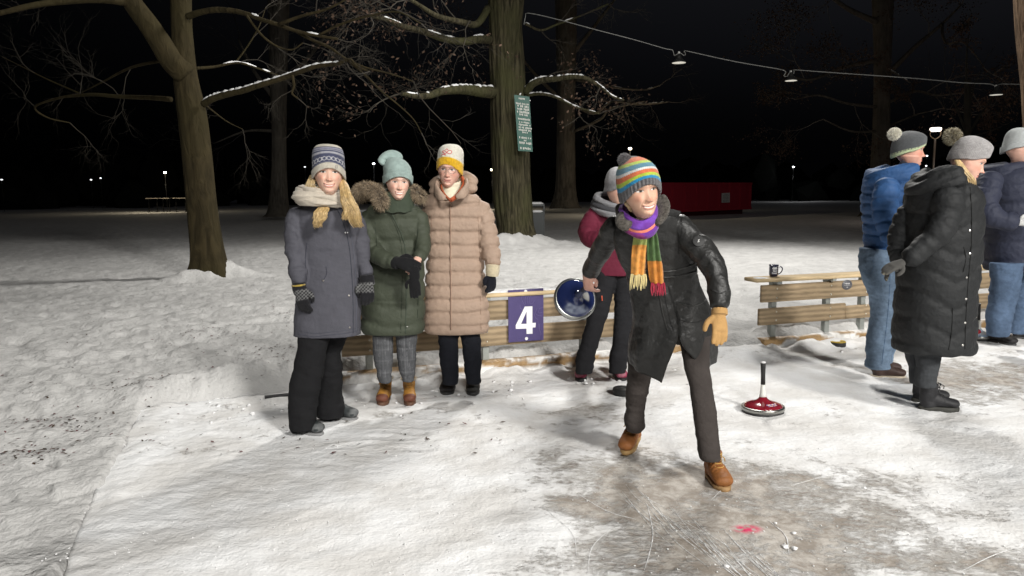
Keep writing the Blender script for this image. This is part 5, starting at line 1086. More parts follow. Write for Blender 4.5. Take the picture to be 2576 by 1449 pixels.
        for side_ in (0, 1):
            for i, (x, y, Y, wd) in enumerate(V):
                for j in range(nx):
                    u = j/(nx-1)*2-1; e = at(x+u*wd, y+abs(u)*1.5, Y); e[1] += -.008*math.cos(u*2.2*PI+i*.05)-.010*(1-u*u)+(.007 if side_ else 0); out.append(e); f = i/59
                    cb = next(c_ for (lim, c_) in bands if f <= lim); cc_.append(np.array(cb))
        out = np.array(out); cc_ = np.array(cc_)*(1+.45*fbm(out*np.array([45, 45, 45]), 3, 7+seed))[:, None]; n1 = 60*nx
        fs = [(i*nx+j, i*nx+j+1, (i+1)*nx+j+1, (i+1)*nx+j) for i in range(59) for j in range(nx-1)]; fs += [tuple(n1+q for q in f[::-1]) for f in fs]
        fs += [(i*nx, (i+1)*nx, n1+(i+1)*nx, n1+i*nx) for i in range(59)]+[(i*nx+nx-1, n1+i*nx+nx-1, n1+(i+1)*nx+nx-1, (i+1)*nx+nx-1) for i in range(59)]
        mb.add(out, fs, cc_); so = mb.build(name, MT['scarf'], o)
        x, y, Y, wd = V[-1]
        for j in range(15):
            u = j/14*2-1; a_ = at(x+u*wd, y-1, Y-.004); e = at(x+u*wd*1.05+rg.uniform(-3, 3), y+rg.uniform(30, 42)*fringe[1], Y-.012+rg.uniform(-.004, .004)); m_ = (a_+e)/2+np.array([rg.uniform(-.006, .006), -.004, 0]); tube(mbf, [a_, m_, e], [.0028, .0028, .0018], n=5, m=9, col=np.array(fringe[0])*rg.uniform(.75, 1.2))
        mbf.build('fringe', MT['scarf'], so)
    S = Surf([coat]); NT['cS'] = S
    tail('scarf_end', [(1622, 560, 12), (1614, 580, 17), (1611, 606, 19), (1608, 635, 19), (1607, 665, 19), (1606, 690, 18)], 18, [(.46, (.36, .42, .13)), (1.1, (.72, .32, .07))], ((.62, .52, .25), 1.0), seed=1)
    tail('scarf_end', [(1636, 556, 8), (1640, 574, 9), (1642, 600, 14), (1645, 640, 17), (1649, 670, 19), (1652, 700, 18), (1655, 712, 16)], 18, [(.13, (.20, .30, .38)), (.58, (.065, .12, .04)), (1.1, (.52, .20, .035))], ((.30, .02, .045), .8), seed=2)
    # hat
    bands = [(.20, (.135, .13, .135)), (.285, (.02, .25, .48)), (.365, (.42, .56, .06)), (.475, (.66, .17, .07)), (.53, (.68, .68, .66)), (.64, (.10, .25, .34)), (.71, (.44, .58, .10)), (.86, (.66, .17, .07)), (2, (.13, .13, .13))]
    def hc(V, T, Z):
        c = np.zeros(V.shape+(3,)); w_ = V+.006*np.sin(T*60); lo = -1
        for lim, cb in bands: m_ = (w_ > lo) & (w_ <= lim); c[m_] = cb; lo = lim
        return c*(1+.25*np.sin(T*60+V*200))[..., None]*.95
    ho, _ = hat('bobble_hat', o, hm, MT['knit'], zf=.026, zs=-.048, zb=-.06, top=.152, rx=.089, ry=.110, p=1.8, flat=.42, colf=hc, rib=.0028, ribn=34, ribv=.20, lump=.003, seed=31, slouch=(-.012, .03, 0), knitv=60)
    pompom(ho, at(1571, 403, 3.49), .034, [(.16, .15, .155), (.22, .21, .215), (.10, .10, .10)], 1500, 5, L=.3)
    mb = MB(); lock(mb, [at(*q) for q in ((1573, 490, 3.52), (1576, 508, 3.49), (1583, 522, 3.485), (1592, 532, 3.49))], .0035, .0015, 40, r, .010, .002, cols=((.20, .13, .07), (.30, .2, .11), (.42, .30, .18))); mb.build('hair', MT['hair'], o)
# ---------------------------------------------------------------- 6: man in blue
def p6():
    o = root('person in dark grey hat with white bobble, bright blue down jacket and jeans', *gr(2230, 955)[:2]); r = random.Random(6)
    hm = HM(2286, 376, 5.66, 74, 2, 2, 1.03)
    b = MB(); head(b, hm, skin=(.60, .32, .24), smile=.3, teeth=0, brow=(.25, .18, .12), age=.9, blush=1.3, jaw=1.08, neck_to=[at(2272, 440, 5.7), (at(2250, 490, 5.7), .07, .08), (at(2235, 560, 5.7), .07, .08), (at(2225, 620, 5.7), .07, .08)]); body(o, b)
    g = MB(); tp, _ = rowtube(g, [(2215, 2298, 428, 5.7, 1.1), (2192, 2306, 445, 5.7, 1.25), (2182, 2310, 475, 5.7, 1.35), (2180, 2312, 510, 5.7, 1.35), (2182, 2308, 550, 5.7, 1.3), (2183, 2300, 590, 5.7, 1.25), (2182, 2294, 615, 5.7, 1.2), (2184, 2290, 634, 5.7, 1.2)])
    ra = pathtube(g, [(2236, 452, 5.50, 26), (2230, 480, 5.46, 30), (2226, 515, 5.45, 30), (2228, 550, 5.44, 28), (2238, 585, 5.42, 24), (2246, 615, 5.40, 21)])
    coat = garment('down_jacket', o, g, MT['down'], (.030, .085, .215), .009, 2, [(tp, .24, .082, .012, .005), (ra, .08, .078, .012, .006)], wf=7, seed=53)
    mb = MB(); c = at(2246, 438, 5.68)
    for dz, R1, R2, rr in ((.02, .14, .15, .05), (-.025, .155, .165, .045)):
        th = np.linspace(.35*PI, 1.75*PI, 15); tube(mb, [c+np.array([R1*math.cos(t), R2*math.sin(t), dz+.03*math.cos(t)]) for t in th], np.array([(rr, rr*1.15)]*15), n=24, m=60, side=(0, 0, 1), rnd=True, mod=lambda u, t: 1+.08*np.sin(3*t+u*18)+.05*np.sin(9*t+u*40))
    tube(mb, [at(2290, 415, 5.62), at(2296, 440, 5.58), at(2298, 470, 5.55)], np.array([(.05, .03), (.05, .035), (.03, .03)]), n=18, m=20, side=(0, 1, 0), rnd=True)
    garment('hood', o, mb, MT['down'], (.030, .085, .215), .008, 2)
    m_ = MB(); tube(m_, [at(2262, 410, 5.60), at(2280, 420, 5.56), at(2297, 430, 5.55), at(2302, 450, 5.56)], np.array([(.03, .02)]*4), n=12, m=20, side=(0, 0, 1), rnd=True, col=(.03, .03, .04)); m_.build('neck_warmer', MT['wool'], o)
    g = MB(); l1, _ = rowtube(g, [(2168, 2290, 625, 5.66, .8), (2165, 2280, 660, 5.64, .8), (2172, 2270, 700, 5.60, .85), (2190, 2264, 750, 5.58, .95), (2192, 2258, 800, 5.58, .95), (2184, 2246, 850, 5.58, .95), (2181, 2238, 895, 5.58, .95), (2180, 2237, 925, 5.58, 1)]); l2, _ = rowtube(g, [(2190, 2292, 640, 5.82, .8), (2200, 2286, 700, 5.85, .85), (2205, 2275, 770, 5.88, .95), (2200, 2258, 850, 5.9, .95), (2190, 2240, 910, 5.9, 1)])
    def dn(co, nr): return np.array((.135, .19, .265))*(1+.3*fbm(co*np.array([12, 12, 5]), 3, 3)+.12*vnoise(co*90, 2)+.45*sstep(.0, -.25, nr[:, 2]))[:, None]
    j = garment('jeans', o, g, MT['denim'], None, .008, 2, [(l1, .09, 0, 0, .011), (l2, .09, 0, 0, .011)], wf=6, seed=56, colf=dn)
    S = Surf([j]); m_ = MB(); S.line(m_, [(2166, 650), (2195, 652), (2198, 672), (2190, 690), (2170, 682)], 0.001375, (.12, .2, .32)); S.line(m_, [(2240, 640), (2238, 720), (2232, 800), (2218, 915)], 0.001375, (.05, .1, .2)); m_.build('pocket_seams', MT['denim'], j)
    boot(o, 'shoe', gr(2212, 952), (1, -.12), .285, .125, .052, (.055, .032, .026), (.42, .36, .28), lace=(.10, .06, .04), soleh=.026); boot(o, 'shoe', gr(2206, 938), (1, .05), .285, .125, .052, (.050, .030, .026), (.2, .18, .15), lace=(.10, .06, .04), soleh=.02)
    def hc(V, T, Z):
        c = np.tile(np.array((.085, .090, .095)), V.shape+(1,)); c[V < .10] = (.52, .60, .36); c[(V >= .10) & (V < .15) & (np.sin(T*70) > 0)] = (.52, .60, .36); return c
    ho, _ = hat('bobble_hat', o, hm, MT['knit'], zf=.034, zs=-.022, zb=-.072, top=.132, rx=.090, ry=.108, p=2.0, flat=.45, colf=hc, lump=.002, seed=61, knitv=44, ribv=.16)
    pompom(ho, at(2250, 338, 5.66), .052, [(.72, .70, .62), (.60, .58, .50), (.8, .78, .7)], 1800, 6, L=.28)
# ---------------------------------------------------------------- 7: woman in the long black coat
def p7():
    o = root('person in grey bobble hat and long black quilted coat, hands clasped behind the back', *gr(2350, 1030)[:2]); r = random.Random(7)
    hm = HM(2434, 404, 4.78, 62, 14, 6, 1.0)
    b = MB(); head(b, hm, skin=(.68, .40, .31), lip=(.55, .17, .15), smile=.2, teeth=0, brow=(.35, .22, .12), blush=1.3, iris=(.05, .05, .05), neck_to=[at(2408, 470, 4.85), (at(2380, 520, 4.85), .07, .08), (at(2370, 640, 4.85), .07, .08), (at(2350, 800, 4.85), .07, .08)]); body(o, b)
    g = MB(); tp, _ = rowtube(g, [(2330, 2415, 440, 4.85, 1.1), (2310, 2432, 458, 4.85, 1.25), (2292, 2450, 490, 4.85, 1.2), (2288, 2456, 530, 4.85, 1.1), (2282, 2455, 580, 4.85, 1.05), (2274, 2452, 640, 4.85, 1.0), (2268, 2446, 700, 4.85, 1.0), (2262, 2441, 760, 4.85, .98), (2257, 2440, 820, 4.85, .95), (2254, 2440, 860, 4.85, .95), (2256, 2438, 880, 4.85, .95)])
    ra = pathtube(g, [(2390, 470, 4.68, 34), (2385, 510, 4.64, 36), (2378, 550, 4.62, 34), (2358, 590, 4.60, 32), (2325, 620, 4.60, 28), (2290, 650, 4.60, 24), (2272, 664, 4.60, 20)]); la = pathtube(g, [(2290, 520, 4.95, 24), (2268, 565, 4.95, 24), (2257, 605, 4.92, 22), (2255, 635, 4.88, 19), (2262, 655, 4.80, 17)])
    chev = lambda c: .55*np.abs(c[:, 0]-at(2390, 650, 4.7)[0])
    coat = garment('long_quilted_coat', o, g, MT['down'], (.018, .019, .020), .0085, 2, [(tp, .22, .17, .010, .005, chev), (ra, .08, .19, .009, .011), (la, .06, .07, .008, .009)], wf=6, seed=63)
    mb = MB(); c = at(2366, 452, 4.84)
    for dz, R1, R2, rr in ((.035, .10, .14, .055), (-.02, .14, .16, .055)):
        th = np.linspace(.4*PI, 1.62*PI, 16); tube(mb, [c+np.array([R1*math.cos(t), R2*math.sin(t), dz+.040*math.cos(t)-.01*math.sin(t)+.005*math.sin(5*t)]) for t in th], np.array([(rr, rr*1.2)]*16), n=26, m=70, side=(0, 0, 1), rnd=True, mod=lambda u, t: 1+.07*np.sin(3*t+u*18)+.05*np.sin(9*t+u*40))
    tube(mb, [at(2392, 428, 4.72), at(2415, 452, 4.70), at(2432, 482, 4.71), at(2444, 515, 4.72), at(2448, 550, 4.72)], np.array([(.045, .05), (.045, .05), (.035, .05), (.022, .05), (.014, .04)]), n=18, m=30, side=(1, 0, 0), rnd=True)
    garment('hood', o, mb, MT['down'], (.018, .019, .020), .008, 2)
    S = Surf([coat]); m_ = MB(); S.line(m_, [(2440, 470), (2444, 540), (2443, 620), (2436, 700), (2430, 790), (2427, 878)], 0.0022, (.006, .006, .006)); S.line(m_, [(2424, 622), (2430, 650), (2422, 685)], 0.0022, (.006, .006, .006)); S.line(m_, [(2396, 775), (2394, 830), (2386, 880)], 0.0022, (.005, .005, .005)); m_.build('placket', MT['cloth'], coat)
    for x, y in ((2443, 580), (2443, 638), (2435, 698), (2433, 752), (2431, 812), (2425, 868)): 
        m_ = MB(); p, n = S.hit(x-3, y, 0); 
        if p is not None: S.dot(m_, x-3, y, .0075, (.75, .72, .68)); m_.build('button', MT['metal'], coat)
    g = MB(); l1, _ = rowtube(g, [(2300, 2372, 850, 4.80, .9), (2304, 2366, 890, 4.80, .95), (2308, 2360, 920, 4.80, .95), (2302, 2354, 950, 4.80, .95), (2304, 2352, 972, 4.80, .95)]); l2, _ = rowtube(g, [(2278, 2330, 850, 4.95, .9), (2280, 2326, 890, 4.95, .95), (2288, 2322, 930, 4.95, .95), (2290, 2318, 965, 4.95, .95)])
    garment('trousers', o, g, MT['denim'], (.045, .048, .052), .007, 2, [(l1, .06, 0, 0, .006), (l2, .06, 0, 0, .006)], wf=6, seed=66)
    boot(o, 'boot', gr(2335, 1032), (1, -.22), .275, .19, .048, (.018, .018, .020), (.04, .04, .035), lace=(.02, .02, .02), soleh=.03, shaft=(.050, .056)); boot(o, 'boot', gr(2316, 1012), (1, -.05), .275, .19, .048, (.018, .018, .020), (.04, .04, .035), soleh=.03, shaft=(.048, .054))
    # gloved hands clasped behind
    for k, (wx, wy, wY, ex, ey, nn, sd, cu) in enumerate(((2270, 660, 4.60, 2214, 684, (-.2, -.5, .9), (-.2, -.9, -.4), (.1, .2, .3, .4)), (2258, 664, 4.72, 2228, 690, (-.2, .5, .8), (.5, -.8, .1), (.25, .3, .35, .4)))):
        g = MB(); W = at(wx, wy, wY); E = at(ex, ey, wY-.03); hand(g, W, E-W, nn, sd, L=.175, curls=cu, thick=1.2, thumb=.4, spread=.2)
        def cf(co, nr, W=W, E=E): u = ((co-W)@norm(E-W))[:, None]; q = sstep(.135, .15, u); return np.array((.07, .068, .064))*(1-q)+np.array((.30, .28, .22))*q
        garment('glove', o, g, MT['wool'], None, .0045, 2, colf=cf)
    def hc(V, T, Z):
        bl = (np.floor(T/(2*PI)*16)+np.floor(V*7)) % 2; st = np.where(bl > .5, np.sin(T*80), np.sin(V*150)); return np.array((.36, .345, .345))*(1+.42*st[..., None]*(V > .2)[..., None]+.25*np.sin(T*64)[..., None]*(V <= .2)[..., None])
    ho, _ = hat('bobble_hat', o, hm, MT['knit'], zf=.048, zs=.000, zb=-.035, top=.155, rx=.092, ry=.106, p=2.0, flat=.42, colf=hc, lump=.004, seed=71, rib=.0016, ribn=64, ribv=.18)
    pompom(ho, at(2396, 344, 4.84), .052, [(.24, .20, .13), (.36, .32, .22), (.14, .12, .08), (.45, .42, .33)], 2600, 8, L=.42)
    mb = MB(); cols = ((.56, .40, .19), (.66, .50, .28), (.45, .31, .14))
    lock(mb, [at(*q) for q in ((2408, 402, 4.71), (2420, 424, 4.685), (2436, 448, 4.67), (2448, 472, 4.67))], .005, .0025, 150, r, .024, .003, cols=cols); lock(mb, [at(*q) for q in ((2446, 455, 4.70), (2454, 480, 4.68), (2458, 500, 4.68), (2465, 520, 4.68))], .004, .002, 50, r, .012, .004, cols=cols, fan=.6); mb.build('hair', MT['hair'], o)
# ---------------------------------------------------------------- 8: man at the right edge
def p8():
    o = root('person in light grey beanie and navy padded coat, cut by the right edge', *gr(2540, 868)[:2])
    hm = HM(2562, 372, 6.7, 50, 6, 2, 1.06)
    b = MB(); head(b, hm, skin=(.60, .36, .28), smile=.2, teeth=0, brow=(.2, .14, .1), age=.6, neck_to=[at(2552, 430, 6.75), (at(2540, 480, 6.75), .08, .08), (at(2540, 560, 6.75), .08, .08), (at(2540, 650, 6.75), .08, .08)]); body(o, b)
    g = MB(); tp, _ = rowtube(g, [(2525, 2590, 412, 6.75, .9), (2498, 2620, 430, 6.75, .9), (2482, 2640, 460, 6.75, .9), (2482, 2642, 520, 6.75, .9), (2486, 2640, 580, 6.75, .9), (2486, 2636, 640, 6.75, .9), (2486, 2634, 672, 6.75, .9), (2490, 2630, 680, 6.75, .9)])
    ra = pathtube(g, [(2496, 440, 6.6, 26), (2486, 475, 6.52, 30), (2480, 515, 6.48, 29), (2496, 545, 6.42, 27), (2530, 556, 6.38, 24), (2562, 560, 6.36, 19)])
    garment('padded_coat', o, g, MT['down'], (.030, .034, .056), .010, 2, [(tp, .3, .17, .010, .005), (ra, .09, .17, .009, .010)], wf=6, seed=73)
    mb = MB(); c = at(2524, 432, 6.8)
    for dz, R1 in ((.03, .15), (-.02, .17)): th = np.linspace(.2*PI, 1.85*PI, 15); tube(mb, [c+np.array([R1*math.cos(t), R1*math.sin(t), dz+.02*math.cos(t)]) for t in th], np.array([(.05, .06)]*15), n=22, m=50, side=(0, 0, 1), rnd=True)
    garment('hood', o, mb, MT['down'], (.030, .034, .056), .010, 2)
    def dn(co, nr): return np.array((.08, .12, .19))*(1+.4*fbm(co*np.array([9, 9, 5]), 3, 3))[:, None]
    g = MB(); l1, _ = rowtube(g, [(2496, 2570, 660, 6.6, .85), (2497, 2562, 710, 6.6, .9), (2492, 2554, 750, 6.6, .95), (2486, 2542, 800, 6.6, .95), (2486, 2534, 845, 6.6, .95)]); l2, _ = rowtube(g, [(2540, 2620, 660, 6.8, .85), (2545, 2612, 710, 6.8, .9), (2540, 2605, 760, 6.8, .95), (2538, 2590, 805, 6.8, .95), (2536, 2584, 838, 6.8, .95)])
    garment('jeans', o, g, MT['denim'], None, .009, 2, [(l1, .08, 0, 0, .011), (l2, .08, 0, 0, .011)], wf=6, seed=76, colf=dn)
    boot(o, 'shoe', gr(2506, 862), (.35, -1), .29, .10, .055, (.022, .021, .022), (.05, .05, .05), lace=(.03, .03, .03)); boot(o, 'shoe', gr(2562, 852), (.9, -.4), .29, .10, .055, (.022, .021, .022), (.05, .05, .05), lace=(.03, .03, .03))
    g = MB(); W = at(2562, 560, 6.34); hand(g, W, np.array([.8, -.3, .1]), (-.3, -.9, .2), (0, -.2, 1), L=.18, curls=(.4, .5, .5, .5), thick=1.2); garment('glove', o, g, MT['wool'], (.55, .55, .54), .006, 2)
    hat('beanie', o, hm, MT['wool'], zf=.050, zs=-.005, zb=-.065, top=.165, rx=.088, ry=.110, p=2.4, flat=.58, colf=(.42, .44, .44), lump=.003, seed=81, fold=.3)
for f_ in (w1, w2, w3, pm, pb, p6, p7, p8): f_()
# orange bag or bib behind the black coat
c = at(2465, 573, 7.3); t = thing('orange_bib', 'orange cloth bib showing between the black coat and the navy coat', 'bib', c); g = MB(); tube(g, [at(2448, 574, 7.3), at(2462, 572, 7.3), at(2476, 574, 7.3), at(2484, 570, 7.35)], np.array([(.03, .03), (.06, .04), (.05, .04), (.02, .02)]), n=16, m=20, side=(0, 0, 1), rnd=True); garment('cloth', t, g, MT['cloth'], (.62, .16, .03), .008, 1)
# ================================================================ OBJECTS
FD = norm([1, .33, 0]); FN = norm([.33, -1, 0])        # along the fence, and out of it towards the rink
def fp(x, off=0, z=0): return np.array([x, fence_y(x), z])+FN*off
def board(mb, x0, x1, z0, z1, off, th, seed=0, seg=14, wob=.002, col=None):
    """a plank along the fence line: x from x0 to x1, front face at 'off', th thick, softened edges"""
    rings = []
    for k in range(seg+1):
        x = x0+(x1-x0)*k/seg; b = .004 if 0 < k < seg else .007
        w_ = vnoise(np.array([x*2.1, seed, 0.]), 7)*wob
        prof = [(0, z0+b), (-b, z0), (-th+b, z0), (-th, z0+b), (-th, z1-b), (-th+b, z1), (-b, z1), (0, z1-b)]
        rings.append([fp(x, off+o+w_, z+w_) for o, z in prof])
    loft(mb, rings, col)
def box(mb, c, ex, ey, ez, col=None):
    c = np.array(c); V = [c+np.array(ex)*a+np.array(ey)*b+np.array(ez)*d for a in (-1, 1) for b in (-1, 1) for d in (-1, 1)]
    mb.add(V, [(0, 1, 3, 2), (4, 6, 7, 5), (0, 4, 5, 1), (2, 3, 7, 6), (0, 2, 6, 4), (1, 5, 7, 3)], col)
def lathe(mb, prof, M4, n=40, colf=None, col=None):
    th = np.linspace(0, 2*PI, n, endpoint=False); rings = []
    M4 = np.array(M4)
    for r, z in prof:
        p = np.stack([r*np.cos(th), r*np.sin(th), 0*th+z], -1); rings.append(p@M4[:3, :3].T+M4[:3, 3])
    loft(mb, rings, col, colf=colf)
def axisM(o, z, xhint=(1, 0, 0)):
    z = norm(z); x = np.array(xhint, float); x = norm(x-z*(x@z)); y = np.cross(z, x)
    m = np.eye(4); m[:3, 0] = x; m[:3, 1] = y; m[:3, 2] = z; m[:3, 3] = o; return m
steel = M('galvanised_steel', (.34, .36, .34), rough=.5, var=.15, bump=.1, metal=.6)
icewood = M('iced_kerb_board', attr=True, rough=.5, var=.2, vscale=18, bump=.8, bscale=30, bdist=.02, spec=.4)
def barrier(label, x0, x1, posts, upper, lower, shelfx, seed, base=None):
    t = thing('wooden_barrier', label, 'barrier', fp((x0+x1)/2), 'wooden barriers round the rink')
    for k, (a, b) in enumerate(upper):
        mb = MB(); board(mb, a, b, .462, .620, .0, .034, seed+k); u = mb.build('upper_board', MT['wood'], t, col=False)
    for k, (a, b, dz) in enumerate(lower):
        mb = MB(); board(mb, a, b, .250, .405-dz, .002, .034, seed+5+k); mb.build('lower_board', MT['wood'], t, col=False)
    for k, (a, b) in enumerate(shelfx):
        mb = MB(); board(mb, a, b, .655, .688, .05, .20, seed+9+k); mb.build('shelf_board', MT['wood_pale'], t, col=False)
    for px in posts:
        mb = MB(); c = fp(px, -.06, .33); box(mb, c, FD*.026, FN*.026, (0, 0, .324)); box(mb, fp(px, -.05, .643), FD*.022, FN*.09, (0, 0, .011)); mb.build('post', steel, t, smooth=False, col=False)
        for z in (.585, .50, .37, .29):
            m2 = MB(); lathe(m2, [(.001, 0), (.009, .002), (.007, .006), (.001, .007)], axisM(fp(px, .001, z), FN), 10, col=(.6, .58, .5)); m2.build('screw', MT['metal'], t)
    if base:
        a, b = base; mb = MB(); seg = 160; rings = []; cols = []
        rings = []
        for k in range(seg+1):
            x = a+(b-a)*k/seg; prof = [(.05, -.02), (.05, .02), (.05, .05), (.05, .08), (.05, .105), (.04, .125), (-.03, .13), (-.10, .12), (-.10, -.02)]
            rings.append([fp(x, o+.012*fbm(np.array([x*9, z*14, 3.]), 3, seed), z+.008*fbm(np.array([x*5, z*9, 1.]), 2, seed+1)) for o, z in prof])
        def cf(V):
            n = fbm(V*np.array([5, 5, 14]), 4, seed+2)+.9*sstep(.075, .02, V[:, 2])-.02; q = sstep(.02, .16, n)[:, None]
            w_ = np.array((.30, .19, .085))*(1+.35*fbm(V*np.array([6, 6, 40]), 2, 5))[:, None]
            return w_*(1-q)+np.array((.74, .73, .71))*q
        loft(mb, rings, colf=cf); mb.build('kerb_board', icewood, t)
    return t
BA = barrier('wooden barrier of two boards and a shelf carrying the number 4 plate', -1.30, 1.55, [-1.10, -.205, .62, 1.4], [(-1.28, .20), (.206, 1.52)], [(-1.30, .86, 0), (.866, 1.52, 0)], [(-1.34, 1.56)], 3, (-1.35, 1.62))
BB = barrier('wooden barrier at right with a mug on its shelf and an oval plate', 2.28, 4.3, [2.44, 3.02, 3.42], [(2.29, 4.30)], [(2.27, 3.19, 0), (3.196, 4.30, .03)], [(2.20, 4.36)], 23, (2.30, 4.40))
BC = barrier('short wooden barrier between the black coat and the navy coat', 4.5, 8.2, [4.62, 5.6, 6.6, 7.8], [(4.5, 8.2)], [(4.5, 8.2, 0)], [(4.5, 8.2)], 43, (4.45, 8.3))
# snow on the shelves
rng = random.Random(4); mb = MB()
def strip_snow(name, parent, x0, x1, o0, o1, z, h, seed, thr=0.0):
    mb = MB(); nx = int((x1-x0)/.012); ny = 12; V = []; 
    for i in range(nx+1):
        for j in range(ny+1):
            x = x0+(x1-x0)*i/nx; o = o0+(o1-o0)*j/ny; e = min(i/6, (nx-i)/6, j/1.5, (ny-j)/1.5, 1)
            q = fbm(np.array([x*3, o*9, seed]), 3, 5)-thr; V.append(fp(x, o, z-.004+h*max(0, e)**.5*max(-.2, min(1, q*3+.5))))
    mb.add(V, [(i*(ny+1)+j, (i+1)*(ny+1)+j, (i+1)*(ny+1)+j+1, i*(ny+1)+j+1) for i in range(nx) for j in range(ny)]); mb.build(name, MT['snow'], parent, col=False)
strip_snow('shelf_snow', BA, -1.32, 1.54, -.148, .03, .689, .014, 1, -.05)
strip_snow('shelf_snow', BB, 2.21, 2.36, -.14, .035, .689, .010, 4, 0)
# ---- number plate
org = fp(.095, .035, .44)
pt = thing('number_plate', 'purple plate with a large white 4 screwed to the wooden barrier', 'sign', org)
PX = lambda X, Y: (1182+X*.19414, 690+Y*.19414)
def on_plane(xv, yv, off):
    d = ray(xv, yv); p0 = fp(0, off); t = ((p0-np.array([0, 0, 1.5]))@FN)/(d@FN); return np.array([0, 0, 1.5])+d*t
def plate(mb, quad, off, th, col=None):
    V = [on_plane(*PX(*q), off) for q in quad]; W = [v-FN*th for v in V]; n = len(V)
    mb.add(V+W, [tuple(range(n)), tuple(range(2*n-1, n-1, -1))]+[(k, n+k, n+(k+1) % n, (k+1) % n) for k in range(n)], col)
mb = MB(); plate(mb, [(496, 208), (953, 180), (955, 850), (502, 884)], .034, .006, (.068, .052, .155)); mb.build('plate', MT['plain'], pt, smooth=False)
def poly(mb, outer, holes, off, th, col):
    lo = [[Vector((x, y, 0)) for x, y in outer]]+[[Vector((x, y, 0)) for x, y in h] for h in holes]
    flat = [p for l in lo for p in l]; tri = geometry.tessellate_polygon(lo)
    V = [on_plane(*PX(p.x, p.y), off) for p in flat]; mb.add(V, [tuple(t) for t in tri], col)
mb = MB(); poly(mb, [(712, 419), (810, 415), (810, 630), (855, 628), (850, 687), (812, 690), (812, 770), (735, 773), (733, 704), (596, 708), (594, 662)], [[(735, 482), (735, 641), (664, 643)]], .0352, 0, (.82, .82, .82)); mb.build('numeral', MT['plain'], pt, smooth=False)
mb = MB()
for ln in [[(690, 260), (668, 310), (690, 370), (710, 400)], [(790, 215), (735, 260), (715, 330), (722, 390)], [(775, 260), (745, 310), (748, 380)], [(800, 250), (770, 320), (780, 380), (815, 375), (835, 340)], [(650, 400), (655, 440), (690, 460)], [(870, 440), (850, 500), (880, 530), (930, 540)], [(950, 425), (900, 450), (895, 500), (940, 490)], [(830, 500), (850, 560), (885, 590)], [(880, 600), (895, 690), (920, 800)], [(905, 640), (900, 700), (930, 780)]]:
    P = crom([on_plane(*PX(*q), .0352) for q in ln], 14); tube(mb, P, .0012, n=4, m=14, col=(.17, .14, .30))
mb.build('line_drawing', MT['plain'], pt)
for q in ((723, 220), (733, 834)):
    m2 = MB(); lathe(m2, [(.0135, -.002), (.0135, .002), (.011, .004), (.0045, .004), (.004, .001), (.0005, .001)], axisM(on_plane(*PX(*q), .035), FN), 18, col=(.8, .8, .8)); m2.build('screw', MT['plain'], pt)
# ---- oval plate on the right barrier
PX6 = lambda X, Y: (1820.8+X*.33077, 607+Y*.33077)
c = on_plane(*PX6(937, 331), .002); ov = thing('oval_plate', 'small dark oval plate with white lettering on the upper board', 'plate', c)
mb = MB(); th = np.linspace(0, 2*PI, 32, endpoint=False)
loft(mb, [[c+FD*(.060*k*math.cos(a))+np.array([0, 0, .047*k*math.sin(a)])+FN*o for a in th] for k, o in ((1, -.001), (1, .003), (.97, .005))], (.10, .10, .11)); mb.build('plate', MT['plain'], ov)
def textline(mb, c, W, h, fd, up, n, seed, col, words=3):
    r = random.Random(seed); x = -W/2
    while x < W/2-h*.3:
        w_ = h*r.uniform(.35, .6); box(mb, c+fd*(x+w_/2)+up*(r.uniform(-.08, .1)*h), fd*w_*.42, n*.0004, up*h*r.uniform(.28, .5), col); x += w_*1.2
        if r.random() < .16: x += h*.45
mb = MB(); U3 = np.array([0, 0, 1.])
textline(mb, c+FN*.0055+U3*.012, .062, .014, FD, U3, FN, 2, (.7, .7, .7)); textline(mb, c+FN*.0055-U3*.004, .075, .006, FD, U3, FN, 3, (.4, .4, .4)); textline(mb, c+FN*.0055-U3*.022, .02, .009, FD, U3, FN, 4, (.5, .5, .5))
mb.build('lettering', MT['plain'], ov, smooth=False)
# ---- enamel mug
c = fp(2.55, -.045, .690); c = at(1946, 687, 6.915); c[2] = .6885
mg = thing('mug', 'dark blue enamel mug with a white emblem standing on the barrier shelf', 'mug', c)
s = 1.0; mb = MB()
lathe(mb, [(.001, .002), (.030, .002), (.037, .008), (.041, .022), (.0415, .095), (.0435, .104), (.045, .108), (.0435, .110), (.040, .104), (.0395, .012), (.001, .008)], axisM(c, (0, 0, 1)), 36, col=(.012, .014, .05)); mb.build('body', MT['gloss'], mg)
mb = MB(); tube(mb, [c+np.array(p) for p in [(.040, -.004, .088), (.060, -.006, .092), (.077, -.008, .078), (.074, -.007, .052), (.058, -.005, .030), (.040, -.004, .022)]], .0055, n=8, side=(0, 1, 0), col=(.012, .014, .05)); mb.build('handle', MT['gloss'], mg)
mb = MB()
def on_mug(a, z, r=.0424): return c+np.array([r*math.sin(a), -r*math.cos(a), z])
def mpatch(pts):
    n = 8; V = []
    (a0, z0), (a1, z1) = pts
    for i in range(n+1):
        for j in (0, 1): V.append(on_mug(a0+(a1-a0)*i/n, z1 if j else z0))
    mb.add(V, [(2*i, 2*i+2, 2*i+3, 2*i+1) for i in range(n)], (.75, .75, .75))
for q in [((-.62, .074), (.42, .083)), ((-.52, .083), (.32, .090)), ((-.16, .050), (.02, .074)), ((-.5, .058), (-.28, .071)), ((-.46, .048), (-.02, .056)), ((.18, .058), (.3, .071)), ((.0, .048), (.34, .053)), ((-.7, .040), (.5, .043)), ((-.66, .028), (.38, .035))]: mpatch(q)
mb.build('emblem', MT['plain'], mg)
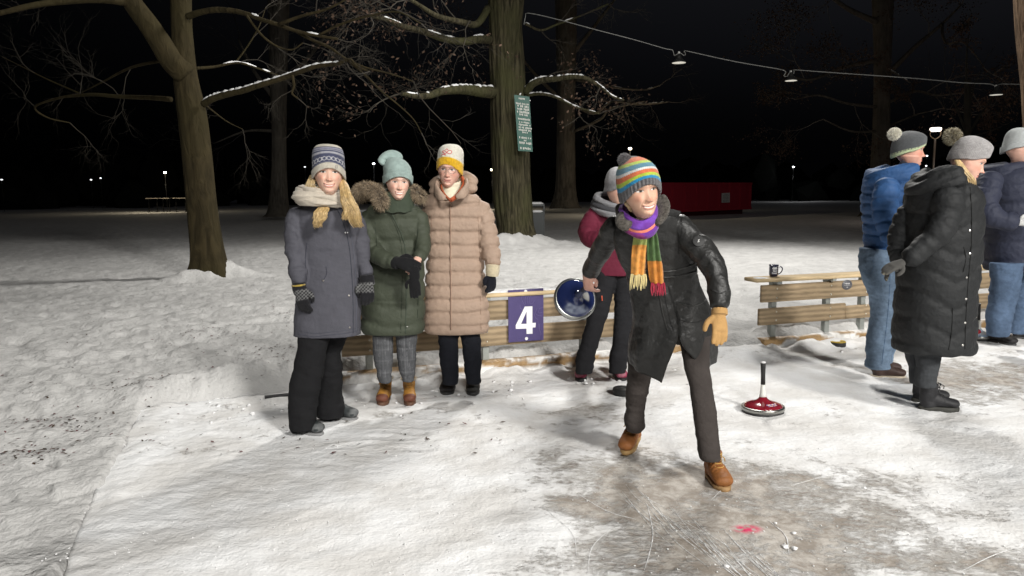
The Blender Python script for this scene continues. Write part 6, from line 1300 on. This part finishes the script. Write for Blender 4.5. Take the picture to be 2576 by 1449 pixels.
# ---- ice stocks
def stockpatch(V, Mx, R, colr):
    L = (V-Mx[:3, 3])@Mx[:3, :3]; a = np.arctan2(L[:, 1], L[:, 0]); r = np.hypot(L[:, 0], L[:, 1])/R
    q = sstep(.40, .5, r)*sstep(.84, .78, r)*sstep(.95, .70, np.abs(a+1.6))*(.55+.45*vnoise(L*60, 4)); q2 = sstep(.2, .3, r)*sstep(.62, .55, r)*sstep(.5, .3, np.abs(a-.1))  # pale blurred lettering, lightened to paint in a reflection
    c = np.tile(np.array(colr), (len(V), 1)); c = c*(1-q[:, None])+np.array((.32, .36, .44))*q[:, None]; return c*(1-q2[:, None])+np.array((.50, .50, .48))*q2[:, None]
def stock(name, label, base, axis, colr, cap=(.02, .02, .02), neck=(.62, .62, .58), R=.142, hx=(1, 0, 0), hl=.345, ring=(.33, .33, .31), logo=None, group='ice stocks', seed=0, patch=False):
    t = thing(name, label, 'ice stock', base, group); Mx = axisM(base, axis, hx)
    mb = MB(); lathe(mb, [(.001, .0), (R*.93, 0), (R*.96, .003), (R*.96, .018), (.001, .018)], Mx, 56, col=(.035, .035, .035)); mb.build('running_plate', MT['rubber'], t)
    mb = MB(); lathe(mb, [(R*.90, .0185), (R*.985, .0185), (R, .025), (R, .037), (R*.985, .043), (R*.90, .0445)], Mx, 56, col=ring); mb.build('steel_ring', MT['metal'], t)
    mb = MB(); lathe(mb, [(R*.90, .040), (R*.90, .046), (R*.82, .055), (R*.76, .0585), (R*.70, .0618), (R*.62, .066), (R*.55, .069), (R*.48, .072), (R*.42, .075), (R*.35, .080), (R*.28, .085), (R*.19, .098), (R*.15, .108), (.001, .108)], Mx, 72, col=colr, colf=(lambda V: stockpatch(V, Mx, R, colr)) if patch else None)
    bd = mb.build('body', MT['gloss'], t)
    mb = MB(); lathe(mb, [(.001, .106), (R*.162, .106), (R*.175, .112), (R*.15, .125), (R*.12, .155), (R*.105, .19), (.001, .19)], Mx, 28, col=neck); mb.build('neck', MT['plain'], t)
    mb = MB(); lathe(mb, [(.001, .19), (R*.105, .19), (R*.10, .25), (R*.115, hl-.03), (R*.125, hl-.008), (.001, hl-.008)], Mx, 24, col=cap); mb.build('grip', MT['rubber'], t)
    mb = MB(); lathe(mb, [(.001, hl-.008), (R*.125, hl-.0075), (R*.11, hl), (.001, hl+.003)], Mx, 24, col=(.6, .6, .6)); mb.build('end_cap', MT['plain'], t)
    if logo:
        mb = MB(); r0 = random.Random(seed); M3 = Mx[:3, :3]
        for row, (rr, zz, n) in enumerate(((.60, .0675, 9), (.70, .0625, 7))):
            for k in range(n):
                a = logo[0]+(k-(n-1)/2)*logo[1]; p = Mx[:3, 3]+M3@np.array([R*rr*math.cos(a), R*rr*math.sin(a), zz+.001])
                er = norm(M3@np.array([math.cos(a), math.sin(a), -.35])); et = norm(M3@np.array([-math.sin(a), math.cos(a), 0])); box(mb, p, et*R*.028, er*R*.04*(1 if row == 0 else .55), np.cross(er, et)*.0006, logo[2] if k % 3 else logo[3])
        mb.build('lettering', MT['plain'], t, smooth=False)
    return t
b0 = gr(1918, 1048, .002); ST = stock('ice_stock', 'red ice stock with a black grip standing alone on the rink', gr(1919, 1036), (-.02, .02, 1), (.20, .012, .022), logo=(-1.15, .11, (.62, .5, .45), (.15, .16, .4)))
b1 = at(1443, 756, 4.38); SW = stock('ice_stock', 'dark blue ice stock swung from the hand of the person in the striped hat', b1, at(1486, 708, 4.08)-b1, (.016, .026, .095), cap=(.03, .03, .05), neck=(.05, .06, .12), hl=.335, R=.128, ring=(.45, .46, .44), patch=True, hx=(1, 0, 0))
b2 = gr(*PX6(1938, 745)); S3 = stock('ice_stock', 'pale blue and white ice stock behind the black coat, a red ball resting on it', (b2[0], b2[1], 0), (-.03, .05, 1), (.30, .40, .52), neck=(.6, .58, .52), hl=.36)
b3 = gr(*PX6(1330, 800)); S4 = stock('ice_stock', 'red ice stock half hidden behind the hem of the black coat', (b3[0]+.02, b3[1], 0), (.02, .0, 1), (.45, .015, .02), R=.14)
def ballthing(name, label, c, r, col, tailc=None):
    t = thing(name, label, 'ball', c); mb = MB(); M0 = axisM(c, (0, 0, 1)); a = np.linspace(-PI/2, PI/2, 14); lathe(mb, [(max(.0005, r*math.cos(q)), r*math.sin(q)) for q in a], M0, 20, col=col); mb.build('ball', MT['plain'], t)
    if tailc is not None:
        mb = MB(); tube(mb, [np.array(c)+np.array(q) for q in tailc], .006, n=7, col=(.03, .03, .03)); mb.build('cord', MT['rubber'], t)
cb = at(*PX6(1935, 686), b2[1]-.10); ballthing('ball', 'small bright red ball lying on the pale blue ice stock', cb, .024, (.45, .01, .02), [(-.02, 0, .012), (-.035, -.01, .022), (-.055, -.01, .045)])
cb = at(*PX6(1298, 712), b3[1]-.1); ballthing('ball', 'small purple ball on the half hidden red ice stock', cb, .022, (.07, .03, .16))
def puck(name, label, c, R, h, colt, cols, hole=.5, z0=.004):
    t = thing(name, label, 'target ring', (c[0], c[1], 0), 'target rings'); Mx = axisM((c[0], c[1], z0), (0, 0, 1))
    mb = MB(); lathe(mb, [(R*hole, 0.0), (R*.97, 0), (R, .006), (R, h-.008), (R*.985, h-.005), (R*hole, h-.005)], Mx, 40, col=cols); mb.build('body', MT['rubber'], t)
    mb = MB(); lathe(mb, [(R*hole, h-.0045), (R*.95, h-.0045), (R*.98, h-.001), (R*.93, h+.004), (R*(hole+.06), h+.004), (R*hole, h), (R*hole*.96, .01), (R*hole*.5, .008)], Mx, 40, col=colt); mb.build('top_ring', MT['rubber'], t)
c = gr(*PX6(862, 812)); puck('target_ring', 'black ring with a yellow top lying at the kerb below the right barrier', c, .076, .045, (.50, .36, .06), (.03, .03, .03), z0=.02)
c = gr(1567, 993); puck('target_ring', 'plain black ring on the ice beside the rear leg of the thrower', c, .075, .045, (.03, .03, .03), (.022, .022, .022))
# thin dark box for an unidentified strip beside the left woman's shoe
c = gr(700, 999); t = thing('dark_strip', 'flat dark strip lying on the snow left of the woman in black flared trousers', 'mat', (c[0], c[1], 0)); mb = MB()
a, b = gr(666, 1000, .02), gr(745, 992, .02); d = norm(b-a); nn = np.array([-d[1], d[0], 0]); box(mb, (a+b)/2, (b-a)/2, nn*.03, (0, 0, .008), (.02, .02, .022)); mb.build('strip', MT['rubber'], t, smooth=False)

# ---- green notice board on the oak
Yb = 20.2
def PS(X, Y): return at(1239.5+X*.14107, 204.5+Y*.14107, Yb)   # zoom of the board: region (1940,320)-(2140,640), x4.53
c = PS(550, 750); nb = thing('notice_board', 'green board with white lines of writing nailed to the oak trunk', 'sign', c)
V = [PS(382, 240), PS(655, 275), PS(712, 1255), PS(455, 1240)]; nrm = norm(np.cross(V[1]-V[0], V[3]-V[0])); nrm = nrm if nrm[1] < 0 else -nrm
mb = MB(); W = [v-nrm*.03 for v in V]; mb.add(V+W, [(0, 1, 2, 3), (7, 6, 5, 4), (0, 4, 5, 1), (1, 5, 6, 2), (2, 6, 7, 3), (3, 7, 4, 0)], (.012, .085, .062)); mb.build('board', MT['plain'], nb, smooth=False)
mb = MB(); e1 = norm(V[1]-V[0]); e2 = norm(V[0]-V[3]); pxm = np.linalg.norm(V[1]-V[0])/275
for k, (x0, x1, y, h) in enumerate([(462, 585, 312, 26), (412, 660, 405, 28), (438, 648, 450, 36), (436, 656, 500, 34), (433, 670, 552, 36), (475, 636, 600, 30), (450, 670, 680, 28), (470, 664, 735, 26), (462, 682, 782, 30), (462, 688, 830, 30), (462, 690, 875, 28), (527, 628, 916, 24), (470, 692, 1012, 32), (555, 612, 1058, 24), (472, 690, 1103, 34), (488, 682, 1197, 34)]):
    textline(mb, PS((x0+x1)/2, y)+nrm*.002, (x1-x0)*pxm, h*pxm*1.25, e1, e2, nrm, k, (.5, .5, .46))
mb.build('lettering', MT['plain'], nb, smooth=False)
mb = MB(); p = PS(490, 240); 
for q, r in ((p, .035), (PS(500, 225), .02), (PS(665, 350), .02)): ico(mb, q+np.array([0, .0, .01]), r, (.8, .8, .8))
mb.build('snow_on_board', MT['snow'], nb, col=False)

# ---- string of hanging lamps
WY = 20.0
wire = [(1318, 62, 20.5), (1322, 42, 20.5), (1330, 33, 20.4), (1400, 48, 20.2), (1500, 75, 20), (1600, 101, 20), (1672, 122, 20), (1690, 125, 20), (1694, 131, 20), (1697, 140, 20), (1702, 137, 20), (1709, 133, 20), (1716, 136, 20), (1722, 140, 20), (1724, 133, 20), (1721, 128, 20), (1740, 131, 20), (1850, 155, 19.8), (1950, 172, 19.6), (1974, 178, 19.5), (1976, 184, 19.5), (1972, 190, 19.5), (1980, 192, 19.5), (1988, 180, 19.5), (1996, 186, 19.5), (1998, 178, 19.5), (2004, 176, 19.5), (2100, 183, 19.2), (2300, 197, 18.5), (2420, 208, 18.2), (2488, 211, 18), (2505, 216, 18), (2522, 211, 18), (2600, 210, 17.8), (2800, 180, 17)]
t = thing('lamp_cable', 'thin sagging cable strung from the oak across to the right', 'cable', at(1330, 33, 20.4)); mb = MB()
P = np.array([at(*q) for q in wire]); tube(mb, P, .011, n=5, m=len(P)*3, col=(.22, .22, .21)); mb.build('cable', MT['plain'], t)
for k, (x, y, yt, Y, rp, lb) in enumerate([(1708, 158, 132, 20, 17, 'left of the three unlit disc lamps hanging from the cable'), (1990, 203, 180, 19.5, 14.5, 'middle of the three unlit disc lamps hanging from the cable'), (2506, 238.5, 216, 18, 14.5, 'right of the three unlit disc lamps hanging from the cable')]):
    c = at(x, y, Y); R = rp*Y/F; t = thing('hanging_lamp', lb, 'lamp', c, 'lamps hanging from the cable'); Mx = axisM(c, (0, 0, 1))
    mb = MB(); lathe(mb, [(R, 0), (R*1.02, .012), (R*.9, .035), (R*.55, .09), (R*.34, .14), (R*.3, .20), (.01, .22)], Mx, 32, col=(.02, .02, .02)); mb.build('shade', MT['plain'], t)
    mb = MB(); lathe(mb, [(.001, -.004), (R*.5, -.004), (R*.97, -.003), (R*.97, .002), (.001, .003)], Mx, 32, col=(.8, .78, .7)); mb.build('diffuser', M('diffuser_glow', (.8, .78, .7), rough=.4, bump=0, emit=(1, .95, .82, .42)), t)  # faint glow put into the material; the disc itself is unlit
    mb = MB(); top = at(x, yt, Y); tube(mb, [c+np.array([0, 0, .2]), top], .008, n=5, m=4, col=(.3, .3, .3)); ico(mb, top, .035, (.7, .7, .68)); mb.build('hook', MT['plain'], t)

# ---- distant street lamps, lit
def glow(name, c, s): return M(name, (.9, .9, .9), bump=0, emit=(*c, s))
def street(label, x, y, Y, r, colr, power, es, pole=True, cat='street lamp', group='distant street lamps'):
    h = at(x, y, Y); t = thing('street_lamp', label, cat, (h[0], h[1], 0), group); mb = MB()
    M0 = axisM(h, (0, 0, 1)); lathe(mb, [(.001, -r*.6), (r*.7, -r*.5), (r, -r*.1), (r, r*.2), (r*.7, r*.5), (.001, r*.6)], M0, 16); mb.build('lamp_head', glow('lamp_glow', colr, es), t, col=False)
    mb = MB(); tube(mb, [(h[0], h[1], -.1), (h[0], h[1], h[2]-r*.7)], .02, n=6, m=3, col=(.004, .004, .004)); mb.build('pole', MT['plain'], t)
    if power:
        l = lamp('street_light', 'POINT', (h[0], h[1], h[2]-r*1.6), power, colr, .15); l.parent = t; l.location = (0, -1.6, h[2]-.2)
W_, O_ = (1, .85, .6), (.95, .97, 1)
for (x, y, Y, r, c_, pw, lb, es) in [(415, 434, 62, .12, W_, 260, 'warm street lamp nearest the forked tree at far left', 14), (230, 427, 88, .09, O_, 60, 'tiny cold street lamp far off at left, above a second light', 8), (253, 448, 80, .09, O_, 0, 'low faint lamp at far left, right of the tiny cold one', 2.5), (229, 452, 80, .10, O_, 0, 'low faint lamp at far left, directly under the tiny cold one', 2.5), (4, 452, 70, .11, O_, 0, 'faint lamp at the very left edge of the photo', 1.2),
                             (940, 412, 62, .10, O_, 120, 'cold street lamp seen between the first two women', 14), (1238, 427, 62, .14, W_, 220, 'warm street lamp just left of the oak trunk', 14), (1585, 374, 45, .10, W_, 260, 'warm street lamp above the striped hat', 16), (1996, 420, 85, .12, O_, 120, 'small street lamp above the right part of the red container', 10),
                             (2332, 392, 80, .09, O_, 0, 'tiny lamp in front of the face of the man in blue', 5), (2330, 417, 80, .08, O_, 0, 'tiny low lamp below the face of the man in blue', 5), (767, 420, 55, .07, O_, 0, 'faint slim lamp left of the patterned wool hat', 1.5)]:
    street(lb, x, y, Y, r, c_, pw, es)
h = at(2354, 325, 32); t = thing('street_lamp', 'large bright disc street lamp between the two bobble hats', 'street lamp', (h[0], h[1], 0), 'distant street lamps')
mb = MB(); M0 = axisM(h, (0, 0, 1)); r = .22; lathe(mb, [(.001, -.10), (r*.8, -.09), (r, -.03), (r, .04), (r*.9, .06), (.001, .07)], M0, 28); mb.build('lamp_head', glow('big_lamp_glow', (1, .84, .74), 3.2), t, col=False)
mb = MB(); tube(mb, [(h[0], h[1], -.1), (h[0], h[1], h[2]-.42)], .045, n=8, m=3, col=(.05, .04, .03))
for s_ in (-1, 1): tube(mb, [h+np.array([0, 0, -.42]), h+np.array([s_*.14, 0, -.34]), h+np.array([s_*.22, 0, -.24]), h+np.array([s_*.22, 0, -.06])], .02, n=6, col=(.12, .09, .05))
mb.build('pole', MT['plain'], t)
l = lamp('street_light', 'POINT', (0, 0, 0), 90, (1, .85, .75), .2); l.parent = t; l.location = (0, -1.8, h[2]-.3)
# warm lamps lighting the far path (behind trees)
# ---- red container
a, b = gr(1657, 548), gr(1887, 537); hL = at(1655, 463, a[1])[2]; hR = at(1888, 457, b[1])[2]; H_ = (hL+hR)/2; d = norm(b-a); nn = norm([d[1], -d[0], 0]); L_ = np.linalg.norm(b-a); base = (a+b)/2
t = thing('container', 'long dark red metal container with a white notice standing on the snow', 'container', (base[0], base[1], 0)); mb = MB()
box(mb, base-nn*1.2+U3*(H_/2+.16), d*L_/2, nn*1.2, U3*(H_/2-.16), (.36, .018, .038)); mb.build('body', MT['plain'], t, smooth=False)
mb = MB()
for zz in (.32, H_-.05): box(mb, base+nn*.03+U3*zz, d*(L_/2+.02), nn*.05, U3*.06, (.38, .02, .04))
for k in range(9): box(mb, base+nn*.015+d*(L_*(k/8-.5))*.99+U3*(H_/2+.16), d*.05, nn*.035, U3*(H_/2-.2), (.38, .02, .04))
mb.build('ribs', MT['plain'], t, smooth=False)
mb = MB(); box(mb, base-nn*1.2+U3*.12, d*L_*.44, nn*1.0, U3*.13, (.05, .004, .006)); mb.build('skids', MT['plain'], t, smooth=False)
def onc(xv, yv, off=.08):
    dd = ray(xv, yv); p0 = base+nn*off; tt = ((p0-np.array([0, 0, 1.5]))@nn)/(dd@nn); return np.array([0, 0, 1.5])+dd*tt
V = [onc(1816, 486), onc(1836, 485), onc(1836, 509), onc(1816, 510)]; mb = MB(); mb.add(V+[v-nn*.02 for v in V], [(0, 1, 2, 3), (0, 4, 5, 1), (1, 5, 6, 2), (2, 6, 7, 3), (3, 7, 4, 0)], (.62, .62, .6)); nt_ = mb.build('notice', MT['plain'], t, smooth=False)
mb = MB(); cc = (V[0]+V[2])/2; ww = np.linalg.norm(V[1]-V[0])
for k in range(6): textline(mb, cc+nn*.004+U3*(.2-.085*k), ww*(.5 if k == 0 else .75), .05, d, U3, nn, k+9, (.18, .18, .18))
mb.build('lettering', MT['plain'], t, smooth=False)
mb = MB(); cc = onc(1659, 484); box(mb, cc, d*.06, nn*.02, U3*.55, (.45, .33, .10)); mb.build('edge_marking', MT['plain'], t, smooth=False)
# ---- litter bin beside the oak
c = gr(1352, 583); c = at(1352, 583, 23.5); t = thing('litter_bin', 'dark litter bin with snow on its lid standing right of the oak', 'bin', (c[0], c[1], 0)); mb = MB()
box(mb, (c[0], c[1], .42), (.22, 0, 0), (0, .2, 0), (0, 0, .44), (.03, .035, .035)); box(mb, (c[0]-.02, c[1], 1.05), (.24, 0, 0), (0, .22, 0), (0, 0, .03), (.03, .035, .035)); 
for s_ in (-1, 1): box(mb, (c[0]+s_*.2, c[1], .95), (.02, 0, 0), (0, .18, 0), (0, 0, .12), (.03, .035, .035))
mb.build('bin_body', MT['plain'], t, smooth=False)
mb = MB(); tube(mb, [(c[0]-.24, c[1], 1.09), (c[0]+.2, c[1], 1.09)], np.array([(.12, .06), (.12, .06)]), n=10, m=6, side=(0, 1, 0), rnd=True); tube(mb, [(c[0]-.2, c[1]-.2, .86), (c[0]+.17, c[1]-.2, .86)], .04, n=8, m=6, rnd=True, side=(0, 1, 0)); mb.build('snow_on_bin', MT['snow'], t, col=False)
# ---- pale raised strips added in place of far lamp-lit snow, and the orange bag
for (x0, x1, y, Y, lb) in [(368, 398, 486.5, 62, 'short pale strip added for lamp-lit snow far off left of the forked tree'), (405, 428, 486, 62, 'middle pale strip added for lamp-lit snow far off left of the forked tree'), (436, 470, 486, 62, 'pale strip added for lamp-lit snow touching the forked tree')]:
    a, b = at(x0, y, Y), at(x1, y, Y); t = thing('lit_snow_strip', lb, 'lit strip', ((a[0]+b[0])/2, Y, 0), 'far pale strips for lit snow'); mb = MB(); z = 1.15
    box(mb, ((a[0]+b[0])/2, Y, z-.02), ((b[0]-a[0])/2, 0, 0), (0, .25, 0), (0, 0, .035), (.26, .23, .19)); mb.build('pale_strip', MT['plain'], t, smooth=False)
    mb = MB()
    for q in (.15, .85): box(mb, (a[0]+(b[0]-a[0])*q, Y, (z-.07)/2), (.018, 0, 0), (0, .05, 0), (0, 0, (z-.07)/2), (.006, .006, .006))
    mb.build('strip_leg', MT['plain'], t, smooth=False)
